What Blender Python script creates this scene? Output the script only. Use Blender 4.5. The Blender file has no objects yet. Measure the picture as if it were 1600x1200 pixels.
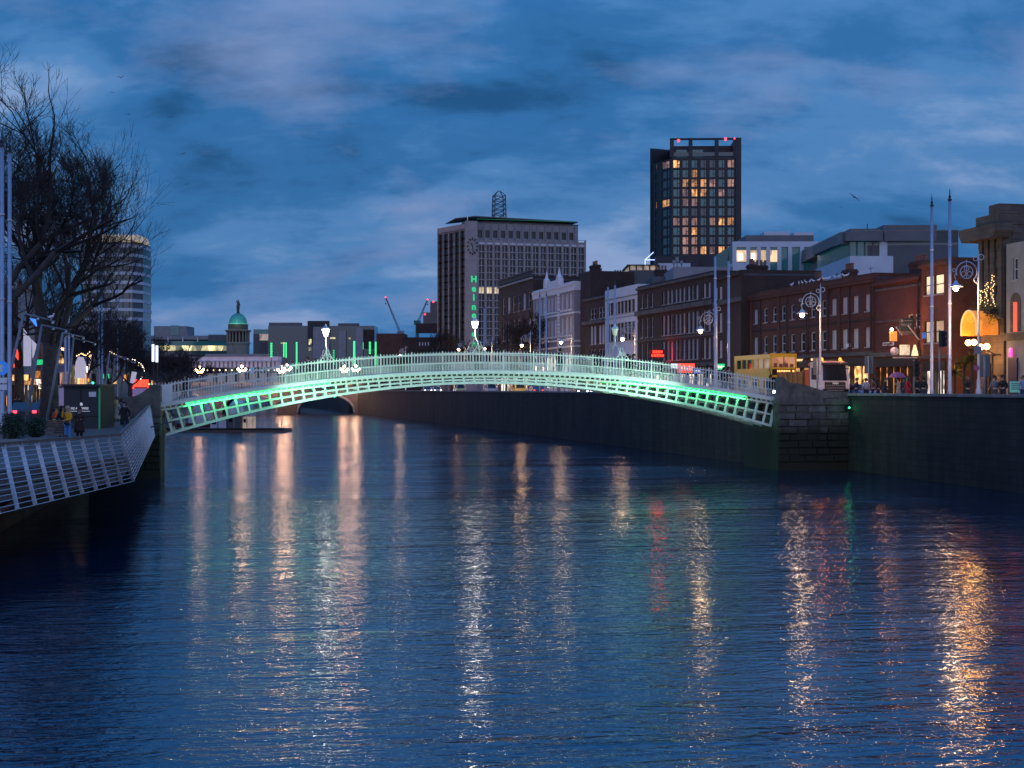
import bpy, math, random
from mathutils import Vector, Matrix
R = math.radians
S = bpy.context.scene
COL = S.collection
H, F = 5.8, 2198.0                      # eye height above the river, focal length in photo pixels
# ---------------------------------------------------------------- camera, sky, sun, exposure
cam_d = bpy.data.cameras.new('camera'); cam = bpy.data.objects.new('camera', cam_d); COL.objects.link(cam)
cam.location = (0, 0, H); cam.rotation_euler = (R(90), 0, 0)
cam_d.sensor_width = 36; cam_d.lens = 36*F/1600; cam_d.shift_y = 7/1600
cam_d.clip_start = 0.5; cam_d.clip_end = 6000
S.camera = cam
S.view_settings.view_transform = 'Standard'; S.view_settings.look = 'None'
S.view_settings.exposure = 0.0; S.view_settings.gamma = 1.0
try: S.view_settings.use_curve_mapping = False
except Exception: pass
cy = S.cycles
cy.max_bounces = 6; cy.diffuse_bounces = 2; cy.glossy_bounces = 3; cy.transmission_bounces = 3
cy.caustics_reflective = False; cy.caustics_refractive = False
cy.sample_clamp_direct = 30; cy.sample_clamp_indirect = 2
cy.use_denoising = True; cy.denoiser = 'OPENIMAGEDENOISE'; cy.denoising_input_passes = 'RGB_ALBEDO_NORMAL'; cy.denoising_prefilter = 'ACCURATE'
cy.use_light_tree = True

RD = Vector((-0.1878, 0.9822, 0)); SD = Vector((0.9822, 0.1878, 0))     # along the river, across it (to the right bank)
world = bpy.data.worlds.new('World'); S.world = world; world.use_nodes = True
SUN_EL = 9.0; FLOOD = 15000; LED_E = 1.5; LED_W = 34; LAMP_K = 1.35
sun_from = (-RD*math.cos(R(SUN_EL)) - SD*0.15 + Vector((0, 0, math.sin(R(SUN_EL))))).normalized()   # afterglow behind the camera
def make_world():
    nt = world.node_tree; nt.nodes.clear(); N = nt.nodes.new; L = nt.links.new
    out = N('ShaderNodeOutputWorld'); bg = N('ShaderNodeBackground'); bg.inputs['Strength'].default_value = 1.0
    sky = N('ShaderNodeTexSky'); sky.sky_type = 'NISHITA'; sky.sun_disc = False
    sky.sun_elevation = R(SUN_EL*0.2); sky.sun_rotation = math.atan2(sun_from.x, sun_from.y)
    sky.ozone_density = 4.0
    tc = N('ShaderNodeTexCoord'); sep = N('ShaderNodeSeparateXYZ'); L(tc.outputs['Generated'], sep.inputs[0])
    def M(op, a, b=None, clamp=False):
        m = N('ShaderNodeMath'); m.operation = op; m.use_clamp = clamp
        for i, q in enumerate((a, b)):
            if q is None: continue
            if isinstance(q, (int, float)): m.inputs[i].default_value = q
            else: L(q, m.inputs[i])
        return m.outputs[0]
    z = M('MAXIMUM', sep.outputs[2], 0.0)
    den = M('ADD', z, 0.42)                                    # a flat cloud deck, drawn out towards the horizon
    comb = N('ShaderNodeCombineXYZ'); L(M('DIVIDE', sep.outputs[0], den), comb.inputs[0]); L(M('DIVIDE', sep.outputs[1], den), comb.inputs[1])
    def noise(scale, det, rough, off, dist=0.0):
        mp = N('ShaderNodeMapping'); L(comb.outputs[0], mp.inputs[0]); mp.inputs['Scale'].default_value = (.78, 1.25, 1); mp.inputs['Location'].default_value = off
        n = N('ShaderNodeTexNoise'); n.inputs['Scale'].default_value = scale; n.inputs['Detail'].default_value = det
        n.inputs['Roughness'].default_value = rough; n.inputs['Distortion'].default_value = dist
        L(mp.outputs[0], n.inputs['Vector']); return n.outputs['Fac']
    def ramp(fac, pts):
        r = N('ShaderNodeValToRGB'); el = r.color_ramp.elements; r.color_ramp.interpolation = 'EASE'
        el[0].position, el[0].color = pts[0][0], (*pts[0][1], 1); el[1].position, el[1].color = pts[-1][0], (*pts[-1][1], 1)
        for p, c in pts[1:-1]:
            e = el.new(p); e.color = (*c, 1)
        L(fac, r.inputs[0]); return r.outputs[0]
    def mix(f, a, b):
        m = N('ShaderNodeMix'); m.data_type = 'RGBA'
        for s, q in ((m.inputs[0], f), (m.inputs[6], a), (m.inputs[7], b)):
            if isinstance(q, (int, float)): s.default_value = q
            elif isinstance(q, tuple): s.default_value = (*q, 1)
            else: L(q, s)
        return m.outputs[2]
    big = noise(2.3, 7, 0.52, (SKY_SEED, 7.4, 0), 0.15); fine = noise(7.5, 8, 0.60, (1.7, SKY_SEED*2, 0), 0.2); wisp = noise(2.9, 8, 0.58, (-6.3, SKY_SEED+2.2, 0), 0.15)
    fac = M('ADD', M('MULTIPLY', big, 0.72), M('MULTIPLY', fine, 0.28))
    cloud = ramp(fac, [(0.37, SKY_DARK), (0.455, SKY_MID), (0.53, SKY_MID2), (0.63, SKY_LIGHT)])
    pink = M('MULTIPLY', M('SUBTRACT', wisp, 0.515, True), 4.5, True)
    cloud = mix(pink, cloud, SKY_PINK)
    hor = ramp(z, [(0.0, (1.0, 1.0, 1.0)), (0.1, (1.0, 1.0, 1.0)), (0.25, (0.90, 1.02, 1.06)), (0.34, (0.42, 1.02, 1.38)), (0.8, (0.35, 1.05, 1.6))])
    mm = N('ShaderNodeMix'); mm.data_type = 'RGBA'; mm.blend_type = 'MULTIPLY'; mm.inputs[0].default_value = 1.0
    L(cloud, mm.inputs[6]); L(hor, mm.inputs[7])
    # the western half of the sky, behind the camera, still holds some afterglow
    west = M('ADD', M('MULTIPLY', sep.outputs[0], sun_from.x), M('MULTIPLY', sep.outputs[1], sun_from.y))
    wfac = M('MULTIPLY', M('ADD', M('MULTIPLY', west, 0.5), 0.5), 1.0, True); wfac = M('POWER', wfac, 3.0)
    wcol = mix(wfac, (0, 0, 0), SKY_WEST)
    add = N('ShaderNodeMix'); add.data_type = 'RGBA'; add.blend_type = 'ADD'; add.inputs[0].default_value = 1.0
    L(mm.outputs[2], add.inputs[6]); L(wcol, add.inputs[7])
    nis = N('ShaderNodeMix'); nis.data_type = 'RGBA'; nis.blend_type = 'ADD'; nis.inputs[0].default_value = 0.002
    L(add.outputs[2], nis.inputs[6]); L(sky.outputs[0], nis.inputs[7])
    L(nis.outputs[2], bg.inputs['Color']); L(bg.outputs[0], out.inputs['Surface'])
SKY_SEED = 21.3
SKY_DARK, SKY_MID, SKY_MID2, SKY_LIGHT = (0.018, 0.088, 0.225), (0.036, 0.152, 0.375), (0.078, 0.218, 0.475), (0.24, 0.355, 0.60)
SKY_PINK, SKY_WEST = (0.215, 0.285, 0.51), (0.32, 0.25, 0.29)
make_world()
sd = bpy.data.lights.new('sun', 'SUN'); sd.energy = 0.17; sd.angle = R(50); sd.color = (0.92, 0.84, 1.0)
sun = bpy.data.objects.new('sun', sd); COL.objects.link(sun)
sun.rotation_euler = sun_from.to_track_quat('Z', 'Y').to_euler()

# ---------------------------------------------------------------- places
def uv(u, v, z=0.0): p = RD*u + SD*v; return Vector((p.x, p.y, z))
WALL = [(-60, 38), (110, 38), (160, 36), (225, 32.5), (330, 26.6), (460, 20), (900, 0)]
LWALL = [(-60, -10), (85, -9.5), (110, -9.5), (200, -13), (330, -18), (460, -21), (900, -30)]
def lerp_line(line, u):
    for (a, b), (c, d) in zip(line, line[1:]):
        if u <= c: return b + (d-b)*(u-a)/(c-a)
    return line[-1][1]
def wv(u): return lerp_line(WALL, u)
def hit(px, off, line=WALL, umin=5):             # where the sight line through a photo column meets the line off metres behind the quay wall
    k = (px-800)/F; d = Vector((k, 1, 0)); lo, hi = 5.0, 900.0
    g = lambda t: (d*t).dot(SD) - lerp_line(line, (d*t).dot(RD)) - off
    prev = lo
    t = lo; s0 = g(lo)
    while t < hi:
        t2 = t+2.0
        if (g(t2) > 0) != (s0 > 0):
            for _ in range(30):
                m = (t+t2)/2
                if (g(m) > 0) != (s0 > 0): t2 = m
                else: t = m
            return d*t
        t = t2
    return d*hi
def W(px, py, Y): return Vector(((px-800)/F*Y, Y, H+(607-py)*Y/F))
def zat(py, Y): return H+(607-py)*Y/F
GR, GL = 4.7, 3.4                                # street level on the right and left bank

# ---------------------------------------------------------------- mesh builder
class MB:
    def __init__(s): s.v = []; s.f = []
    def add(s, vs, fs):
        n = len(s.v); s.v.extend(tuple(q) for q in vs); s.f.extend(tuple(i+n for i in f) for f in fs); return s
    def box(s, x0, x1, y0, y1, z0, z1):
        return s.add([(x0,y0,z0),(x1,y0,z0),(x1,y1,z0),(x0,y1,z0),(x0,y0,z1),(x1,y0,z1),(x1,y1,z1),(x0,y1,z1)],
                     [(0,3,2,1),(4,5,6,7),(0,1,5,4),(1,2,6,5),(2,3,7,6),(3,0,4,7)])
    def cbox(s, cx, cy_, cz, sx, sy, sz): return s.box(cx-sx/2, cx+sx/2, cy_-sy/2, cy_+sy/2, cz-sz/2, cz+sz/2)
    def bar(s, a, b, w, h, up=(0,0,1)):          # a rectangular bar from a to b
        a, b = Vector(a), Vector(b); d = (b-a).normalized(); u = Vector(up)
        x = d.cross(u)
        if x.length < 1e-4: x = d.cross(Vector((1,0,0)))
        x.normalize(); u = x.cross(d)
        x = x*w/2; u = u*h/2
        return s.add([a-x-u,a+x-u,a+x+u,a-x+u,b-x-u,b+x-u,b+x+u,b-x+u], [(0,1,2,3),(7,6,5,4),(0,4,5,1),(1,5,6,2),(2,6,7,3),(3,7,4,0)])
    def tube(s, pts, r, n=6, cap=True):
        pts = [Vector(p) for p in pts]; rs = r if isinstance(r, (list, tuple)) else [r]*len(pts)
        base = len(s.v); m = len(pts); prev = None
        for i, p in enumerate(pts):
            d = (pts[min(i+1, m-1)]-pts[max(i-1, 0)])
            d = d.normalized() if d.length > 1e-9 else Vector((0,0,1))
            x = (prev - d*prev.dot(d)) if prev is not None else d.cross(Vector((0,0,1)) if abs(d.z) < .95 else Vector((1,0,0)))
            if x.length < 1e-6: x = d.orthogonal()
            x.normalize(); prev = x; y = d.cross(x)
            for k in range(n):
                t = 2*math.pi*k/n; s.v.append(tuple(p + (x*math.cos(t)+y*math.sin(t))*rs[i]))
        for i in range(m-1):
            for k in range(n):
                a = base+i*n+k; b = base+i*n+(k+1)%n; s.f.append((a, b, b+n, a+n))
        if cap:
            s.f.append(tuple(base+k for k in reversed(range(n)))); s.f.append(tuple(base+(m-1)*n+k for k in range(n)))
        return s
    def lathe(s, prof, n=12, c=(0,0,0)):         # profile [(r, z)] turned about z
        base = len(s.v); c = Vector(c)
        for r, z in prof:
            for k in range(n):
                t = 2*math.pi*k/n; s.v.append((c.x+r*math.cos(t), c.y+r*math.sin(t), c.z+z))
        for i in range(len(prof)-1):
            for k in range(n):
                a = base+i*n+k; b = base+i*n+(k+1)%n; s.f.append((a, b, b+n, a+n))
        s.f.append(tuple(base+k for k in reversed(range(n)))); s.f.append(tuple(base+(len(prof)-1)*n+k for k in range(n)))
        return s
    def ball(s, c, r, n=10, m=6, sz=1.0):
        return s.lathe([(max(r*math.sin(math.pi*i/m), r*.02), -r*sz*math.cos(math.pi*i/m)) for i in range(m+1)], n, c)
    def prism(s, poly, z0, z1):                  # polygon in xy pushed up
        n = len(poly); return s.add([(x,y,z0) for x,y in poly]+[(x,y,z1) for x,y in poly],
            [tuple(reversed(range(n))), tuple(range(n,2*n))]+[(i,(i+1)%n,(i+1)%n+n,i+n) for i in range(n)])
    def vprism(s, poly, y0, y1):                 # polygon in xz pushed along y
        n = len(poly); return s.add([(x,y0,z) for x,z in poly]+[(x,y1,z) for x,z in poly],
            [tuple(range(n)), tuple(reversed(range(n,2*n)))]+[((i+1)%n,i,i+n,(i+1)%n+n) for i in range(n)])
    def facade(s, x0, x1, z0, z1, holes, dep=0.22, y=0.0):   # a wall face at y with real openings and reveals
        xs = sorted({round(q,4) for q in [x0,x1]+[h[0] for h in holes]+[h[1] for h in holes] if x0-1e-6 <= q <= x1+1e-6})
        zs = sorted({round(q,4) for q in [z0,z1]+[h[2] for h in holes]+[h[3] for h in holes] if z0-1e-6 <= q <= z1+1e-6})
        idx = {}
        def vid(i, j):
            if (i,j) not in idx: idx[i,j] = len(s.v); s.v.append((xs[i], y, zs[j]))
            return idx[i,j]
        for i in range(len(xs)-1):
            cx = (xs[i]+xs[i+1])/2
            hs = [h for h in holes if h[0] < cx < h[1]]
            for j in range(len(zs)-1):
                cz = (zs[j]+zs[j+1])/2
                if any(h[2] < cz < h[3] for h in hs): continue
                s.f.append((vid(i,j), vid(i+1,j), vid(i+1,j+1), vid(i,j+1)))
        for a, b, c, d in holes:
            s.add([(a,y,c),(b,y,c),(b,y,d),(a,y,d),(a,y+dep,c),(b,y+dep,c),(b,y+dep,d),(a,y+dep,d)],
                  [(0,1,5,4),(1,2,6,5),(2,3,7,6),(3,0,4,7)])
        return s
    def xf(s, mat, start=0):
        for i in range(start, len(s.v)): s.v[i] = tuple(mat @ Vector(s.v[i]))
        return s
    def mesh(s, name, mat=None, smooth=False):
        m = bpy.data.meshes.new(name); m.from_pydata(s.v, [], s.f); m.update()
        if mat is not None: m.materials.append(mat)
        if smooth: m.polygons.foreach_set('use_smooth', [True]*len(m.polygons))
        return m
    def build(s, name, mat, parent=None, smooth=False, **kw):
        return link(name, s.mesh(name, mat, smooth), parent, **kw)
def link(name, data, parent=None, loc=None, rot=None, scale=None, label=None, cat=None, group=None, kind=None):
    o = bpy.data.objects.new(name, data); COL.objects.link(o)
    if parent is not None: o.parent = parent
    if loc is not None: o.location = loc
    if rot is not None: o.rotation_euler = rot if hasattr(rot, '__len__') else (0, 0, rot)
    if scale is not None: o.scale = scale if isinstance(scale, (tuple, list, Vector)) else (scale,)*3
    return tag(o, label, cat, group, kind)
def tag(o, label=None, cat=None, group=None, kind=None):
    if label: o['label'] = label
    if cat: o['category'] = cat
    if group: o['group'] = group
    if kind: o['kind'] = kind
    return o
def thing(name, label, cat, loc=(0,0,0), rot=0.0, group=None): return link(name, None, None, loc, rot, label=label, cat=cat, group=group)
def copy_tree(o, parent=None, loc=None, rot=None, label=None):
    c = o.copy(); COL.objects.link(c)
    if parent is not None: c.parent = parent
    if loc is not None: c.location = loc
    if rot is not None: c.rotation_euler = (0, 0, rot)
    if label: c['label'] = label
    for ch in list(o.children): copy_tree(ch, c)
    return c
def text(name, body, size, mt, parent, loc, rot, extrude=0.01, align='CENTER', bold=0.0):
    cu = bpy.data.curves.new(name, 'FONT'); cu.body = body; cu.size = size; cu.extrude = extrude; cu.align_x = align; cu.align_y = 'CENTER'
    cu.offset = bold; cu.resolution_u = 3
    tmp = bpy.data.objects.new(name, cu); COL.objects.link(tmp); dg = bpy.context.evaluated_depsgraph_get()
    me = bpy.data.meshes.new_from_object(tmp.evaluated_get(dg), preserve_all_data_layers=False, depsgraph=dg); bpy.data.objects.remove(tmp)
    me.materials.clear(); me.materials.append(mt)
    return link(name, me, parent, loc, rot)

def lamp(parent, loc, energy, col, r=0.12):                      # the light a lamp gives, set just under its bulb
    l = bpy.data.lights.new('lamp_light', 'POINT'); l.energy = energy*LAMP_K; l.color = col; l.shadow_soft_size = r
    return link('lamp_light', l, parent, loc)
# ---------------------------------------------------------------- materials
def mat(name, col, rough=0.8, metal=0.0, spec=0.5, var=0.0, vscale=3.0, bump=0.0, bscale=20.0, emit=None, estr=0.0, coat=0.0):
    m = bpy.data.materials.new(name); m.use_nodes = True; nt = m.node_tree; b = nt.nodes['Principled BSDF']
    b.inputs['Base Color'].default_value = (*col, 1); b.inputs['Roughness'].default_value = rough
    b.inputs['Metallic'].default_value = metal; b.inputs['Specular IOR Level'].default_value = spec
    if coat: b.inputs['Coat Weight'].default_value = coat
    if emit: b.inputs['Emission Color'].default_value = (*emit, 1); b.inputs['Emission Strength'].default_value = estr
    N = nt.nodes.new; L = nt.links.new
    if var or bump: tc = N('ShaderNodeTexCoord')
    if var:
        n = N('ShaderNodeTexNoise'); n.inputs['Scale'].default_value = vscale; n.inputs['Detail'].default_value = 6; n.inputs['Roughness'].default_value = 0.65
        L(tc.outputs['Object'], n.inputs['Vector'])
        r = N('ShaderNodeMapRange'); r.inputs['From Min'].default_value = 0.3; r.inputs['From Max'].default_value = 0.7
        r.inputs['To Min'].default_value = 1-var; r.inputs['To Max'].default_value = 1+var; L(n.outputs['Fac'], r.inputs['Value'])
        h = N('ShaderNodeMix'); h.data_type = 'RGBA'; h.blend_type = 'MULTIPLY'; h.inputs[0].default_value = 1
        h.inputs[6].default_value = (*col, 1); L(r.outputs[0], h.inputs[7]); L(h.outputs[2], b.inputs['Base Color'])
    if bump:
        n2 = N('ShaderNodeTexNoise'); n2.inputs['Scale'].default_value = bscale; n2.inputs['Detail'].default_value = 4
        L(tc.outputs['Object'], n2.inputs['Vector'])
        bp = N('ShaderNodeBump'); bp.inputs['Strength'].default_value = bump; bp.inputs['Distance'].default_value = 0.05
        L(n2.outputs['Fac'], bp.inputs['Height']); L(bp.outputs[0], b.inputs['Normal'])
    return m
def brick_mat(name, c1, c2, mortar, scale=1.0, bw=0.23, rh=0.075, var=0.25, stain=0.35, msize=0.012, nsc=(1,1,1)):
    m = bpy.data.materials.new(name); m.use_nodes = True; nt = m.node_tree; b = nt.nodes['Principled BSDF']; N = nt.nodes.new; L = nt.links.new
    tc = N('ShaderNodeTexCoord'); sep = N('ShaderNodeSeparateXYZ'); L(tc.outputs['Object'], sep.inputs[0])
    ad = N('ShaderNodeMath'); ad.operation = 'ADD'; L(sep.outputs[0], ad.inputs[0]); L(sep.outputs[1], ad.inputs[1])
    cb = N('ShaderNodeCombineXYZ'); L(ad.outputs[0], cb.inputs[0]); L(sep.outputs[2], cb.inputs[1])
    br = N('ShaderNodeTexBrick'); L(cb.outputs[0], br.inputs['Vector']); br.inputs['Color1'].default_value = (*c1,1); br.inputs['Color2'].default_value = (*c2,1)
    br.inputs['Mortar'].default_value = (*mortar,1); br.inputs['Scale'].default_value = scale; br.inputs['Mortar Size'].default_value = msize
    br.inputs['Brick Width'].default_value = bw; br.inputs['Row Height'].default_value = rh; br.inputs['Bias'].default_value = -0.2
    n = N('ShaderNodeTexNoise'); n.inputs['Scale'].default_value = 0.45; n.inputs['Detail'].default_value = 8; n.inputs['Roughness'].default_value = 0.7; nm = N('ShaderNodeMapping'); nm.inputs['Scale'].default_value = nsc; L(tc.outputs['Object'], nm.inputs[0]); L(nm.outputs[0], n.inputs['Vector'])
    r = N('ShaderNodeMapRange'); r.inputs['From Min'].default_value = 0.3; r.inputs['From Max'].default_value = 0.7; r.inputs['To Min'].default_value = 1-stain; r.inputs['To Max'].default_value = 1+stain*.6
    L(n.outputs['Fac'], r.inputs['Value'])
    mx = N('ShaderNodeMix'); mx.data_type = 'RGBA'; mx.blend_type = 'MULTIPLY'; mx.inputs[0].default_value = 1; L(br.outputs['Color'], mx.inputs[6]); L(r.outputs[0], mx.inputs[7])
    L(mx.outputs[2], b.inputs['Base Color']); b.inputs['Roughness'].default_value = 0.85
    bp = N('ShaderNodeBump'); bp.inputs['Strength'].default_value = 0.5; bp.inputs['Distance'].default_value = 0.01; bp.invert = True
    L(br.outputs['Fac'], bp.inputs['Height']); L(bp.outputs[0], b.inputs['Normal'])
    return m
def glow(name, col, st, var=0.0, vscale=1.5, sample=False):
    m = bpy.data.materials.new(name); m.use_nodes = True
    if not sample: m.cycles.emission_sampling = 'NONE'
    nt = m.node_tree; b = nt.nodes['Principled BSDF']
    b.inputs['Base Color'].default_value = (*[min(c*.6, .8) for c in col], 1); b.inputs['Roughness'].default_value = 0.3
    b.inputs['Emission Color'].default_value = (*col, 1); b.inputs['Emission Strength'].default_value = st
    if var:
        N = nt.nodes.new; L = nt.links.new; tc = N('ShaderNodeTexCoord')
        mp = N('ShaderNodeMapping'); mp.inputs['Scale'].default_value = (1.0, 1.0, 0.6); L(tc.outputs['Object'], mp.inputs[0])
        oi = N('ShaderNodeObjectInfo'); om = N('ShaderNodeMath'); om.operation = 'MULTIPLY'; om.inputs[1].default_value = 83.0; L(oi.outputs['Random'], om.inputs[0]); L(om.outputs[0], mp.inputs['Location'])
        n = N('ShaderNodeTexVoronoi'); n.inputs['Scale'].default_value = vscale; n.feature = 'F1'; L(mp.outputs[0], n.inputs['Vector'])
        n2 = N('ShaderNodeTexNoise'); n2.inputs['Scale'].default_value = vscale*1.7; n2.inputs['Detail'].default_value = 3; L(mp.outputs[0], n2.inputs['Vector'])
        w = N('ShaderNodeSeparateColor'); L(n.outputs['Color'], w.inputs[0])
        a = N('ShaderNodeMath'); a.operation = 'MULTIPLY'; L(w.outputs[0], a.inputs[0]); L(n2.outputs['Fac'], a.inputs[1])
        r = N('ShaderNodeMapRange'); r.inputs['From Min'].default_value = 0.05; r.inputs['From Max'].default_value = 0.45
        r.inputs['To Min'].default_value = st*(1-var); r.inputs['To Max'].default_value = st*(1+var); L(a.outputs[0], r.inputs['Value'])
        k1 = N('ShaderNodeMapRange'); k1.inputs['To Min'].default_value = 0.35; k1.inputs['To Max'].default_value = 1.45; k2 = N('ShaderNodeMath'); k2.operation = 'FRACT'; k3 = N('ShaderNodeMath'); k3.operation = 'MULTIPLY'
        L(om.outputs[0], k2.inputs[0]); L(k2.outputs[0], k1.inputs['Value']); L(k1.outputs[0], k3.inputs[0]); L(r.outputs[0], k3.inputs[1]); L(k3.outputs[0], b.inputs['Emission Strength'])
    return m
WARM, COOL, AMBER = (1.0, 0.62, 0.30), (0.85, 0.92, 1.0), (1.0, 0.48, 0.14)
M = {}
M['stone_dark'] = brick_mat('dark wet quay stone', (0.026,0.025,0.021), (0.015,0.015,0.013), (0.009,0.009,0.008), bw=1.1, rh=0.42, stain=0.85, msize=0.02, nsc=(1.6,1.6,.28))
M['stone'] = mat('weathered granite', (0.105,0.10,0.09), 0.85, var=0.5, vscale=1.6, bump=0.5, bscale=9)
M['stone_pale'] = mat('pale limestone', (0.36,0.34,0.31), 0.85, var=0.3, vscale=1.2, bump=0.3, bscale=6)
M['stone_brown'] = brick_mat('brown ashlar', (0.135,0.105,0.08), (0.095,0.075,0.06), (0.08,0.07,0.055), bw=1.0, rh=0.42, stain=0.5, msize=0.02)
def tide_mat(name, col, zt):
    m = mat(name, col, 0.85, var=0.55, vscale=1.3, bump=0.6, bscale=7); nt = m.node_tree; N = nt.nodes.new; L = nt.links.new; b = nt.nodes['Principled BSDF']
    src = b.inputs['Base Color'].links[0].from_socket
    g = N('ShaderNodeNewGeometry'); sp = N('ShaderNodeSeparateXYZ'); L(g.outputs['Position'], sp.inputs[0])
    n = N('ShaderNodeTexNoise'); n.inputs['Scale'].default_value = 1.1; n.inputs['Detail'].default_value = 5; L(g.outputs['Position'], n.inputs['Vector'])
    a = N('ShaderNodeMath'); a.operation = 'ADD'; L(sp.outputs[2], a.inputs[0]); L(n.outputs['Fac'], a.inputs[1])
    r = N('ShaderNodeMapRange'); r.inputs['From Min'].default_value = zt-.1; r.inputs['From Max'].default_value = zt+1.0; r.inputs['To Min'].default_value = 0; r.inputs['To Max'].default_value = 1; L(a.outputs[0], r.inputs['Value'])
    x = N('ShaderNodeMix'); x.data_type = 'RGBA'; L(r.outputs[0], x.inputs[0]); x.inputs[6].default_value = (.012,.015,.009,1); L(src, x.inputs[7]); L(x.outputs[2], b.inputs['Base Color']); return m
M['stone_tide'] = tide_mat('granite with weed below the tide line', (0.08,0.08,0.075), 3.2); M['stone_tide_pale'] = tide_mat('pale granite with weed below the tide line', (0.125,0.125,0.125), 3.2)
M['coping'] = mat('granite coping', (0.22,0.215,0.20), 0.75, var=0.35, vscale=1.0, bump=0.3)
M['asphalt'] = mat('asphalt', (0.05,0.05,0.05), 0.6, var=0.3, vscale=0.6, bump=0.3, bscale=30)
M['paving'] = mat('paving', (0.17,0.165,0.155), 0.7, var=0.25, vscale=0.8)
M['road_paint'] = mat('road paint', (0.7,0.68,0.62), 0.7, var=0.2)
M['ground'] = mat('ground', (0.08,0.08,0.075), 0.9, var=0.2, vscale=0.2)
M['bed'] = mat('river bed', (0.04,0.035,0.03), 0.95)
M['bridge'] = mat('cream white ironwork paint', (0.72,0.74,0.68), 0.45, var=0.10, vscale=2.5)
M['deckm'] = mat('bridge deck', (0.14,0.13,0.12), 0.8, var=0.2)
M['timber'] = mat('weathered timber', (0.16,0.12,0.09), 0.7, var=0.35, vscale=6)
M['steel'] = mat('galvanised steel', (0.62,0.64,0.67), 0.45, 0.3, var=0.15)
M['pole'] = mat('brushed pole steel', (0.45,0.45,0.50), 0.4, 0.6, var=0.12, vscale=5)
M['dark_metal'] = mat('dark painted metal', (0.03,0.032,0.036), 0.5)
M['grey_metal'] = mat('grey painted metal', (0.22,0.23,0.25), 0.5, var=0.1)
M['lamp_paint'] = mat('silver lamp paint', (0.55,0.55,0.58), 0.45, 0.4, var=0.1)
M['brick_red'] = brick_mat('red brick', (0.17,0.048,0.028), (0.11,0.033,0.02), (0.08,0.055,0.04))
M['brick_dark'] = brick_mat('sooty brown brick', (0.07,0.034,0.025), (0.048,0.025,0.019), (0.045,0.035,0.03))
M['brick_orange'] = brick_mat('orange brick', (0.24,0.075,0.034), (0.16,0.05,0.024), (0.10,0.07,0.05))
M['render_white'] = mat('white render', (0.66,0.67,0.70), 0.85, var=0.1, vscale=0.7)
M['render_grey'] = mat('mauve grey render', (0.30,0.28,0.31), 0.85, var=0.1, vscale=0.8)
M['render_cream'] = mat('cream render', (0.29,0.27,0.25), 0.85, var=0.2, vscale=0.5)
M['concrete'] = mat('precast concrete', (0.31,0.285,0.28), 0.85, var=0.18, vscale=0.5)
M['concrete_dark'] = mat('dark concrete', (0.13,0.125,0.125), 0.85, var=0.2, vscale=0.4)
M['concrete_white'] = mat('white concrete', (0.62,0.62,0.64), 0.8, var=0.12, vscale=0.4)
M['clad_black'] = mat('black cladding', (0.022,0.022,0.026), 0.55, var=0.2, vscale=0.3)
M['clad_grey'] = mat('grey zinc cladding', (0.12,0.125,0.135), 0.5, 0.3, var=0.15, vscale=0.4)
M['clad_white'] = mat('white metal cladding', (0.6,0.62,0.66), 0.5, var=0.05)
M['slate'] = mat('roof slate', (0.06,0.062,0.07), 0.6, var=0.3, vscale=2.5, bump=0.4, bscale=14)
M['copper'] = mat('verdigris copper', (0.10,0.42,0.33), 0.6, var=0.2, vscale=0.8)
M['trim_white'] = mat('white gloss trim', (0.74,0.74,0.75), 0.5)
M['sash'] = mat('white sash paint', (0.62,0.62,0.64), 0.5)
M['frame_dark'] = mat('dark window frame', (0.035,0.035,0.04), 0.5)
M['terracotta'] = mat('clay chimney pot', (0.28,0.12,0.07), 0.8, var=0.2)
M['glass'] = mat('dark window glass', (0.012,0.014,0.018), 0.06, spec=0.6)
M['glass_teal'] = mat('teal curtain glass', (0.03,0.10,0.12), 0.08, spec=0.7, emit=(0.04,0.33,0.40), estr=0.075)
M['glass_dim'] = mat('dim blue glass', (0.02,0.035,0.05), 0.08, spec=0.7, emit=(0.10,0.22,0.32), estr=0.06)
M['lit_warm'] = glow('warm lit window', (1.0,0.44,0.14), 0.62, 0.85, 0.9)
M['lit_soft'] = glow('soft lit window', (1.0,0.50,0.33), 0.20, 0.9, 0.8)
M['lit_cream'] = glow('cream lit window', (1.0,0.80,0.48), 0.75, 0.35, 1.0)
M['lit_dim'] = glow('dim lit window', (0.95,0.72,0.52), 0.16, 0.6, 0.9)
M['lit_office'] = glow('lit office strip', (1.0,0.86,0.42), 0.6, 0.9, 0.35)
M['shop_warm'] = glow('warm shop interior', (1.0,0.52,0.18), 0.95, 0.95, 2.2)
M['shop_white'] = glow('white shop interior', (1.0,0.86,0.70), 0.95, 0.9, 2.2)
M['shop_orange'] = glow('orange shop interior', (1.0,0.38,0.08), 0.85, 0.95, 2.2)
M['bulb_warm'] = glow('warm lamp', (1.0,0.62,0.32), 80)
M['bulb_dim'] = glow('dim warm lamp', (1.0,0.62,0.32), 5)
M['bulb_white'] = glow('white lamp', (1.0,0.80,0.62), 14)
M['bulb_globe'] = glow('lamp globe', (1.0,0.56,0.33), 40)
M['bulb_fairy'] = glow('fairy light', (1.0,0.62,0.28), 4)
M['green_led'] = glow('green led', (0.05,1.0,0.32), 1.2)
M['green_neon'] = glow('green neon', (0.03,0.95,0.33), 0.62)
M['red_lamp'] = glow('red lamp', (1.0,0.03,0.05), 6)
M['red_sign'] = glow('red sign', (1.0,0.06,0.03), 2.0)
M['amber_lamp'] = glow('amber beacon', (1.0,0.22,0.02), 3.5)
M['green_lamp'] = glow('green signal', (0.05,1.0,0.45), 2.5)
M['head_lamp'] = glow('head lamp', (0.95,0.93,1.0), 25)
M['blue_led'] = glow('blue white led', (0.75,0.85,1.0), 1.6)
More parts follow.
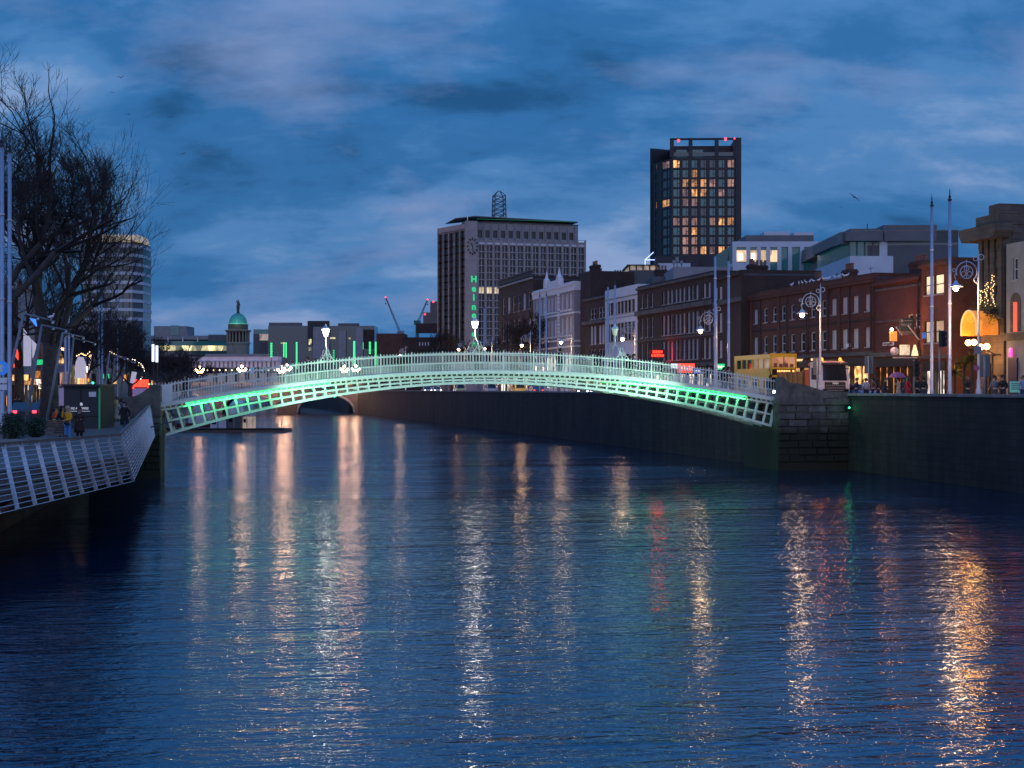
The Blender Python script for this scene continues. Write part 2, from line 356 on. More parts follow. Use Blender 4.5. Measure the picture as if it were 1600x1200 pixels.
M['blue_sign'] = mat('blue sign', (0.03,0.16,0.55), 0.5, emit=(0.03,0.22,0.8), estr=0.4)
M['white_sign'] = mat('white sign', (0.75,0.75,0.75), 0.5)
M['black'] = mat('black', (0.012,0.012,0.013), 0.6)
M['tyre'] = mat('tyre rubber', (0.02,0.02,0.02), 0.85)
M['bark'] = mat('dark bark', (0.065,0.05,0.042), 0.95, var=0.4, vscale=4, bump=0.6, bscale=8)
M['twig'] = mat('twig', (0.035,0.028,0.026), 0.95)
M['leaf'] = mat('dark evergreen leaf', (0.03,0.055,0.03), 0.6, var=0.5, vscale=3)
M['leaf_yellow'] = mat('yellowing leaf', (0.16,0.13,0.03), 0.6, var=0.5, vscale=3)
M['skin'] = mat('skin', (0.50,0.30,0.22), 0.6)
# ================================================================ the setting
def river_mat():
    m = bpy.data.materials.new('river water'); m.use_nodes = True; nt = m.node_tree; b = nt.nodes['Principled BSDF']; N = nt.nodes.new; L = nt.links.new
    b.inputs['Base Color'].default_value = (0.0, 0.018, 0.045, 1); b.inputs['IOR'].default_value = 2.3
    b.inputs['Roughness'].default_value = 0.05; b.inputs['Specular IOR Level'].default_value = 0.5
    tc = N('ShaderNodeTexCoord'); mp0 = N('ShaderNodeMapping'); mp0.inputs['Rotation'].default_value = (0, 0, R(-8)); L(tc.outputs['Object'], mp0.inputs[0])
    def nz(scale, sx, sy, det, rough, off):
        mp = N('ShaderNodeMapping'); mp.inputs['Scale'].default_value = (sx, sy, 1); mp.inputs['Location'].default_value = (off, off*.7, 0); L(mp0.outputs[0], mp.inputs[0])
        n = N('ShaderNodeTexNoise'); n.inputs['Scale'].default_value = scale; n.inputs['Detail'].default_value = det; n.inputs['Roughness'].default_value = rough
        n.inputs['Distortion'].default_value = 0.6; L(mp.outputs[0], n.inputs['Vector']); return n.outputs['Fac']
    def mad(a, k, c=None):
        q = N('ShaderNodeMath'); q.operation = 'MULTIPLY'; L(a, q.inputs[0])
        if isinstance(k, (int, float)): q.inputs[1].default_value = k
        else: L(k, q.inputs[1])
        if c is None: return q.outputs[0]
        p = N('ShaderNodeMath'); p.operation = 'ADD'; L(q.outputs[0], p.inputs[0]); L(c, p.inputs[1]); return p.outputs[0]
    # gusts: ruffled and smoother patches
    g = nz(0.06, 0.45, 1.9, 5, 0.6, 5.0); gr = N('ShaderNodeMapRange'); gr.inputs['From Min'].default_value = 0.35; gr.inputs['From Max'].default_value = 0.65
    gr.inputs['To Min'].default_value = 0.45; gr.inputs['To Max'].default_value = 1.35; L(g, gr.inputs['Value'])
    h = mad(nz(3.8, 0.48, 1.0, 3, 0.55, 0.0), WAVE_S)
    h = mad(nz(1.1, 0.3, 1.0, 2, 0.5, 9.0), WAVE_M, h)
    h = mad(nz(0.22, 0.3, 1.0, 2, 0.5, 21.0), WAVE_L, h)
    h = mad(h, gr.outputs[0])
    bp = N('ShaderNodeBump'); bp.inputs['Strength'].default_value = 1.0; bp.inputs['Distance'].default_value = 1.0
    L(h, bp.inputs['Height']); L(bp.outputs[0], b.inputs['Normal'])
    return m
WAVE_S, WAVE_M, WAVE_L = 0.040, 0.045, 0.05
M['river'] = river_mat()
MB().add([(-500,-80,0),(500,-80,0),(500,1100,0),(-500,1100,0)], [(0,1,2,3)]).build('river', M['river'], kind='structure')
MB().add([(-4000,-400,-2.5),(4000,-400,-2.5),(4000,5000,-2.5),(-4000,5000,-2.5)], [(0,1,2,3)]).build('ground', M['bed'], kind='structure')
QW = [(-60, 42.2), (94.9, 42.2), (95.4, 38.4), (110, 38), (160, 36), (225, 32.5), (330, 26.6), (460, 20), (900, 0)]
LW = [(-60, -9.6), (86, -9.6), (110, -9.4), (200, -13), (330, -18), (460, -21), (900, -30)]
def strip(line, o0, o1, z0, z1=None, u0=None, u1=None):        # a sheet (or solid) following the quay between two offsets
    pts = [(u, v) for u, v in line if (u0 is None or u > u0) and (u1 is None or u < u1)]
    if u0 is not None: pts = [(u0, lerp_line(line, u0))]+pts
    if u1 is not None: pts = pts+[(u1, lerp_line(line, u1))]
    m = MB()
    for (ua, va), (ub, vb) in zip(pts, pts[1:]):
        a, b, c, d = uv(ua, va+o0), uv(ub, vb+o0), uv(ub, vb+o1), uv(ua, va+o1)
        if z1 is None: m.add([(q.x,q.y,z0) for q in (a,b,c,d)], [(0,3,2,1) if o1 > o0 else (0,1,2,3)])
        else: m.add([(q.x,q.y,z0) for q in (a,b,c,d)]+[(q.x,q.y,z1) for q in (a,b,c,d)], [(0,1,2,3),(4,7,6,5),(0,4,5,1),(1,5,6,2),(2,6,7,3),(3,7,4,0)])
    return m
FAR = [(-60, 0), (1500, 0)]
strip(QW, 0.35, 900, -2.4, GR).build('right_bank', M['ground'], kind='structure')
strip(LW, -0.35, -900, -2.4, GL).build('left_bank', M['ground'], kind='structure')
strip(WALL, 5.2, 12.6, GR+0.006, None, 97, 700).build('quay_road', M['asphalt'], kind='structure')
strip(WALL, 8.7, 12.6, GR+0.006, None, 20, 97).build('quay_road', M['asphalt'], kind='structure')
strip(WALL, 4.5, 4.9, GR-.1, GR+0.12, 97, 700).build('kerb', M['coping'], kind='structure')
strip(WALL, 12.7, 13.0, GR-.1, GR+0.12, 20, 700).build('kerb', M['coping'], kind='structure')
strip(WALL, 13.0, 17.4, GR-.1, GR+0.115, 20, 700).build('pavement', M['paving'], kind='structure')
strip(QW, 0.6, 4.3, GR-.1, GR+0.11, 20, 94).build('pavement', M['paving'], kind='structure')
strip(QW, 0.6, 4.4, GR-.1, GR+0.11, 97, 700).build('pavement', M['paving'], kind='structure')
m = MB()
for k in range(40):
    u = 60+k*6.0; q = strip(WALL, 10.4, 10.55, GR+0.012, None, u, u+3); m.add(q.v, q.f)
m.build('lane_marking', M['road_paint'], kind='structure')
strip(LWALL, -4.5, -10.4, GL+0.006, None, 10, 700).build('street_road', M['asphalt'], kind='structure')
strip(LWALL, -4.1, -4.4, GL-.1, GL+0.12, 10, 700).build('kerb', M['coping'], kind='structure')
strip(LWALL, -0.9, -4.0, GL-.1, GL+0.11, 10, 700).build('pavement', M['paving'], kind='structure')
strip(LWALL, -10.5, -13.4, GL-.1, GL+0.12, 10, 700).build('pavement', M['paving'], kind='structure')
# ---- quay walls
rw = strip(QW, 0.0, 0.6, -2.3, 5.3).build('quay_wall', M['stone_dark'])
tag(rw, 'long dark stone quay wall along the far right bank, under the street', 'quay wall')
def copings(line, parent, u0, u1, step, o0, o1, z, h):
    u = u0; protos = None
    while u < u1:
        a, b = uv(u, lerp_line(line, u)), uv(u+step, lerp_line(line, u+step)); d = b-a; L_ = d.length
        ang = math.atan2(d.y, d.x)
        if protos is None: protos = MB().box(0.02, step-0.02, -o1, -o0, 0, h).mesh('coping_stone', M['coping'])
        link('coping_stone', protos, parent, (a.x, a.y, z+random.uniform(-.008,.008)), ang)
        u += step
random.seed(5)
copings(QW, rw, 40, 93, 2.0, -0.08, 0.68, 5.3, 0.17)
copings(QW, rw, 96, 226, 2.0, -0.08, 0.68, 5.3, 0.17)
for pa, pb in ((226, 330),):
    strip(QW, -0.08, 0.68, 5.3, 5.47, pa, pb).build('far_coping', M['coping'], rw)
lw = strip(LW, -0.6, 0.0, -2.3, 3.1, -60, 92).build('quay_wall', M['stone_dark'])
tag(lw, 'dark stained quay wall below the boardwalk on the left', 'quay wall')
lw2 = strip(LW, -0.6, 0.0, -2.3, 4.6, 96, 460).build('quay_wall', M['stone_dark'])
tag(lw2, 'quay wall beyond the white footbridge, behind the floating pontoon', 'quay wall')

# ================================================================ the iron footbridge
A, B = Vector((-23.0, 92.0, 0)), Vector((18.65, 100.0, 0)); BL = (B-A).length; BANG = math.atan2((B-A).y, (B-A).x)
bridge = thing('iron_footbridge', 'cream white cast iron arched footbridge lit green, spanning the river', 'footbridge', (A.x, A.y, 0), BANG)
def arch(t): return 1-abs(2*t-1)**1.92
def zd(x): t = x/BL; return 4.72+0.33*t+2.08*arch(min(max(t,0),1))
def zb(x): t = min(max(x/BL,0),1); return 2.66+0.41*t+3.34*arch(t)
def curve(fn, x0, x1, n, y, off=0.0): return [(x0+(x1-x0)*i/n, y, fn(x0+(x1-x0)*i/n)+off) for i in range(n+1)]
def ribbon(pts, w, h):                                          # a bar of w (across) by h following points in one upright plane
    m = MB(); n = len(pts)
    for x, y, z in pts: m.v += [(x,y-w/2,z-h/2),(x,y+w/2,z-h/2),(x,y+w/2,z+h/2),(x,y-w/2,z+h/2)]
    for i in range(n-1):
        a = i*4
        for k in range(4): m.f.append((a+k, a+(k+1)%4, a+4+(k+1)%4, a+4+k))
    m.f += [(3,2,1,0), (n*4-4,n*4-3,n*4-2,n*4-1)]
    return m
DW = 3.66
NB = 58
def rib_nodes(i):                                              # bar i: top on the upper chord, foot on the lower chord, square to the arch
    t = (i+0.35)/NB; xb = 0.5+(BL-0.9)*t; xb0 = xb
    sl = (zb(min(xb+.3,BL))-zb(max(xb-.3,0)))/.6; dep = zd(xb)-0.36-zb(xb)
    xt = xb-sl*dep*0.82
    return (xt, zd(xt)-0.36), (xb, zb(xb))
ribs = ribbon(curve(zd, -0.2, BL+0.15, 48, 0.0, -0.36), 0.16, 0.13).build('upper_chord', M['bridge'], bridge)
ribbon(curve(zb, 0.35, BL-0.25, 48, 0.0), 0.18, 0.17).build('lower_chord', M['bridge'], bridge)
mid = []
for i in range(NB+1):
    (xt, zt), (xb, zz) = rib_nodes(i); mid.append(((xt+xb)/2, 0.0, (zt+zz)/2))
ribbon(mid, 0.12, 0.12).build('middle_chord', M['bridge'], bridge)
for i in range(NB):
    (xt, zt), (xb, zz) = rib_nodes(i)
    MB().bar((xt,0.0,zt-.05), (xb,0.0,zz+.07), 0.13, 0.13, (0,1,0)).build('rib_bar', M['bridge'], bridge)
MB().bar((-0.05,0,4.15), (0.42,0,2.75), 0.16, 0.16, (0,1,0)).build('springing_bar', M['timber'], bridge)
MB().bar((BL-.1,0,4.3), (BL-.3,0,3.15), 0.16, 0.16, (0,1,0)).build('springing_bar', M['bridge'], bridge)
for y in (1.83, DW):                                           # the two ribs behind
    m = MB()
    for pts, w, h in ((curve(zd, 0, BL, 40, y, -0.36), .16, .13), (curve(zb, .35, BL-.25, 40, y), .18, .17), ([(a, y, c) for a, b, c in mid], .12, .12)):
        q = ribbon(pts, w, h); m.add(q.v, q.f)
    for i in range(NB):
        (xt, zt), (xb, zz) = rib_nodes(i); m.bar((xt,y,zt-.05), (xb,y,zz+.07), .13, .13, (0,1,0))
    m.build('inner_rib', M['bridge'], bridge)
m = MB()
for i in range(2, NB, 2):
    (xt, zt), (xb, zz) = rib_nodes(i)
    m.bar((xb,.1,zz), (xb,DW-.1,zz), .1, .1); m.bar(((xt+xb)/2,.1,(zt+zz)/2), ((xt+xb)/2,DW-.1,(zt+zz)/2), .1, .1)
m.build('cross_tie', M['bridge'], bridge)
m = MB()                                                        # joist ends showing as teeth under the deck edge
for i in range(118):
    x = 0.3+i*(BL-0.6)/117; m.cbox(x, DW/2, zd(x)-0.22, 0.12, DW+0.34, 0.13)
o = m.build('joist', M['bridge'], bridge); o['kind'] = 'stuff'
m = MB(); pts = curve(zd, -0.6, BL+0.6, 60, 0)
for (x0,_,z0), (x1,_,z1) in zip(pts, pts[1:]):
    m.add([(x0,-.2,z0-.14),(x1,-.2,z1-.14),(x1,DW+.2,z1-.14),(x0,DW+.2,z0-.14),(x0,-.2,z0),(x1,-.2,z1),(x1,DW+.2,z1),(x0,DW+.2,z0)], [(0,3,2,1),(4,5,6,7),(0,1,5,4),(2,3,7,6)])
m.build('deck', M['deckm'], bridge)
ribbon(curve(zd, -0.5, BL+0.35, 60, -0.24, -0.05), 0.07, 0.24).build('deck_edge', M['bridge'], bridge)
ribbon(curve(zd, -0.5, BL+0.35, 60, DW+.24, -0.05), 0.07, 0.24).build('deck_edge', M['bridge'], bridge)
RH = 1.24
def taper_bar(h, w):
    return MB().add([(-w,-w,0),(w,-w,0),(w,w,0),(-w,w,0),(-w,-w,h-.06),(w,-w,h-.06),(w,w,h-.06),(-w,w,h-.06),(0,0,h)],
        [(0,1,5,4),(1,2,6,5),(2,3,7,6),(3,0,4,7),(4,5,8),(5,6,8),(6,7,8),(7,4,8)])
for y, near in ((-0.06, True), (DW+.06, False)):
    rail = ribbon(curve(zd, -0.35, BL+0.2, 60, y, RH), 0.055, 0.07).build('railing', M['bridge'], bridge)
    ribbon(curve(zd, -0.35, BL+0.2, 60, y, RH*.5), 0.04, 0.045).build('middle_rail', M['bridge'], rail)
    ribbon(curve(zd, -0.35, BL+0.2, 60, y, 0.1), 0.04, 0.05).build('bottom_rail', M['bridge'], rail)
    tall = taper_bar(RH+.17, .0185).mesh('baluster', M['bridge']); low = taper_bar(RH*.5+.10, .015).mesh('dog_bar', M['bridge'])
    post = taper_bar(RH+.22, .036).mesh('railing_post', M['bridge'])
    n = 204; mall = MB()
    for i in range(n+1):
        x = -0.3+(BL+0.45)*i/n
        if near:
            if i % 10 == 0: link('railing_post', post, rail, (x, y, zd(x)))
            else: link('baluster', tall, rail, (x, y, zd(x)))
            x2 = x+(BL+.45)/n/2
            if i < n: link('dog_bar', low, rail, (x2, y, zd(x2)))
        else:
            mall.box(x-.018, x+.018, y-.018, y+.018, zd(x), zd(x)+RH+.17)
            if i < n: x2 = x+(BL+.45)/n/2; mall.box(x2-.015, x2+.015, y-.015, y+.015, zd(x2), zd(x2)+RH*.5+.1)
    if not near: o = mall.build('baluster_row', M['bridge'], rail); o['kind'] = 'stuff'
MB().box(0.12, 0.78, -0.13, -0.09, 0, 1.16).build('notice_panel', M['white_sign'], bridge).location = (0, 0, zd(.4)+.06)
# lamp arches over the deck
M['lantern_lit'] = glow('lantern glass lit', (1.0, 0.80, 0.66), 24); M['lantern_off'] = mat('frosted lantern glass', (0.5,0.5,0.46), 0.3, emit=(1,.85,.7), estr=0.12)
def lamp_arch(x, lit, c):
    z0 = zd(x)+RH; y0, y1 = -.06, DW+.06; ym = (y0+y1)/2
    e = link('lamp_arch', None, bridge, (x, 0, z0)); m = MB()
    for s, ya in ((1, y0), (-1, y1)):
        m.tube([(0, ya, -RH), (0, ya, .1), (0, ya+s*.18, .45), (0, ya+s*.75, .80), (0, ya+s*1.35, 1.0), (0, ym-s*.12, 1.18), (0, ym, 1.35)], .03, 6)
        m.tube([(0, ya+s*.1, .05), (0, ya+s*.5, .5), (0, ya+s*1.1, .82), (0, ym, 1.12)], .02, 5)
        for sx in (-1, 1):                                     # curved side brackets filled with scrolls
            m.tube([(sx*.52, ya, .02), (sx*.34, ya, .22), (sx*.16, ya+s*.05, .48), (sx*.05, ya+s*.12, .85)], .022, 5)
            for (cx, cz, r) in ((.30,.13,.11), (.13,.20,.12), (.12,.45,.08), (.42,.07,.06)):
                m.tube([(sx*(cx+r*math.cos(a*math.pi/5)), ya, cz+r*math.sin(a*math.pi/5)) for a in range(11)], .013, 4, False)
        m.tube([(-.52, ya, .02), (.52, ya, .02)], .02, 5)
    m.tube([(0, ym, 1.1), (0, ym, 1.75)], [.05, .035], 8)
    m.build('scroll_bracket', M['bridge'], e, smooth=True)
    lan = MB().lathe([(.05,1.70),(.11,1.74),(.12,1.78)], 8, (0,ym,0)).lathe([(.27,2.22),(.29,2.25),(.20,2.36),(.08,2.46),(.06,2.52),(.015,2.62)], 8, (0,ym,0)).build('lantern', M['lamp_paint'], e)
    MB().lathe([(.12,1.785),(.25,2.215)], 8, (0,ym,0)).build('lantern_glass', M['lantern_lit' if lit else 'lantern_off'], lan)
    if lit: lamp(lan, (0,ym-.42,1.95), 110, (1,.80,.62), .16)
for x, lit in ((10.85, True), (21.15, True), (31.2, False)): lamp_arch(x, lit, 0)
# green light strips below the deck edge, fixed to the upstream face
M['led_strip'] = glow('green led strip', (0.005, 1.0, 0.12), LED_E) if 'LED_E' in globals() else glow('green led strip', (0.03, 1.0, 0.30), 9)
for x0, x1 in ((1.6, 11.0), (31.0, 40.2)):
    st = ribbon(curve(zd, x0, x1, 10, -0.30, -0.20), 0.03, 0.045).build('light_strip', M['led_strip'], bridge)
    for q in range(4):
        xa = x0+(x1-x0)*(q+.5)/4; sl = (zd(xa+.5)-zd(xa-.5)); l = bpy.data.lights.new('strip_light', 'AREA'); l.shape = 'RECTANGLE'; l.size = (x1-x0)/4; l.size_y = .05; l.energy = LED_W*(1 if 0 < q < 3 else .75); l.color = (.07,1,.28)
        o = link('strip_light', l, st, (xa, -0.34, zd(xa)-.23)); o.rotation_euler = Matrix(((math.cos(math.atan(sl)),0,0),(0,1,0),(0,0,1))).to_euler(); o.rotation_euler = (R(38), -math.atan(sl), 0)
for x0, x1 in ((4.0, 9.0), (30.0, 38.0)):
    ribbon(curve(zd, x0, x1, 10, 0.9, -0.42), 0.05, 0.035).build('light_strip', M['led_strip'], bridge)

# ---- stone abutments
def abutment(origin, label, prof, width, zbase, courses, seedv, mirror=False, depth=7.0):
    random.seed(seedv)
    t = thing('bridge_abutment', label, 'abutment', (origin.x, origin.y, 0), math.atan2(SD.y, SD.x))
    MB().box(0, width, 0.0, depth, -2.2, zbase).build('core', M['stone_tide'], t)
    z = 0.6
    nrow = courses
    ch = (zbase-0.05-z)/nrow
    for r in range(nrow):
        x = 0.0; first = True
        while x < width-0.05:
            w_ = random.uniform(0.6, 1.5)*(0.6 if (r % 2 and first) else 1); first = False
            x2 = min(width, x+w_)
            if width-x2 < 0.35: x2 = width
            pr = random.uniform(.05, .17); g = .028
            MB().add([(x+g,0.02,z+g),(x2-g,0.02,z+g),(x2-g,0.02,z+ch-g),(x+g,0.02,z+ch-g),(x+g+.03,-pr,z+g+.03),(x2-g-.03,-pr+random.uniform(-.02,.02),z+g+.03),(x2-g-.03,-pr,z+ch-g-.03),(x+g+.03,-pr,z+ch-g-.03)],
                [(4,5,6,7),(0,1,5,4),(1,2,6,5),(2,3,7,6),(3,0,4,7)]).build('stone_block', M['stone_tide' if random.random() < .65 else 'stone_tide_pale'], t)
            x = x2
        z += ch
    MB().vprism([(-.06 if not mirror else 0, zbase), (width+(.06 if mirror else 0), zbase), (width+(.06 if mirror else 0), zbase+.42), (-.06 if not mirror else 0, zbase+.42)], -0.14, 0.75).build('string_course', M['stone'], t)
    MB().vprism(prof, -0.02, 0.55).build('parapet', M['stone'], t)
    return t
zc = 4.66; top = 6.62
prof = [(0, zc+.42), (5.3, zc+.42), (5.3, 5.55)]
for i in range(13):
    s = i/12; prof.append((4.3-3.3*s, 5.55+0.62*(0.5-0.5*math.cos(math.pi*s))))
for i in range(1, 7):
    s = i/6; prof.append((1.0-.62*s, 6.17+0.45*(s**1.8)))
prof.append((0, top))
oa = uv(93.6, 36.95)
ab_r = abutment(oa, 'pale stone bridge abutment with swept parapet at the right end of the footbridge', [(x, z) for x, z in prof], 5.3, zc, 8, 3)
for i, x in enumerate((.9, 1.9, 3.0, 4.2)): MB().box(x-.012, x+.012, -.026, -.015, zc+.43, 5.5).build('joint', M['black'], ab_r)
ob = uv(92.8, -9.6)
profl = [(4.4, 4.4), (0, 4.4), (0, 5.28), (2.5, 5.28)]
for i in range(9):
    s = i/8; profl.append((2.5+1.3*s, 5.28+0.75*(s**2)))
profl += [(4.4, 6.05)]
ab_l = abutment(ob, 'green lit stone abutment at the left end of the footbridge beside the boardwalk', profl, 4.4, 4.0, 8, 8, True, 5.0)
# ================================================================ helpers shared by both banks
def tri_tube(m, a, b, ra, rb):                                  # a cheap three-sided twig
    d = b-a
    x = d.cross(Vector((0.31,0.17,0.93)))
    if x.length < 1e-6: x = Vector((1,0,0))
    x.normalize(); y = d.cross(x).normalized(); n = len(m.v)
    for p, r in ((a, ra), (b, rb)):
        for c, s_ in ((1,0), (-.5,.866), (-.5,-.866)):
            q = p+x*(r*c)+y*(r*s_); m.v.append((q.x,q.y,q.z))
    m.f += [(n,n+1,n+4,n+3), (n+1,n+2,n+5,n+4), (n+2,n,n+3,n+5)]
def bare_tree(name, label, loc, height, spread, seed, trunk_r, fork=0.28, lean=(0,0), levels=6, twr=0.012, dens=1.0):
    rnd = random.Random(seed); t = thing(name, label, 'tree', loc, 0, group=None)
    tm, cm = MB(), MB(); fz = height*fork
    pts = [Vector((0,0,-.2)), Vector((lean[0]*.3, lean[1]*.3, fz*.5)), Vector((lean[0], lean[1], fz))]
    tm.tube(pts, [trunk_r*1.25, trunk_r*.92, trunk_r*.85], 10)
    def grow(p, d, L_, r, lv):
        n = 3 if lv > 1 else 2
        q = p; dd = d.copy(); segs = []
        for i in range(n):
            dd = (dd+Vector((rnd.gauss(0,.20), rnd.gauss(0,.20), rnd.gauss(0.04,.15)))).normalized()
            if lv <= 2: dd = (dd+Vector((0,0,.10))).normalized()
            q2 = q+dd*(L_/n); ra = r*(1-.33*i/n); rb = r*(1-.33*(i+1)/n)
            if lv >= levels-1: tm.tube([q, q2], [ra, rb], 6, False)
            else: tri_tube(cm, q, q2, max(ra, twr*.8), max(rb, twr*.6))
            segs.append((q2, dd.copy())); q = q2
        if lv <= 0: return
        kids = max(2, int(round((3.3 if lv >= 3 else 4.0)*dens+rnd.uniform(-.6,.6))))
        for k in range(kids):
            base, bd = segs[-1] if k < 2 else segs[rnd.randrange(0, len(segs))]
            ax = Vector((rnd.gauss(0,1), rnd.gauss(0,1), rnd.gauss(0,.6))); ax = (ax-bd*ax.dot(bd)).normalized()
            ang = rnd.uniform(.35,.95) if k else rnd.uniform(.1,.4)
            nd = bd*math.cos(ang)+ax*math.sin(ang)
            rel = Vector((base.x/spread, base.y/spread, (base.z-height*.60)/(height*.42)))
            if rel.length > .75: nd = (nd+Vector((0,0,.22))-rel*.10).normalized()
            if rel.length > 1.0+rnd.uniform(-.12,.12) and lv > 1: lv_k = max(0, min(2, lv-3)); rk = .3
            else: lv_k = lv-1; rk = 1.0
            grow(base, nd, L_*rnd.uniform(.58,.80), r*(.5 if k else .64)*rk, lv_k)
    nl = 5
    for k in range(nl):
        a = 2*math.pi*(k+rnd.uniform(-.2,.2))/nl; el = rnd.uniform(.7,1.15)
        d = Vector((math.cos(a)*math.cos(el), math.sin(a)*math.cos(el), math.sin(el)))
        grow(pts[-1]-Vector((0,0,rnd.uniform(0,fz*.15))), d, height*.245, trunk_r*.5, levels-1)
    tm.build('trunk', M['bark'], t, smooth=True)
    cm.build('crown', M['twig'], t)
    return t
# ---- people: a skeleton skinned into one continuous body, clothes skinned over the same skeleton
def skin_mesh(verts, edges, radii, root=0, sub=1):
    me = bpy.data.meshes.new('skin'); me.from_pydata([tuple(v) for v in verts], edges, []); me.update()
    o = bpy.data.objects.new('skin', me); COL.objects.link(o)
    md = o.modifiers.new('s', 'SKIN'); md.branch_smoothing = 0.3
    if not me.skin_vertices: me.skin_vertices.new()
    for i, q in enumerate(me.skin_vertices[0].data):
        r = radii[i]; q.radius = r if isinstance(r, tuple) else (r, r); q.use_root = (i == root)
    sb = o.modifiers.new('b', 'SUBSURF'); sb.levels = sub; sb.render_levels = sub
    dg = bpy.context.evaluated_depsgraph_get(); out = bpy.data.meshes.new_from_object(o.evaluated_get(dg), preserve_all_data_layers=False, depsgraph=dg)
    bpy.data.objects.remove(o); bpy.data.meshes.remove(me)
    v = [tuple(p.co) for p in out.vertices]; f = [tuple(p.vertices) for p in out.polygons]; bpy.data.meshes.remove(out)
    m = MB(); m.v = v; m.f = f; return m
POSES = {}
def make_pose(key, armL, armR, legL, legR, bend=0.0):
    # local frame: facing -y; joints in metres for a 1.72 m figure
    P = [(0,0,.95), (0,-bend*.3,1.15), (0,-bend*.7,1.34), (0,-bend,1.47), (0,-bend-.01,1.54), (0,-bend-.02,1.66),
         (.17,-bend*.8,1.41), armL[0], armL[1], (-.17,-bend*.8,1.41), armR[0], armR[1],
         (.09,0,.88), legL[0], legL[1], (legL[1][0],legL[1][1]-.17,.035), (-.09,0,.88), legR[0], legR[1], (legR[1][0],legR[1][1]-.17,.035)]
    E = [(0,1),(1,2),(2,3),(3,4),(4,5),(2,6),(6,7),(7,8),(2,9),(9,10),(10,11),(0,12),(12,13),(13,14),(14,15),(0,16),(16,17),(17,18),(18,19)]
    Rr = [(.13,.10),(.125,.09),(.14,.10),.06,.055,(.085,.105),.06,.045,.032,.06,.045,.032,.085,.06,.045,.035,.085,.06,.045,.035]
    body = skin_mesh(P, E, Rr)
    hz = 1.645; hy = -bend-.02
    body.ball((0,hy,hz), .10, 10, 7, 1.18)                      # skull, nose, ears
    body.add([(0,hy-.135,hz-.015),(.018,hy-.09,hz-.02),(-.018,hy-.09,hz-.02),(0,hy-.09,hz+.03)], [(0,1,2),(0,3,1),(0,2,3)])
    for s in (-1,1): body.ball((s*.1,hy,hz-.01), .022, 5, 4, 1.4)
    for w_, e_ in ((P[8],P[7]), (P[11],P[10])):                 # five fingers on each hand
        w_ = Vector(w_); d = (w_-Vector(e_)).normalized(); sx = d.cross(Vector((0,1,0.2))).normalized()
        for k, (o_, l_) in enumerate(((-.024,.075),(-.008,.085),(.008,.08),(.022,.062))):
            a = w_+d*.05+sx*o_; body.tube([w_+sx*o_*.6, a, a+d*l_*.6+Vector((0,-.01,0)), a+d*l_+Vector((0,-.025,0))], [.012,.0095,.009,.007], 4)
        body.tube([w_+d*.01, w_-sx*.04+d*.035, w_-sx*.045+d*.075], [.013,.011,.008], 4)
    cP = [P[i] for i in (0,1,2,3,6,7,8,9,10,11)]; cE = [(0,1),(1,2),(2,3),(2,4),(4,5),(5,6),(2,7),(7,8),(8,9)]
    coat = skin_mesh(cP, cE, [(.165,.13),(.165,.125),(.175,.13),.085,.085,.066,.05,.085,.066,.05])
    tP = [P[i] for i in (0,12,13,14,16,17,18)]; tE = [(0,1),(1,2),(2,3),(0,4),(4,5),(5,6)]
    trs = skin_mesh(tP, tE, [(.14,.11),.105,.078,.062,.105,.078,.062])
    sh = MB()
    for l_ in (legL, legR): sh.tube([(l_[1][0],l_[1][1]+.06,.05),(l_[1][0],l_[1][1]-.08,.055),(l_[1][0],l_[1][1]-.2,.035)], [.05,.055,.035], 8)
    sk = MB().lathe([(.27,-.42),(.25,-.25),(.20,0),(.17,.12)], 12, (0,0,.95)); sk.v = [(x,y*.75,z) for x,y,z in sk.v]
    hood = MB().ball((0,hy+.02,hz+.01), .125, 10, 7, 1.15)
    POSES[key] = dict(body=body, coat=coat, trs=trs, shoes=sh, skirt=sk, P=P, bend=bend, hz=hz, hy=hy, hood=hood)
dn = lambda s: ((s*.23,.03,1.16), (s*.25,-.04,.92))
make_pose('stand', dn(1), dn(-1), ((.10,-.01,.50),(.11,.02,.08)), ((-.10,-.01,.50),(-.11,.02,.08)))
make_pose('walk', ((.23,.12,1.17),(.24,.05,.95)), ((-.23,-.07,1.17),(-.24,-.22,1.0)), ((.10,-.16,.52),(.10,-.20,.10)), ((-.10,.04,.50),(-.10,.26,.14)), 0.05)
make_pose('phone', ((.25,-.06,1.18),(.10,-.26,1.10)), ((-.27,-.08,1.22),(-.13,-.16,1.56)), ((.10,-.01,.50),(.12,.02,.08)), ((-.10,-.03,.50),(-.09,.0,.08)))
make_pose('hold', ((.24,.0,1.17),(.10,-.27,1.16)), ((-.24,.0,1.17),(-.10,-.27,1.14)), ((.09,-.02,.50),(.10,.02,.08)), ((-.09,.0,.50),(-.10,.02,.08)))
make_pose('umbrella', dn(1), ((-.22,-.08,1.2),(-.12,-.22,1.38)), ((.10,-.1,.51),(.10,-.10,.08)), ((-.10,.03,.50),(-.10,.15,.10)), 0.03)
CLOTH = {}
def cloth(c):
    if c not in CLOTH: CLOTH[c] = mat('cloth', c, 0.85, var=0.15, vscale=5)
    return CLOTH[c]
PM = {}
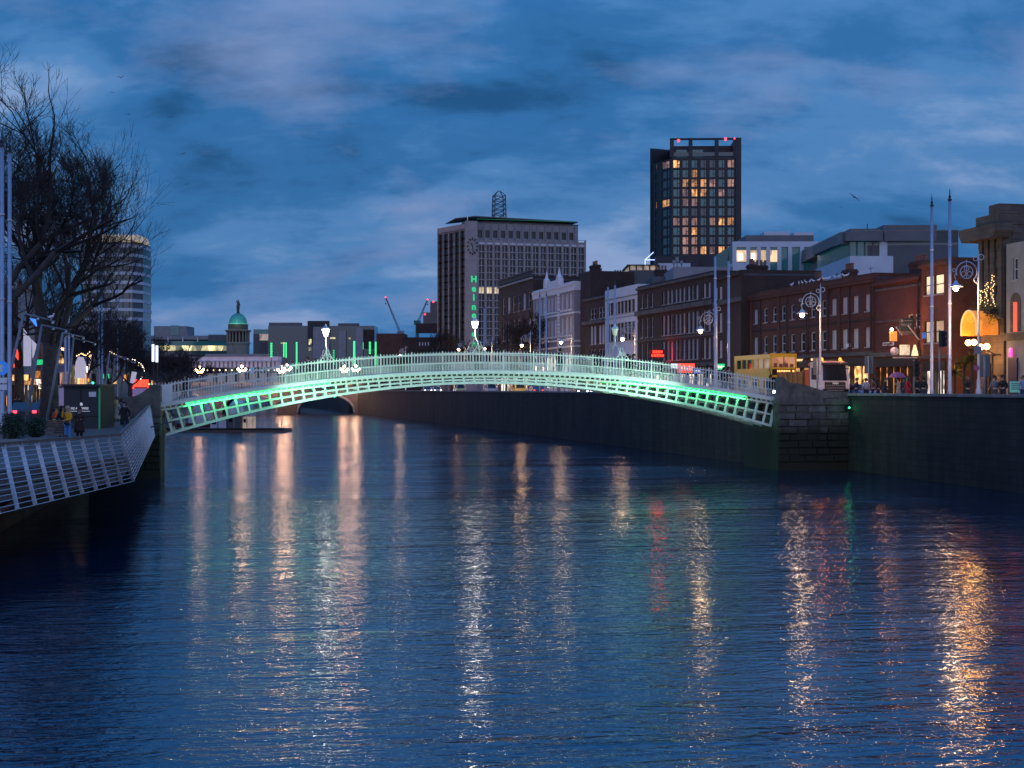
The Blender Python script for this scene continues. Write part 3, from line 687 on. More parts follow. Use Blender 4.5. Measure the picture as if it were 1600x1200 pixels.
def person(loc, rot, pose, label, coat=(.02,.02,.025), trs=(.03,.03,.04), hair=(.04,.025,.015), h=1.72, long=False, style='short', bag=None, group='people out along the quays', vest=None, shoe=(.03,.03,.03), scarf=None):
    p = POSES[pose]; t = thing('person', label, 'person', loc, rot, group); t.scale = (h/1.72,)*3
    def part(name, key, mt, mk):
        k = (pose, key, mt.name if hasattr(mt, 'name') else key)
        if k not in PM: PM[k] = mk().mesh(name, mt, True)
        return link(name, PM[k], t)
    part('body', 'body', M['skin'], lambda: p['body'])
    cm = cloth(coat)
    part('coat', 'coat', cm, lambda: p['coat'])
    if long: part('coat_skirt', 'skirt', cm, lambda: p['skirt'])
    part('trousers', 'trs', cloth(trs), lambda: p['trs'])
    part('shoes', 'shoes', cloth(shoe), lambda: p['shoes'])
    hz, hy = p['hz'], p['hy']; hm = cloth(hair)
    def hair_mesh():
        m = MB()
        m.lathe([(.115,-.01),(.118,.03),(.105,.085),(.07,.12),(.02,.132)], 10, (0,hy+.012,hz))
        m.box(-.105,.105,hy+.03,hy+.125,hz-.10,hz+.05)
        if style == 'long': m.tube([(.07,hy+.05,hz),(.09,hy+.03,hz-.15),(.085,hy+.0,hz-.30)], [.05,.055,.03], 7); m.tube([(-.07,hy+.05,hz),(-.09,hy+.03,hz-.15),(-.085,hy+.0,hz-.30)], [.05,.055,.03], 7); m.tube([(0,hy+.08,hz),(0,hy+.09,hz-.30)], [.09,.07], 8)
        if style == 'bobble': m.ball((0,hy,hz+.16), .05, 7, 5)
        return m
    k = (pose, 'hair', style, hm.name)
    if k not in PM: PM[k] = hair_mesh().mesh('hair', hm, True)
    nm = 'hat' if style in ('cap', 'bobble') else 'hood' if style == 'hood' else 'hair'
    if style == 'hood':
        k = (pose, 'hood', hm.name)
        if k not in PM: PM[k] = MB().lathe([(.13,-.16),(.135,-.05),(.135,.05),(.10,.12),(.02,.15)], 10, (0,hy+.04,hz)).mesh('hood', hm, True)
    link(nm, PM[k], t)
    m = MB()
    for s in (-1,1): m.ball((s*.036,hy-.092,hz+.012), .012, 5, 4)
    m.tube([(-.03,hy-.095,hz-.06),(.03,hy-.095,hz-.06)], .006, 4)
    kk = (pose, 'eyes')
    if kk not in PM: PM[kk] = m.mesh('face', M['black'])
    link('face', PM[kk], t)
    if vest: MB().lathe([(.185,-.22),(.18,0),(.185,.2),(.13,.34)], 12, (0,0,1.14)).xf(Matrix.Diagonal((1,.78,1,1))).build('vest', cloth(vest), t)
    if vest: MB().lathe([(.192,-.03),(.192,.03)], 12, (0,0,1.08)).xf(Matrix.Diagonal((1,.78,1,1))).build('reflective_band', M['white_sign'], t)
    if scarf: MB().lathe([(.09,-.05),(.10,0),(.08,.05)], 10, (0,-p['bend'],1.5)).build('scarf', cloth(scarf), t)
    return t
# ================================================================ boardwalk on the left
T0, T1, T2 = W(0,695,44.5), W(187,680,54.2), W(234,633,90)
B0, B1, B2 = W(22,797,43.2), W(208,752,55.6), W(241.5,682,89)
TX, BX = T0+(T0-T1)*1.2, B0+(B0-B1)*1.2
bw = thing('boardwalk', 'timber boardwalk cantilevered from the left quay wall above the river', 'boardwalk', (0,0,0))
ZD, ZD2 = 3.2, 3.9
def inner(p): u = p.dot(RD); return uv(u, lerp_line(LW, u)-.3, 0)
def plank_rows():
    m = MB()
    segs = [(TX, T1, ZD, ZD, 46), (T1, T2, ZD, ZD2, 56)]
    for a, b, za, zb_, n in segs:
        ia, ib = inner(a), inner(b)
        for k in range(n):
            for f0, f1 in (((k+.03)/n, (k+.97)/n),):
                p0, p1 = a.lerp(b, f0), a.lerp(b, f1); q0, q1 = ia.lerp(ib, f0), ia.lerp(ib, f1); z0, z1 = za+(zb_-za)*f0, za+(zb_-za)*f1
                vs = [(p0.x,p0.y,z0-.05),(p1.x,p1.y,z1-.05),(q1.x,q1.y,z1-.05),(q0.x,q0.y,z0-.05)]; m.add(vs+[(x,y,z+.05) for x,y,z in vs], [(0,3,2,1),(4,5,6,7),(0,1,5,4),(1,2,6,5),(2,3,7,6),(3,0,4,7)])
    return m
o = plank_rows().build('deck_planks', M['timber'], bw); o['kind'] = 'stuff'
for a, b, za, zb_ in ((TX, T1, ZD, ZD), (T1, T2, ZD, ZD2)):     # edge boards one above the other
    for j in range(4):
        dz = -.06-j*.23
        MB().bar((a.x,a.y,za+dz-.11), (b.x,b.y,zb_+dz-.11), .07, .20).build('edge_board', M['timber'], bw)
for k in range(9):
    p = TX.lerp(T1, (k+.5)/9); q = inner(p); MB().bar((p.x,p.y,ZD-.55), (q.x,q.y,ZD-.95), .14, .3).build('bracket', M['dark_metal'], bw)
for k in range(7):
    p = T1.lerp(T2, (k+.5)/7); q = inner(p); MB().bar((p.x,p.y,ZD-.45), (q.x,q.y,ZD-.95), .14, .3).build('bracket', M['dark_metal'], bw)
a, b = uv(20, -7.2, 1.4), uv(62, -8.8, 1.6); MB().bar(a, b, .28, .2).build('support_beam', M['timber'], bw)
rl = thing('boardwalk_railing', 'leaning steel boardwalk railing with horizontal bars and a timber handrail', 'railing', (0,0,0))
def rail_section(ta, tb, ba, bb, nrail, nposts, pw, first, mesh=False, rr=.013):
    MB().bar(ta+Vector((0,0,.03)), tb+Vector((0,0,.03)), .15, .09).build('handrail', M['timber'], rl)
    for j in range(nrail+1):
        f = (j+.6)/(nrail+.6); a, b = ta.lerp(ba, f), tb.lerp(bb, f)
        MB().tube([a, b], rr, 5).build('rail', M['steel'], rl)
    for k in range(nposts+1):
        if k == 0 and not first: continue
        f = k/nposts; a, b = ta.lerp(tb, f), ba.lerp(bb, f)
        MB().bar(a, b, .025, pw, (tb-ta).cross(b-a)).build('post', M['steel'], rl)
    if mesh:
        m = MB()
        for k in range(nposts*5):
            f = (k+.5)/(nposts*5); tri_tube(m, ta.lerp(tb, f), ba.lerp(bb, f), .006, .006)
        o = m.build('wire', M['steel'], rl); o['kind'] = 'stuff'
rail_section(TX, T1, BX, B1, 12, 18, .14, True)
rail_section(T1, T2, B1, B2, 13, 16, .08, False, True, .016)
# kiosk
kb = W(127, 682, 76); kiosk = thing('coffee_kiosk', 'black coffee kiosk with white lettering on the boardwalk', 'kiosk', (kb.x, kb.y, 3.2), R(-6))
MB().box(-.98,.98,0,2.2,0,2.72).build('body', M['black'], kiosk)
MB().box(-1.08,1.08,-.12,2.3,2.72,2.83).build('roof', M['dark_metal'], kiosk)
for x0, x1 in ((-.96,-.02),(.02,.96)):
    MB().box(x0+.02,x1-.02,-.03,-.003,.12,1.05).build('panel', M['dark_metal'], kiosk); MB().box(x0+.02,x1-.02,-.03,-.003,1.12,2.55).build('panel', M['dark_metal'], kiosk)
MB().box(.99,1.06,-.06,.02,.1,2.6).build('green_trim', mat('green strip', (.03,.35,.16), .5, emit=(.02,.5,.2), estr=.12), kiosk)
MB().box(.45,.85,-.06,-.035,2.15,2.42).build('sign_plate', M['white_sign'], kiosk)
M['letter'] = mat('white lettering', (.8,.8,.8), .5, emit=(1,1,1), estr=.25)
text('lettering', 'LIKE A COFFEE', .165, M['letter'], kiosk, (-.12,-.04,1.52), (R(90),0,0), .006, bold=.004)
MB().box(-.75,.5,-.042,-.034,1.36,1.385).build('underline', M['letter'], kiosk)
MB().vprism([(-.05,1.68),(.08,1.66),(.1,1.78),(.02,1.86),(-.06,1.8)], -.042, -.034).build('emblem', M['letter'], kiosk)
# bushes in planters
def bush(px, py, Y, w_, h_, seed, label):
    b = W(px, py, Y); rnd = random.Random(seed); t = thing('evergreen_bush', label, 'bush', (b.x, b.y, 3.2), 0, 'evergreen bushes in boardwalk planters')
    MB().box(-w_*.4,w_*.4,-.3,.3,0,.45).build('planter', M['grey_metal'], t)
    lm, sm = MB(), MB()
    for k in range(26):
        a = rnd.uniform(0,6.28); e = Vector((math.cos(a)*rnd.random()*w_*.5, math.sin(a)*rnd.random()*.35, .45+rnd.uniform(.4,1)*(h_-.45))); sm.tube([(0,0,.4), tuple(e)], [.02,.006], 4, False)
    for k in range(2600):
        while True:
            p = Vector((rnd.uniform(-1,1), rnd.uniform(-1,1), rnd.uniform(-1,1)))
            if p.length < 1 and p.length > .25: break
        lump = .8+.25*math.sin(p.x*5+seed)*math.cos(p.z*4+p.y*3)
        p = Vector((p.x*w_*.55*lump, p.y*.5*lump, .42+(p.z*.5+.5)*(h_-.42)*(.85+.2*lump)))
        d = Vector((rnd.gauss(0,1), rnd.gauss(0,1), rnd.gauss(.3,1))).normalized(); s = d.orthogonal().normalized(); L_ = rnd.uniform(.05,.10); wd = L_*.42
        lm.add([p, p+d*L_*.5+s*wd, p+d*L_, p+d*L_*.5-s*wd], [(0,1,2,3)])
    sm.build('stems', M['twig'], t); lm.build('leaves', M['leaf'], t); return t
bush(20, 690, 60, 1.35, 1.55, 1, 'dark evergreen bush in a planter, the larger one nearest the left edge')
bush(56, 688, 62, 1.0, 1.35, 2, 'dark evergreen bush in a planter next to the slatted timber bench')
bb = W(78, 690, 66); bn = thing('slatted_bench', 'slatted timber bench backed against the planter on the boardwalk', 'bench', (bb.x, bb.y, 3.2), R(25))
for j in range(7): MB().box(-.8,.8,.0+j*.012,.05+j*.012,.45+j*.10,.52+j*.10).build('slat', M['timber'], bn)
for j in range(4): MB().box(-.8,.8,-.45+j*.115,-.36+j*.115,.40,.44).build('seat_slat', M['timber'], bn)
for x in (-.7,.7): MB().box(x-.04,x+.04,-.42,.06,0,.40).build('leg', M['dark_metal'], bn)
# people on the boardwalk
def at(px, py, Y, z): p = W(px, py, Y); return (p.x, p.y, z)
BW_G = 'people standing on the boardwalk'
pj = person(at(106,690,66,3.2), R(-25), 'phone', 'woman in bright yellow jacket and blue jeans lifting a hand to her face', (.72,.36,.015), (.09,.27,.55), (.42,.30,.17), 1.74, style='long', group=BW_G)
m = MB().ball((.14,-.22,.98), .14, 9, 6, .75); m.v = [(x,y*.7-.08,z) for x,y,z in m.v]; m.build('shoulder_bag', M['black'], pj, smooth=True)
MB().tube([(-.13,-.10,1.42),(.02,-.17,1.2),(.14,-.15,1.0)], .014, 5).build('bag_strap', M['black'], pj)
person(at(124,690,67,3.2), R(15), 'hold', 'woman in a long dark brown coat and hat holding a cup', (.045,.02,.018), (.03,.02,.02), (.07,.025,.02), 1.66, True, 'cap', group=BW_G)
person(at(97,690,68,3.2), R(40), 'stand', 'person in black hooded coat behind the yellow jacket', (.012,.012,.014), (.02,.02,.02), (.012,.012,.014), 1.70, True, 'hood', group=BW_G)
person(at(88,690,70,3.2), R(60), 'hold', 'worker in an orange high visibility vest beside the kiosk', (.30,.07,.03), (.03,.03,.04), (.05,.03,.02), 1.68, group=BW_G, vest=(.85,.13,.02))
person(at(172,664,84,3.42), R(170), 'stand', 'man in dark jacket and beige trousers seen from behind', (.02,.022,.035), (.36,.28,.20), (.02,.015,.01), 1.80, group=BW_G)
person(at(160.5,664,83,3.42), R(110), 'hold', 'person in olive coat and white cap beside the kiosk', (.09,.07,.03), (.03,.03,.035), (.6,.6,.6), 1.72, group=BW_G, style='cap')
person(at(181.5,664,85,3.42), R(190), 'stand', 'woman with blond hair in a pale beige coat', (.36,.31,.26), (.04,.04,.05), (.45,.30,.12), 1.68, True, 'long', group=BW_G)
person(at(190,662,86,3.45), R(150), 'stand', 'person in a teal blue jacket with dark hair near the stone wall', (.02,.11,.20), (.04,.04,.05), (.02,.015,.01), 1.70, group=BW_G)
person(at(195,684,76,3.3), R(-20), 'walk', 'man in black coat and cap walking behind the railing corner', (.012,.012,.016), (.03,.05,.09), (.012,.012,.014), 1.76, True, 'cap', group=BW_G)
# a dark umbrella held over the group
uo = W(171, 618, 84); um = thing('umbrella', 'dark burgundy umbrella held over the waiting group beside the kiosk', 'umbrella', (uo.x, uo.y, 5.15), 0)
MB().lathe([(.62,-.02),(.60,.05),(.45,.20),(.22,.30),(.02,.34)], 10).build('canopy', cloth((.06,.015,.02)), um); MB().tube([(0,0,-.75),(0,0,.34)], .012, 5).build('shaft', M['dark_metal'], um)
# leaning lamp masts of the boardwalk
def lean_mast(base, topp, tip, Y, label):
    b, t_, e = W(*base, Y), W(*topp, Y), W(*tip, Y+1.5); b.z = 3.2
    t = thing('leaning_mast', label, 'mast', (b.x, b.y, 3.2), 0, 'leaning masts along the boardwalk'); o_ = Vector((b.x, b.y, 3.2))
    MB().tube([b-o_, t_-o_], [.095,.06], 8).build('post', M['grey_metal'], t, smooth=True)
    MB().tube([t_-o_, e-o_], [.055,.04], 6).build('arm', M['grey_metal'], t, smooth=True)
    for f in (.45, .95): q = (t_-o_).lerp(e-o_, f); MB().ball((q.x,q.y,q.z-.08), .07, 7, 5).build('fitting', M['steel'], t)
    return t
lean_mast((-11,680), (37,490), (85,502), 62, 'leaning grey mast, nearest one, in front of the big tree')
lean_mast((36,675), (65,508), (105,516), 70, 'leaning grey mast crossing the left of the big trunk')
lean_mast((69,672), (98,520), (132,527), 79, 'leaning grey mast rising right of the big trunk behind the people')
lean_mast((100,665), (115,528), (150,537), 88, 'leaning grey mast behind the kiosk roof')
lean_mast((158,645), (171,552), (200,560), 122, 'leaning grey mast right of the kiosk under the fairy lights')
lean_mast((170,643), (180,556), (212,566), 138, 'farther leaning mast beside the fairy lights, left of the white panel')
lean_mast((184,640), (196,562), (222,570), 156, 'farthest leaning mast before the stone wing wall')
# tall masts
def tall_mast(px, Y, zb_, ztop, r, label, group, tip=True):
    k = (px-800)/F; t = thing('tall_mast', label, 'mast', (k*Y, Y, zb_), 0, group)
    MB().lathe([(r*1.25,0),(r*1.25,.9),(r,.95),(r*.82,ztop-zb_-.1)], 10).build('pole', M['pole'], t, smooth=True)
    for z in (2.8, 6.2, 9.8):
        if z < ztop-zb_-1: MB().lathe([(r*1.12,z),(r*1.12,z+.06)], 10).build('band', M['steel'], t)
    if tip: MB().lathe([(r*1.1,0),(r*1.2,.08),(.05,.14),(.09,.26),(.03,.36),(.04,.46),(.008,.8)], 8, (0,0,ztop-zb_-.1)).build('finial', M['dark_metal'], t)
    return t
LG = 'tall steel masts along the left quay'
tall_mast(3, 60, GL, 16.2, .105, 'tall steel mast at the very left edge', LG); tall_mast(15, 62, GL, 16.3, .10, 'tall steel mast just left of the leaning masts', LG)
tall_mast(102, 104, GL, 17.4, .10, 'left of two close steel masts behind the kiosk', LG); tall_mast(107.5, 106, GL, 17.4, .10, 'right of two close steel masts behind the kiosk', LG)
tall_mast(154.5, 134, GL, 17.2, .10, 'left of two close masts in front of the tower with white bands', LG); tall_mast(159.5, 136, GL, 17.2, .10, 'right of two close masts in front of the tower with white bands', LG)
tall_mast(183.5, 160, GL, 17.2, .09, 'single thin mast right of the kiosk among the far trees', LG)
# bare trees
bare_tree('plane_tree', 'big bare tree with thick trunk rising behind the kiosk and masts', at(77,600,84,GL), 18.2, 4.7, 11, .50, .28, (.10,0), 8, .0095, 1.08)
bare_tree('plane_tree', 'bare tree at the left edge with high dark branches', at(-26,600,66,GL), 20.0, 3.4, 23, .42, .30, (0,0), 7, .010, 1.05)
bare_tree('plane_tree', 'bare tree behind the big one, at the left edge', at(30,600,108,GL), 17.0, 4.8, 31, .40, .26, (0,0), 7, .012, 1.0)
for i, (px, Y, hh, sp, lb) in enumerate(((132,128,12.5,5.5,'dark bare tree rising behind the coffee kiosk roof'), (172,150,11.6,5.5,'dark bare tree left of the fairy lights'), (203,172,11.2,5,'dark bare tree above the fairy lights'), (222,215,10.5,5,'outermost dark bare tree left of the white light bars'))):
    bare_tree('street_tree', lb, at(px,600,Y,GL), hh, sp, 40+i, .25, .25, (0,0), 6, .024, 1.05)
for i, (px, Y, hh, lb) in enumerate(((275,296,12,'bare quay tree left of the bridge lamps beyond the footbridge'), (262,300,10,'low bare tree beneath the white light bars'), (298,305,11,'bare tree in front of the lit rail bridge'))):
    bare_tree('quay_tree', lb, at(px,600,Y,4.5), hh, 5.5, 60+i, .25, .25, (0,0), 5, .035, 1.1)
# banners, signs
def slab(name, label, cat, pts, Y, thick, mt, group=None, lamp=None):
    ps = [W(x, y, Y) for x, y in pts]; o_ = ps[0]; t = thing(name, label, cat, tuple(o_), 0, group)
    n = len(ps); vs = [tuple(p-o_) for p in ps]+[tuple(p-o_+Vector((0,thick,0))) for p in ps]
    MB().add(vs, [tuple(range(n)), tuple(reversed(range(n,2*n)))]+[((i+1)%n, i, i+n, (i+1)%n+n) for i in range(n)]).build('panel', mt, t); return t
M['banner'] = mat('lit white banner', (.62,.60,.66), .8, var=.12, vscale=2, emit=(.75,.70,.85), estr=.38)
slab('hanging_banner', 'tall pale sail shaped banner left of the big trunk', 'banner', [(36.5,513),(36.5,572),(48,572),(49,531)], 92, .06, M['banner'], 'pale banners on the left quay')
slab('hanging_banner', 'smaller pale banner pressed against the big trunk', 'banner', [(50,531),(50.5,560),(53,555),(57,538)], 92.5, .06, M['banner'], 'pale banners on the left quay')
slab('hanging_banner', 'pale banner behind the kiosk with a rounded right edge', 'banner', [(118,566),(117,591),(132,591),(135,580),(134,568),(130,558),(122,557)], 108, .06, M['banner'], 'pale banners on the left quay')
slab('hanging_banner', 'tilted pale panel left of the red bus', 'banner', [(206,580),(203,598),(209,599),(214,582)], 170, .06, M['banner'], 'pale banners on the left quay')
slab('lit_screen', 'small bright blue screen hanging high in the big tree', 'screen', [(46,497),(56,510),(58.5,509),(58,499)], 90, .1, glow('blue screen', (.05,.25,1.0), 1.2))
sp_ = W(2, 575, 58); rs = thing('round_road_sign', 'round blue road sign with white plates on the left edge mast', 'road sign', tuple(sp_), R(8))
MB().lathe([(.30,-.015),(.30,.015)], 18).xf(Matrix.Rotation(R(90),4,'X')).build('disc', M['blue_sign'], rs)
MB().vprism([(-.05,-.16),(.05,-.16),(.05,.02),(.13,.02),(0,.17),(-.13,.02),(-.05,.02)], -.035, -.02).build('arrow', M['white_sign'], rs)
MB().box(-.20,.22,-.02,.02,-.62,-.40).build('plate', M['white_sign'], rs); MB().box(-.20,.22,-.02,.02,-.90,-.68).build('plate', M['white_sign'], rs)
MB().box(-.03,.03,.02,.06,-.95,.3).build('bracket', M['dark_metal'], rs)
# light bars, fairy lights
for i, (px, y0, y1, lb) in enumerate(((239.5,538,565,'left of two tall white light bars beyond the stone wall'), (245.5,540,566,'right of two tall white light bars beyond the stone wall'))):
    b = W(px, y1, 160); t = thing('light_bar', lb, 'light', (b.x, b.y, 4.4), 0, 'white light bars')
    zz0, zz1 = zat(y1,160)-4.4, zat(y0,160)-4.4
    MB().tube([(0,0,0),(0,0,zz1+.1)], .06, 6).build('pole', M['dark_metal'], t); MB().box(-.14,.14,-.14,-.07,zz0,zz1).build('light_panel', M['blue_led'], t)
def string_lights(name, label, pts, Y0, Y1, nb, mt, r=.05):
    ps = []
    for i in range(nb):
        f = i/(nb-1)*(len(pts)-1); j = min(int(f), len(pts)-2); g = f-j
        x = pts[j][0]+(pts[j+1][0]-pts[j][0])*g; y = pts[j][1]+(pts[j+1][1]-pts[j][1])*g; ps.append(W(x, y, Y0+(Y1-Y0)*i/(nb-1)))
    o_ = ps[0]; t = thing(name, label, 'fairy lights', tuple(o_)); MB().tube([p-o_+Vector((0,0,r)) for p in ps], .012, 4).build('wire', M['black'], t)
    bm_ = MB().ball((0,0,0), r, 6, 4).mesh('bulb', mt)
    for p in ps: link('bulb', bm_, t, tuple(p-o_))
string_lights('string_light', 'string of warm fairy lights sloping down right of the kiosk', [(168,548),(185,556),(205,566),(224,574)], 150, 190, 16, M['bulb_fairy'], .07)
string_lights('string_light', 'loop of white fairy lights above the red bus', [(196,560),(210,562),(222,570),(226,580),(220,592)], 160, 185, 16, M['bulb_white'], .04)
string_lights('string_light', 'short string of warm lights over the kiosk roof', [(120,556),(128,552),(133,556),(140,550)], 112, 122, 8, M['bulb_fairy'], .05)
# ---- buildings of the left quay, seen between the trees
def hbuilding(name, label, cat, pa, pb, z0, z1, mwall, cols, rows, wmat, depth=10, parap=.6, roofm=None, group=None, dep=.2, frame=None, cornice=True, x_pad=.6, skip=None, litf=None, shop=None, sash=True, sub=1, back=None):
    """A street building: pa, pb are the two ends of the facade (world xy, facade seen with pa at left), rows = [(z_sill, z_head)] and cols = [(x0, x1)]."""
    d = (pb-pa); d.z = 0; wd = d.length; ang = math.atan2(d.y, d.x)
    t = thing(name, label, cat, (pa.x, pa.y, 0), ang, group)
    holes = []; cells = []
    for ri, (za, zb_) in enumerate(rows):
        for ci, (xa, xb) in enumerate(cols):
            if skip and skip(ci, ri): continue
            holes.append((xa, xb, za, zb_)); cells.append((ci, ri, xa, xb, za, zb_))
    zs = z0
    m = MB().facade(0, wd, z0, z1, holes+([(shop[0], shop[1], shop[2], shop[3])] if shop else []), dep)
    m.add([(0,0,z0),(0,depth,z0),(0,depth,z1),(0,0,z1)], [(0,3,2,1)][::-1]); m.add([(wd,0,z0),(wd,depth,z0),(wd,depth,z1),(wd,0,z1)], [(0,1,2,3)]); m.add([(0,depth,z0),(wd,depth,z0),(wd,depth,z1),(0,depth,z1)], [(3,2,1,0)])
    m.build('wall', mwall, t)
    MB().box(-.02, wd+.02, .3, depth-.1, z1-parap-.2, z1-parap).build('roof', roofm or M['slate'], t)
    if cornice: MB().box(-.03, wd+.03, -.28, .02, z1-.55, z1-.25).build('cornice', cornice if cornice is not True else mwall, t)
    fm = frame or M['sash']; cache = {}
    for ci, ri, xa, xb, za, zb_ in cells:
        w_, h_ = xb-xa, zb_-za; key = (round(w_,2), round(h_,2))
        if key not in cache:
            f = MB(); th = .07
            f.box(0,th,dep-.09,dep-.01,0,h_); f.box(w_-th,w_,dep-.09,dep-.01,0,h_); f.box(th,w_-th,dep-.09,dep-.01,0,th); f.box(th,w_-th,dep-.09,dep-.01,h_-th,h_)
            if sash:
                f.box(th,w_-th,dep-.10,dep-.015,h_*.5-.035,h_*.5+.035)
                for q in range(1, sub+1): xx = w_*q/(sub+1); f.box(xx-.02,xx+.02,dep-.08,dep-.02,th,h_*.5-.035); f.box(xx-.02,xx+.02,dep-.08,dep-.02,h_*.5+.035,h_-th)
            cache[key] = (f.mesh('window', fm), MB().add([(0,dep,0),(w_,dep,0),(w_,dep,h_),(0,dep,h_)], [(0,1,2,3)]), {}, MB().box(-.06,w_+.06,-.08,.05,-.1,-.002).mesh('sill', M['stone_pale']))
        fr, pm, pc, sl = cache[key]
        wn = link('window', fr, t, (xa, 0, za)); mt = litf(ci, ri) if litf else wmat
        if mt.name not in pc: pc[mt.name] = pm.mesh('pane', mt)
        link('pane', pc[mt.name], wn)
        if sash and h_ < 4: link('sill', sl, wn)
    return t, wd
def shopfront(t, x0, x1, z0, z1, mlit, mframe, sign=None, nb=3, y=0.0, dep=.35):
    s = link('shopfront', MB().box(x0,x1,y-.12,y+.02,z1-.75,z1).mesh('shopfront', sign or mframe), t)
    MB().box(x0,x1,y-.05,y+dep,z0,z0+.45).build('stall_riser', mframe, s)
    for k in range(nb+1):
        xx = x0+(x1-x0)*k/nb; MB().box(max(x0,xx-.1),min(x1,xx+.1),y-.1,y+dep,z0+.45,z1-.75).build('pilaster', mframe, s)
    for k in range(nb):
        xa, xb = x0+(x1-x0)*k/nb+.12, x0+(x1-x0)*(k+1)/nb-.12
        MB().add([(xa,y+dep-.1,z0+.47),(xb,y+dep-.1,z0+.47),(xb,y+dep-.1,z1-.78),(xa,y+dep-.1,z1-.78)], [(0,1,2,3)]).build('shop_window', mlit, s)
        MB().box((xa+xb)/2-.03,(xa+xb)/2+.03,y+.1,y+dep-.12,z0+.47,z1-.78).build('mullion', mframe, s)
    return s
def evenly(x0, x1, n, w_): return [(x0+(x1-x0)*(k+.5)/n-w_/2, x0+(x1-x0)*(k+.5)/n+w_/2) for k in range(n)]
rnd = random.Random(4)
u0 = 92
LB = [('brick_orange','red brick quay building behind the left edge masts with lit shop',16,'shop_warm'), ('render_cream','cream quay building behind the pale banners with lit shop',14,'shop_orange'), ('brick_red','dark red brick quay building behind the big trunk with white shop',15,'shop_white'),
      ('render_white','white quay building behind the kiosk with warm shop',15,'shop_warm'), ('brick_dark','sooty brick quay building behind the close pair of masts',16,'shop_orange'), ('stone_pale','pale stone quay building behind the fairy lights',18,'shop_white'), ('brick_red','red brick quay building beyond the red bus',22,'shop_warm'),('render_cream','cream quay building before the farthest masts',24,'shop_orange'),('brick_dark','long dark quay building at the far end of the left street',40,'shop_warm'),('stone_pale','pale corner quay building beside the white light bars',34,'shop_white')]
for i, (mw, lb, wd, ms) in enumerate(LB):
    va, vb = lerp_line(LWALL, u0+wd)-13.4, lerp_line(LWALL, u0)-13.4
    pa, pb = uv(u0, vb), uv(u0+wd-.15, va); zt = GL+13+rnd.uniform(-1.5,2.5); n = max(3, int(wd/4))
    t, w_ = hbuilding('quay_building', lb, 'building', pa, pb, GL, zt, M[mw], evenly(.5, wd-.6, n, 1.2), [(8.3,10.4),(11.8,13.8)], M['glass'], 10, group='quay buildings along the left bank', litf=lambda c, r, rr=rnd: M['lit_warm'] if rr.random() < .35 else M['glass'], shop=(.5, wd-.6, GL+.02, GL+3.6))
    shopfront(t, .5, wd-.6, GL+.02, GL+3.6, M[ms], M['dark_metal'], M[['red_sign','shop_white','blue_sign','shop_warm','dark_metal','shop_orange','shop_white','red_sign','shop_warm','dark_metal'][i]], n)
    u0 += wd

for px, py, Y, w_, h_, mk, lb in ((24,560,108,.5,2.2,'red_sign','narrow red lit sign left of the pale banner'),(31,590,112,2.2,.7,'shop_warm','warm lit sign over the first shop'),(62,566,140,1.6,.8,'green_neon','green lit sign seen right of the big trunk'),(56,585,128,1.2,1.0,'shop_orange','orange lit sign beside the big trunk'),(70,604,120,2.0,.6,'shop_white','white lit sign low behind the big trunk'),(95,560,150,.8,1.6,'shop_warm','tall warm sign behind the close masts'),(112,580,150,1.2,1.1,'red_sign','red lit sign behind the pale banner above the kiosk'),(128,594,140,2.4,.5,'shop_orange','low orange lit sign just above the kiosk roof'),(141,575,165,.7,1.6,'shop_white','narrow white lit sign right of the rounded banner'),(165,588,175,1.4,.9,'green_neon','green and small lit sign right of the kiosk'),(177,597,180,1.8,.7,'shop_warm','warm lit sign above the waiting group'),(196,590,190,1.0,1.2,'shop_orange','orange lit sign left of the tilted panel'),(25,655,74,.2,.2,'shop_warm','tiny')):
    if lb == 'tiny': continue
    b = W(px,py,Y); t = thing('lit_sign', lb, 'lit sign', tuple(b), R(-20), 'lit signs along the left street'); w_ *= .65; h_ *= .65; MB().box(-w_/2,w_/2,0,.15,-h_/2,h_/2).build('panel', M[mk], t); MB().box(-w_/2-.05,w_/2+.05,.151,.25,-h_/2-.05,h_/2+.05).build('case', M['black'], t)
# warm street lanterns on the left street
for i, (px, py, Y, lb) in enumerate(((98,545,196,'warm street lantern right of the big trunk'),(48,521,176,'warm street lantern high beside the pale banner'),(141,556,215,'warm street lantern among the masts'),(212,566,235,'warm street lantern at the end of the fairy lights'))):
    b = W(px,py,Y); t = thing('street_lantern', lb, 'street lamp', (b.x,b.y,GL+.1), 0, 'street lanterns on the left street'); h = b.z-GL-.1
    MB().lathe([(.09,0),(.07,h-.4)], 8).build('post', M['lamp_paint'], t); MB().ball((0,0,h), .27, 10, 7).build('globe', M['bulb_dim'], t); MB().lathe([(.06,h-.42),(.12,h-.2)], 8).build('collar', M['dark_metal'], t); lamp(t, (0,-.5,h-.1), 150, (1,.56,.28), .15)
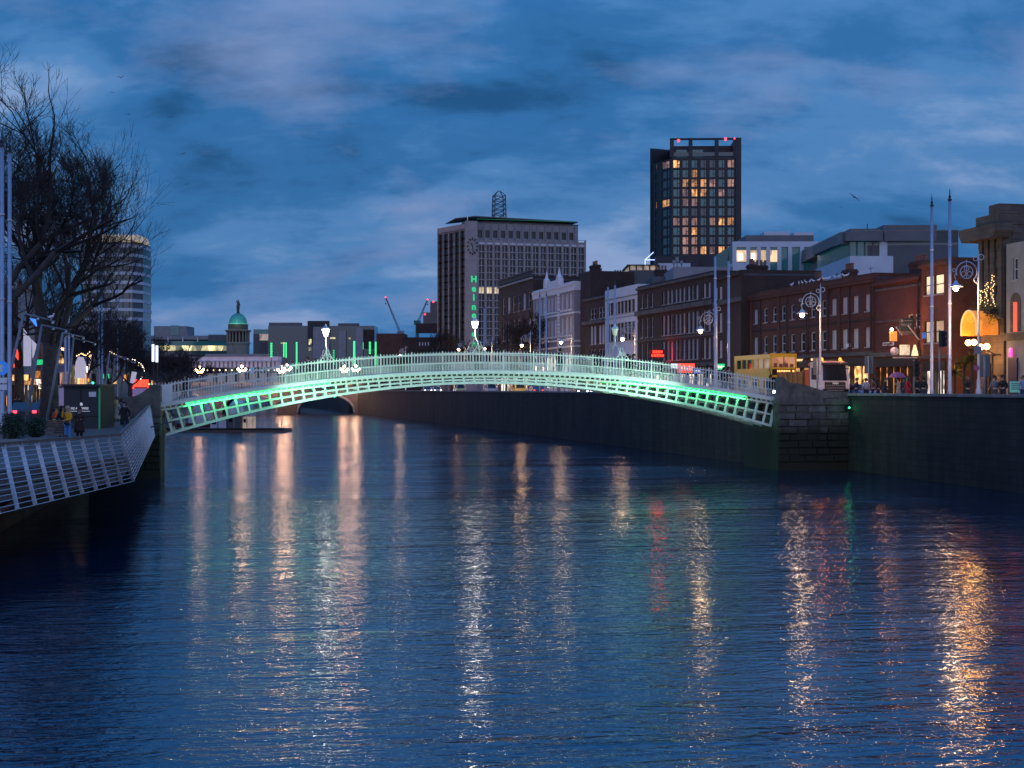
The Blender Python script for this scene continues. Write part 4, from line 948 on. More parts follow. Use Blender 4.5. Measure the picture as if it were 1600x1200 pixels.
# ================================================================ right bank: the street frontage
RBG = 'quay buildings along the right bank'
def fx(px0, px1, pxs, off=17):                                  # photo columns of window centres -> metres along a facade
    a, b = hit(px0, off), hit(px1, off); L_ = (b-a).length
    return [(hit(p, off)-a).length for p in pxs], L_
def pilaster_row(t, xs, z0, z1, mt, w_=.5, pr=.12, name='pilaster'):
    for x in xs: MB().box(x-w_/2, x+w_/2, -pr, .01, z0, z1).build(name, mt, t)
def band(t, wd, z0, z1, pr, mt, name='band', x0=0): MB().box(x0-.03, wd+.03, -pr, .015, z0, z1).build(name, mt, t)
def chimney(t, x, y, z, w_, d, h, pots, mt=None):
    c = MB().box(x-w_/2,x+w_/2,y-d/2,y+d/2,z,z+h).box(x-w_/2-.08,x+w_/2+.08,y-d/2-.08,y+d/2+.08,z+h-.35,z+h-.15).build('chimney', mt or M['brick_red'], t)
    pm = MB().lathe([(.14,0),(.13,.5),(.16,.52),(.16,.62),(.11,.64)], 8).mesh('chimney_pot', M['terracotta'])
    for k in range(pots): link('chimney_pot', pm, c, (x-w_/2+w_*(k+.5)/pots, y, z+h))
rnd = random.Random(9)
# the long dark building with the stone cornice
xs, L1 = fx(996, 1117, [1003,1011,1019,1037,1043.5,1049.5,1056.5,1062.5,1069,1076.5,1083,1089.5,1101,1108])
M['blind'] = mat('drawn pale blind behind glass', (.55,.57,.62), .4, spec=.6, var=.1, vscale=1)
c1 = [(x-.48, x+.48) for x in xs]
t, wd = hbuilding('brick_office', 'long dark brick building with stone cornice and rows of tall pale windows', 'building', hit(996,17), hit(1117,17), GR, 19.4, M['brick_dark'], c1,
    [(9.3,11.7),(12.5,15.0),(16.4,18.1)], M['glass'], 11, .6, group=RBG, dep=.26, cornice=M['stone'], shop=(1.0, L1-.6, GR+.03, 8.3),
    litf=lambda c, r: M['lit_soft'] if (c, r) == (8,1) else (M['glass'] if c < 3 or (c*5+r*3) % 7 == 0 else M['blind']), sub=0)
band(t, wd, 15.45, 16.05, .45, M['stone'], 'stone_cornice'); band(t, wd, 8.45, 8.85, .25, M['stone'], 'stone_string'); band(t, wd, 12.0, 12.2, .08, M['stone'], 'sill_band')
shopfront(t, 1.0, L1-.6, GR+.03, 8.3, M['shop_white'], M['dark_metal'], M['black'], 9)
pa = hit(1117,17.02); pb = W(1158,600,151.5); pb.z = 0
t, wd = hbuilding('brick_corner_block', 'dark brick corner block with big white many paned windows and attic', 'building', pa, pb, GR, 18.6, M['brick_dark'], [(.25,1.05),(2.0,2.95)],
    [(9.3,11.2),(12.2,14.3),(15.9,17.3)], M['glass'], 9, .4, group=RBG, dep=.14, frame=M['trim_white'], sub=2, cornice=True, skip=lambda c, r: False)
band(t, wd, 15.2, 15.7, .3, M['stone'], 'stone_cornice')
bb_ = MB().box(2.9, 9.5, .6, 8.5, 15.6, 18.5).build('attic', M['brick_dark'], t)
chimney(t, 4.2, 3, 18.5, 1.0, .8, 1.2, 3, M['brick_dark'])
# the red brick range
cxs = [1168,1181,1196,1210,1224,1238.5,1254,1270,1287,1303,1320,1337,1356]
xs, L2 = fx(1158.5, 1366, cxs)
t, wd = hbuilding('red_brick_range', 'long red brick building with small arched sash windows behind the yellow bus', 'building', hit(1158.5,17), hit(1366,17), GR, 16.05, M['brick_red'], [(x-.5, x+.5) for x in xs],
    [(9.5,11.25),(12.7,14.2)], M['glass'], 10, .35, group=RBG, dep=.2, shop=(.8, L2-.8, GR+.03, 8.6), litf=lambda c, r: M['lit_soft'] if (c, r) in ((0,1),(0,0)) else (M['blind'] if c in (1,9,10,11,12) else M['glass']), sub=0)
band(t, wd, 15.2, 15.6, .22, M['brick_red'], 'corbel'); band(t, wd, 11.85, 12.05, .07, M['brick_dark'], 'string_course'); band(t, wd, 8.75, 9.1, .28, M['stone'], 'fascia_cornice')
pilaster_row(t, [(xs[i]+xs[i+1])/2 for i in range(0, 12, 3)], 9.1, 15.2, M['brick_red'], .55, .10)
shopfront(t, .8, L2-.8, GR+.03, 8.6, M['shop_warm'], M['dark_metal'], M['black'], 8)
for x in (.62*L2,.5*L2): MB().box(x-.6,x+.6,-.35,-.05,8.5,8.7).build('lit_fascia_lamp', glow('fascia lamp', WARM, 1.2), t)
chimney(t, L2*.55, 4.5, 15.6, 1.6, .9, 1.9, 4); chimney(t, L2*.28, 5, 15.6, 1.4, .9, 1.7, 3)
link('street_plate', MB().box(-.4,.4,-.04,.0,-.16,.16).mesh('street_plate', M['white_sign']), t, (fx(1158.5,1366,[1326])[0][0], -.02, 9.75))
red_range = t
for px in (1189.5,1231,1262,1295,1329,1362):
    x = fx(1158.5,1366,[px])[0][0]; MB().tube([(x,-.12,8.9),(x,-.12,15.2)], .06, 5).build('downpipe', M['black'], t)
for x in (3.0,9.5,17.0,24.0): MB().tube([(x,3,15.7),(x,3,17.2)], .025, 4).tube([(x-.5,3,17.0),(x+.5,3,17.0)], .02, 4).build('aerial', M['dark_metal'], t)
xs, L3 = fx(1366, 1439.5, [1423, 1434])
t, wd = hbuilding('brick_pub', 'red brick corner pub with blank upper wall, warm lit windows and hanging signs', 'pub', hit(1366,17), hit(1439.5,17), GR, 15.35, M['brick_red'], [(x-.45, x+.45) for x in xs],
    [(10.9,12.0)], M['glass'], 9, .35, group=RBG, dep=.2, shop=(.5, L3-.6, GR+.03, 8.4), sub=0)
band(t, wd, 14.3, 14.5, .1, M['stone'], 'string_course'); band(t, wd, 11.55, 11.7, .06, M['stone'], 'string_course'); band(t, wd, 8.55, 8.95, .3, M['stone'], 'fascia_cornice')
shopfront(t, .5, L3-.6, GR+.03, 8.4, M['shop_orange'], M['black'], M['black'], 6)
chimney(t, L3*.12, 4, 14.9, 2.3, 1.1, 2.1, 4)
def on_front(t, px0, px1, px, z, off=17): return (fx(px0, px1, [px], off)[0][0], 0, z)
x_, _, _ = on_front(t, 1366, 1439.5, 1389, 0)
MB().box(x_-1.0,x_+1.0,-.06,-.01,9.5,9.8).build('street_plate', M['white_sign'], t)
for k in range(9): MB().box(x_-.85+k*.19,x_-.73+k*.19,-.07,-.06,9.58,9.72).build('plate_mark', M['dark_metal'], t)
pub = t
MB().tube([(L3-.3,-.12,8.8),(L3-.3,-.12,15.0)], .06, 5).build('downpipe', M['black'], t); MB().tube([(.2,-.12,8.8),(.2,-.12,15.0)], .06, 5).build('downpipe', M['black'], t)
# pub sign cluster, letting board, flag poles
p = hit(1411, 15.4); t = thing('pub_sign', 'lit hanging pub sign cluster with globes over the corner door', 'pub sign', (p.x, p.y, 0), BANG)
MB().bar((-.9,.0,8.35),(1.3,.0,8.35),.1,.12).build('sign_beam', M['lamp_paint'], t)
MB().box(-.25,.55,-.08,.1,8.55,9.4).build('lit_panel', glow('lit sign panel', (1,.80,.55), 1.6, .6, 3), t)
MB().ball((-.75,0,8.85), .36, 10, 6).build('globe_sign', M['white_sign'], t); MB().lathe([(.3,8.5),(.22,8.9),(.08,9.4)], 8, (1.05,0,0)).build('lit_cone', glow('lit cone', (1,.7,.35), 1.3), t)
MB().bar((-1.0,.1,9.6),(-.6,1.6,9.4),.08,.08).build('bracket', M['dark_metal'], t)
MB().box(-1.15,-.55,-.05,.05,9.7,10.5).build('swing_board', glow('orange board', (1,.35,.08), .8), t)
lamp(t, (-1.45,.3,10.45), 320, (1,.36,.12), .1); MB().ball((-1.05,-.1,10.65), .13, 8, 5).build('sign_lamp', glow('sign lamp', (1,.75,.5), 20), t)
p = hit(1417, 15.9); t = thing('letting_board', 'dark letting board with white lettering high on the brick corner', 'sign board', (p.x, p.y, 0), BANG+R(-10))
MB().box(-.62,.62,0,.08,10.6,11.6).build('board', mat('dark green board', (.02,.045,.045), .6), t); MB().box(-.6,.6,-.01,.09,10.2,10.55).build('lower_board', M['stone'], t)
text('lettering', 'TO LET', .27, mat('board letter', (.5,.5,.5), .6), t, (-.05,-.02,11.05), (R(90),0,0), .01)
MB().lathe([(.11,-.02),(.11,.02)], 12).xf(Matrix.Translation((-.4,-.02,11.4))@Matrix.Rotation(R(90),4,'X')).build('emblem', M['grey_metal'], t); MB().box(-.2,.45,-.03,-.005,11.37,11.43).build('line', M['grey_metal'], t)
for (x0,y0,x1,y1,lb) in ((1400,511,1409,523,'short white flag pole left of the letting board'),(1419,509,1436,531,'longer white flag pole slanting right below the letting board')):
    a, b = W(x0,y0,114), W(x1,y1,115); tag(MB().tube([(0,0,0), tuple(b-a)], .06, 6).build('flag_pole', M['trim_white']), lb, 'flag pole', 'slanting flag poles').location = a
# brick house with the lit windows, its gable glowing in the lamplight
xs, L4 = fx(1439.8, 1484, [1451.5, 1467])
M['brick_gable'] = M['brick_orange']
t, wd = hbuilding('brick_house', 'tall brick house with two pairs of cream lit windows and a warm lit gable', 'building', hit(1439.8,16.9), hit(1484,16.9), GR, 16.2, M['brick_orange'], [(x-.8, x+.8) for x in xs],
    [(9.5,11.3),(13.4,15.0)], M['lit_cream'], 14, .3, group=RBG, dep=.2, frame=M['frame_dark'], shop=(.4, L4-.6, GR+.03, 8.0), sub=0)
band(t, wd, 15.7, 15.95, .12, M['brick_dark'], 'corbel'); band(t, wd, 8.2, 8.5, .25, M['dark_metal'], 'fascia_cornice')
shopfront(t, .4, L4-.6, GR+.03, 8.0, M['shop_white'], M['dark_metal'], M['black'], 2)
MB().box(-.5+L4*.15, L4*.15+.1, -.05, -.01, 9.9, 10.4).build('blue_plaque', M['blue_sign'], t)
# the stone hall and the rendered house
xs, L5 = fx(1532, 1569, [1540,1549,1559], 17)
ha, hb = hit(1532,17), hit(1569,17)
t, wd = hbuilding('stone_hall', 'old granite hall with heavy cornice, pilasters and fairy lit windows', 'hall', ha, hb, GR, 17.9, M['stone_brown'], [(x-.5, x+.5) for x in xs],
    [(12.1,15.2)], M['lit_dim'], 12, .2, group=RBG, dep=.35, frame=M['frame_dark'], cornice=False, shop=(.7, L5*.55, GR+.03, 8.4), sub=0)
MB().vprism([(-.9,16.9),(wd+.3,16.9),(wd+.6,17.4),(wd+.6,17.9),(-1.3,17.9),(-1.3,17.5)], -1.1, .3).build('cornice', M['stone_brown'], t)
MB().box(.2, wd+.05, -.5, 8, 17.9, 18.7).build('parapet', M['stone_brown'], t); MB().box(2.0, wd+.08, -.45, 5, 18.7, 19.4).build('parapet_block', M['stone_brown'], t)
pilaster_row(t, [.35]+[(xs[i]+xs[i+1])/2 for i in range(2)]+[wd-.3], 11.3, 16.9, M['stone_brown'], .55, .22); band(t, wd, 11.0, 11.3, .3, M['stone'], 'string_course')
for r in range(18):                                            # quoin blocks on the corner nearest the camera
    MB().box(wd-.75-(r%2)*.3, wd+.07, -.07, .45+(1-r%2)*.3, 4.85+r*.66, 5.46+r*.66).build('quoin', M['stone_brown'], t)
for r in range(9):                                            # granite courses of the side wall
    y = .6
    while y < 11:
        y2 = y+rnd.uniform(.7,1.5); MB().box(wd-.01, wd+.035+rnd.uniform(0,.025), y+.02, y2-.02, 13.3+r*.5, 13.77+r*.5).build('stone_block', M['stone_brown'] if rnd.random() < .8 else M['stone'], t); y = y2
MB().box(wd+.0, wd+.07, 1.4, 2.3, 15.6, 16.2).build('blocked_window', M['stone_pale'], t)
shopfront(t, .7, L5*.55, GR+.03, 8.4, M['shop_orange'], M['dark_metal'], M['dark_metal'], 2)
hall = t
M['amber_globe'] = glow('amber globe', (1,.48,.16), 9)
bm_ = MB().ball((0,0,0), .035, 5, 3).mesh('bulb', M['bulb_fairy'])
for ci, x in enumerate(xs):                                     # fairy lights down the windows
    ln = thing('light_garland', ['leftmost','middle','rightmost and longest'][ci]+' of three fairy light garlands in the hall windows', 'fairy lights', (ha.x, ha.y, 0), t.rotation_euler.z, 'fairy light garlands')
    top_ = 13.2+(.0,.5,1.0)[ci]
    MB().tube([(x,-.42,12.0),(x,-.42,top_)], .012, 4).build('wire', M['black'], ln)
    for k in range(26): link('bulb', bm_, ln, (x+rnd.uniform(-.22,.22), -.42+rnd.uniform(-.1,.1), 11.9+(top_-11.9)*k/25))
# foliage box under the windows
fb = thing('flower_box', 'leafy flower box under the fairy lit hall windows', 'flower box', (ha.x, ha.y, 0), t.rotation_euler.z)
MB().box(.3, wd-.4, -.9, -.3, 11.3, 11.65).build('box', M['dark_metal'], fb); lm = MB()
for k in range(900):
    p = Vector((rnd.uniform(.2,wd-.3), -.6+rnd.gauss(0,.28), 11.55+rnd.gauss(0,.30)-(.5 if rnd.random() < .3 else 0))); d = Vector((rnd.gauss(0,1),rnd.gauss(0,1),rnd.gauss(0,1))).normalized(); s = d.orthogonal().normalized()*.05; lm.add([p,p+d*.09+s,p+d*.18,p+d*.09-s], [(0,1,2,3)])
lm.build('leaves', M['leaf_yellow'], fb)
# glowing barrel awning
aw = thing('barrel_awning', 'glowing orange barrel awning over the stone hall entrance', 'awning', (ha.x, ha.y, 0), t.rotation_euler.z)
M['awning'] = glow('glowing awning cloth', (1.0,.30,.04), .55, .3, 1.2)
m = MB(); pts = [(1.7-1.1*math.cos(math.pi*i/14), 10.35+1.25*math.sin(math.pi*i/14)) for i in range(15)]
pts = [(pts[0][0], 9.75)]+pts+[(pts[-1][0], 9.75)]
for (xa, za), (xb, zb_) in zip(pts, pts[1:]): m.add([(xa,-1.9,za),(xb,-1.9,zb_),(xb,-.02,zb_),(xa,-.02,za)], [(0,1,2,3)])
m.build('cloth', M['awning'], aw); MB().tube([(x,-1.92,z) for x, z in pts], .07, 6).build('front_rim', glow('awning rim light', (1,.6,.25), .7), aw); MB().tube([(x,-.1,z) for x, z in pts], .04, 5).build('rear_rim', M['dark_metal'], aw)
# cluster of globe lamps beside the awning
gl = thing('globe_wall_lamps', 'cluster of four glowing globe lamps under the orange awning', 'lamp', (ha.x, ha.y, 0), t.rotation_euler.z)
for i, (px, py) in enumerate(((1536,534),(1545,533.5),(1556,541),(1566,540))):
    xg = fx(1532,1569,[px],15.8)[0][0]; zg = zat(py, hit(px,15.8).y); g = MB().ball((xg,-1.2,zg), .24, 10, 7).build('globe', M['amber_globe'], gl); lamp(gl, (xg,-1.55,zg-.1), 150, AMBER, .15); MB().tube([(xg,-1.2,zg-.25),(xg,-.6,zg-.6),(xg,.0,zg-.6)], .035, 5).build('arm', M['dark_metal'], gl)
ja, jb = hit(1572.5,16.6), hit(1700,16.6)
t, wd = hbuilding('rendered_house', 'pale rendered house with arched openings at the right edge', 'building', ja, jb, GR, 16.3, M['render_cream'], [(.9,1.5),(4.0,4.6),(7.2,7.8)],
    [(13.6,15.2)], M['glass'], 9, .2, group=RBG, dep=.2, cornice=False, sash=True, sub=0)
for k in range(3):
    xa = .55+k*3.1; MB().vprism([(xa,9.9),(xa+1.4,9.9)]+[(xa+.7+.7*math.cos(math.pi*i/8), 12.0+.7*math.sin(math.pi*i/8)) for i in range(9)], -.03, .0).build('arched_recess', M['stone_brown'], t)
    MB().box(xa+.5,xa+.95,-.06,-.032,9.9,12.0).build('red_lit_window', M['red_sign'], t)
band(t, wd, 9.25, 9.8, .25, M['stone_brown'], 'string_course'); MB().box(.4,1.6,-.12,-.01,GR,8.0).build('dark_door', mat('indigo door', (.02,.02,.06), .5), t)
MB().box(wd*0+2.4, wd, -.03, -.002, GR, 9.2).build('rusticated_base', M['stone_brown'], t)
MB().box(.7,.95,-.2,-.1,8.1,8.7).build('pink_light', glow('pink light', (1,.03,.4), 3), t)
# the white building, the narrow brick one, the mauve and white one, and the balustraded one
xs, L6 = fx(945, 995.5, [950,955.5,961,966,971.5,977,983,988.5])
t, wd = hbuilding('white_building', 'plain white rendered building with dark framed windows behind two thin masts', 'building', hit(945.3,17), hit(995.7,17), GR, 19.8, M['render_white'], [(x-.8, x+.8) for x in xs],
    [(8.2,10.3),(12.4,14.9),(16.2,17.9)], M['glass'], 10, .5, group=RBG, dep=.25, frame=M['frame_dark'], shop=(.8, L6-.8, GR+.03, 7.6), cornice=False, sub=0)
band(t, wd, 18.35, 18.5, .1, M['grey_metal'], 'string_course'); band(t, wd, 15.6, 15.7, .05, M['grey_metal'], 'string_course')
shopfront(t, .8, L6-.8, GR+.03, 7.6, M['shop_warm'], M['dark_metal'], M['lit_warm'], 4)
xs, L7 = fx(913, 944.8, [924,929,937,942])
t, wd = hbuilding('narrow_brick_house', 'narrow sooty brick house between the white and the mauve buildings', 'building', hit(913,17), hit(944.8,17), GR, 19.4, M['brick_dark'], [(x-.7, x+.7) for x in xs],
    [(8.6,11.5),(12.3,15.0),(16.0,17.6)], M['glass'], 10, .5, group=RBG, dep=.22, frame=M['sash'], shop=(.8, L7-.8, GR+.03, 7.8), cornice=M['stone'], sub=0, litf=lambda c, r: M['blind'] if r == 1 else M['glass'])
band(t, wd, 15.3, 15.8, .4, M['stone'], 'stone_cornice'); shopfront(t, .8, L7-.8, GR+.03, 7.8, M['shop_orange'], M['dark_metal'], M['black'], 3)
MB().box(-6.5, 0-.3, 1, 8, 4.7, 23.6).build('party_wall', M['brick_dark'], t); chimney(t, -4.2, 3, 23.6, 2.6, 1, 1.2, 3, M['brick_dark'])
def mauve():
    pxs = [838,845,849.5, 857.5,862.5,868, 878.5,885.5,891.5]
    xs, L_ = fx(833, 897, pxs); a, b = hit(833,17), hit(897,17)
    t, wd = hbuilding('mauve_building', 'mauve grey building with white quoins, cornice and roof finials', 'building', a, b, GR, 22.4, M['render_grey'], [(x-.75, x+.75) for x in xs],
        [(14.3,17.0),(18.3,20.7)], M['glass_dim'], 9, .6, group=RBG, dep=.25, frame=M['trim_white'], cornice=M['trim_white'], shop=None, sub=0, litf=lambda c, r: M['blind'])
    for i, x in enumerate(xs):                                  # ground floor arches
        fr = MB().vprism([(x-.85,GR+.6),(x+.85,GR+.6)]+[(x+.85*math.cos(math.pi*k/8), 10.6+.85*math.sin(math.pi*k/8)) for k in range(9)], -.05, .0).build('arched_window', M['trim_white'], t)
        MB().vprism([(x-.6,GR+1.2),(x+.6,GR+1.2)]+[(x+.6*math.cos(math.pi*k/8), 10.4+.6*math.sin(math.pi*k/8)) for k in range(9)], -.08, -.052).build('pane', glow('pale lit arch', (.75,1.0,.9), .5, .5) if i > 2 else M['glass_dim'], fr)
        for za in (14.3, 18.3): MB().box(x-.9,x+.9,-.12,-.002,za-.35,za-.1).build('sill_moulding', M['trim_white'], t)
    for z in (12.2, 13.3, 17.4): band(t, wd, z, z+.3, .15, M['trim_white'], 'white_band')
    band(t, wd, 21.0, 22.42, .12, M['trim_white'], 'white_frieze')
    xq = (xs[5]+xs[6])/2; xq0 = (xs[2]+xs[3])/2
    for r in range(17):
        for xx in (xq, xq0): MB().box(xx-.55+(r%2)*.15, xx+.55-(r%2)*.15, -.14, .0, 11.0+r*.6, 11.5+r*.6).build('quoin', M['trim_white'], t)
    for xx in (xq, xq0): MB().box(xx-.7,xx+.7,-.3,.6,22.4,23.5).lathe([(.5,23.5),(.6,23.7),(.3,24.0),(.22,24.3),(.05,25.2)], 8, (xx,.1,0)).build('finial', M['trim_white'], t)
    MB().box(xq0,xq,-.1,.4,22.4,23.3).build('pediment', M['trim_white'], t)
    # gable wall
    for z, h in ((17.4,.35),(12.2,.3),(13.0,.3),(21.0,1.4)): MB().box(wd-.01,wd+.14,.0,9.0,z,z+h).build('white_band', M['trim_white'], t)
mauve()
xs, L8 = fx(779, 832.5, [787,795,803,811,819,827])
t, wd = hbuilding('balustraded_building', 'dark brick building topped by a stone balustrade left of the mauve one', 'building', hit(779,17), hit(832.5,17), GR, 25.2, M['brick_dark'], [(x-1, x+1) for x in xs],
    [(9.5,13),(14.6,18),(19.6,22.5)], M['glass'], 10, .5, group=RBG, dep=.25, cornice=M['stone_pale'], shop=(1, L8-1, GR+.03, 8.5), sub=0, litf=lambda c, r: M['blind'] if (c+r) % 3 == 0 else M['glass'])
shopfront(t, 1, L8-1, GR+.03, 8.5, M['shop_white'], M['dark_metal'], M['shop_warm'], 5)
MB().box(0,wd,-.2,.1,26.0,26.25).build('balustrade_rail', M['stone'], t)
bal = MB().lathe([(.1,0),(.16,.2),(.07,.5),(.1,.8)], 6, (0,0,0)).mesh('baluster', M['stone'])
for k in range(56): link('baluster', bal, t, (.2+(wd-.4)*k/55, -.05, 25.2))
# ---- roofscape behind the frontage
def block(name, label, px0, px1, ytop, Y, mt, zb_=GR, depth=15, Yr=None, cat='building', group='buildings behind the right quay'):
    a = W(px0, ytop, Y); b = W(px1, ytop, Yr or Y); z1 = a.z; a.z = b.z = 0; d = b-a; t = thing(name, label, cat, (a.x, a.y, 0), math.atan2(d.y, d.x), group)
    MB().box(0, d.length, 0, depth, zb_, z1).build('wall', mt, t); return t, d.length, z1
t, wd, z1 = block('mansard_house', 'slate mansard roof with white dormers behind the mauve building', 826, 893, 446, 300, M['brick_dark'], GR, 12)
MB().vprism([(0,z1),(wd,z1),(wd-1.5,z1+2.3),(1.5,z1+2.3)], 2.2, 10).build('mansard_roof', M['slate'], t)
for k in range(5):
    x = wd*(k+.5)/5; dm = MB().box(x-.8,x+.8,1.6,3.4,z1+.2,z1+1.9).build('dormer', M['trim_white'], t); MB().box(x-.5,x+.5,1.56,1.599,z1+.45,z1+1.6).build('pane', M['glass'], dm)
t, wd, z1 = block('glass_office', 'modern white framed glass office with lit rooms behind the brick range', 1146, 1276, 381, 205, M['glass_teal'], 14, 20)
MB().box(-.2,wd+.2,-.5,.1,z1-.5,z1+.3).build('roof_edge', M['clad_white'], t)
zb1 = zat(432,205)
for i, px in enumerate((1147,1168.5,1185,1199.5,1217,1233.5,1252,1275)):
    x = (px-1146)*205/F; MB().box(x-.28,x+.28,-.5,-.02,zb1,z1-.5).build('column', M['clad_white'], t)
for i, (p0, p1) in enumerate(((1149,1166),(1171,1183),(1188,1197),(1202,1215))):
    x0, x1 = (p0-1146)*205/F, (p1-1146)*205/F; MB().box(x0,x1,-.1,-.03,zat(409,205),zat(391,205)).build('lit_room', glow('lit office room', (1,.66,.36), .55, .5, .8), t)
    for q in range(2 if i < 2 else 0): xx = x0+(x1-x0)*(.35+.25*q); MB().box(xx-.08,xx+.08,-.2,-.12,zat(407-q,205),zat(396,205)).build('pendant_light', glow('pendant', (1,.85,.65), 5), t)
MB().box(2.3,wd+.2,3,14,z1+.3,zat(364,205)).build('plant_room', M['clad_grey'], t); MB().box(5.2,9.0,4,8,zat(364,205),zat(357,205)).build('chiller', M['clad_white'], t); MB().box(9.6,12.5,4,8,zat(364,205),zat(358,205)).build('chiller', M['clad_white'], t)
t, wd, z1 = block('zinc_roof_office', 'modern office with dark zinc roof and long glass storey above the brick pub', 1328, 1474, 400, 160, M['render_white'], 12, 18)
zg = zat(377,160)
MB().box(.0,wd-.2,.3,17,z1,zg).build('glass_storey', M['glass_teal'], t)
for k in range(13): x = wd*k/12; MB().box(x-.07,x+.07,.1,.28,z1,zg).build('mullion', M['clad_grey'], t)
for px in (1381, 1466): x = (px-1328)*160/F; MB().box(x-.5,x+.4,.0,.25,z1,zg).build('white_pier', M['clad_white'], t)
MB().box((1380-1328)*160/F,wd-.1,-.5,17,zg,zat(361,160)).build('zinc_upper', M['clad_grey'], t); MB().box((1384-1328)*160/F,(1468-1328)*160/F,1,15,zat(361,160),zat(350,160)).build('zinc_roof', M['clad_grey'], t)
MB().box(-.6,(1378-1328)*160/F,-.6,17,zg,zat(363,160)).build('zinc_upper', M['clad_grey'], t); MB().box((1330-1328)*160/F,(1377-1328)*160/F,.5,15,zat(363,160),zat(356.5,160)).build('zinc_roof', M['clad_grey'], t)
MB().tube([(3.0,4,zat(356,160)),(3.0,4,zat(343,160))], .06, 5).build('aerial', M['dark_metal'], t)
# its wing running away to the left
a, b = W(1253,400,215), W(1328.5,395,160.5); a.z = b.z = 0; d = b-a
t = thing('zinc_roof_wing', 'long receding wing of the zinc roofed office with tilted dark eaves', 'building', (a.x, a.y, 0), math.atan2(d.y, d.x), 'buildings behind the right quay'); wd = d.length
MB().box(0,wd,.3,12,13,zat(408,180)).build('wall', M['concrete_dark'], t); MB().box(0,wd,.4,12,zat(408,180),zat(381,175)).build('glass_storey', M['glass_dim'], t)
for k in range(18): x = wd*(k+.3)/18; MB().box(x-.12,x+.12,.15,.38,zat(408,180),zat(381,175)).build('mullion', M['clad_white'], t)
MB().add([(-.3,-1.2,24.5),(wd,-1.2,22.3),(wd,12,22.3),(-.3,12,24.5),(-.3,-1.0,26.4),(wd,-1.0,23.7),(wd,12,23.7),(-.3,12,26.4)], [(0,3,2,1),(4,5,6,7),(0,1,5,4),(1,2,6,5),(2,3,7,6),(3,0,4,7)]).build('eaves', M['clad_grey'], t)
MB().box(wd*.2,wd*.75,-.05,.25,zat(421,180),zat(418,180)).build('lit_terrace', M['lit_dim'], t)
t, wd, z1 = block('plain_attic_block', 'low pale concrete roof block in front of the dark tower', 1052, 1147, 417, 190, M['concrete'], 14, 12)
MB().box((1149-1052)*190/F-.4,(1171-1052)*190/F,-.4,3,zat(428,190),zat(411,190)).build('louvre_unit', M['clad_white'], t)
for i, (px, h) in enumerate(((1057,13),(1062,18),(1069,12))): x = (px-1052)*190/F; MB().tube([(x,3,z1),(x,3,z1+h*.09)], .08, 5).box(x-.2,x+.2,2.8,3.2,z1+h*.05,z1+h*.09).build('antenna', M['grey_metal'], t)
t, wd, z1 = block('glass_penthouse', 'flat roofed glass penthouse with a lit room left of the dark tower', 984, 1028, 422, 215, M['concrete_dark'], 14, 10)
MB().box(0,wd-.4,.3,9,z1,zat(415,215)).build('glass_storey', M['lit_dim'], t); MB().box(-.4,wd+.2,-.3,10,zat(415,215),zat(413.5,215)).build('roof', M['clad_black'], t); MB().box(wd+.1,wd+5,.2,9,z1-.5,zat(411,215)).build('white_block', M['clad_white'], t)
for k in range(5): x = wd*k/4.2; MB().box(x-.1,x+.1,.1,.29,z1,zat(415,215)).build('mullion', M['frame_dark'], t)
for i, (p0, p1, yt, Y, mk, lb) in enumerate(((1155,1232,428,160,'brick_dark','dark brick attic block behind the red brick range'),(918,952,433,250,'brick_dark','dark brick roof block with a small orange light'),(953,986,437,235,'concrete_dark','dark slate coloured roof block left of the glass penthouse'),(1020,1052,432,200,'concrete_dark','sloping roof block with lit attic windows'))):
    t, wd, z1 = block('roof_block', lb, p0, p1, yt, Y, M[mk], 12, 10); chimney(t, wd*.5, 3, z1, 1.8, 1, 1.2, 4, M['brick_dark'])
    if i in (1, 3): MB().box(wd*.35,wd*.6,-.06,-.01,z1-1.6,z1-.9).build('lit_window', M['lit_warm'], t)
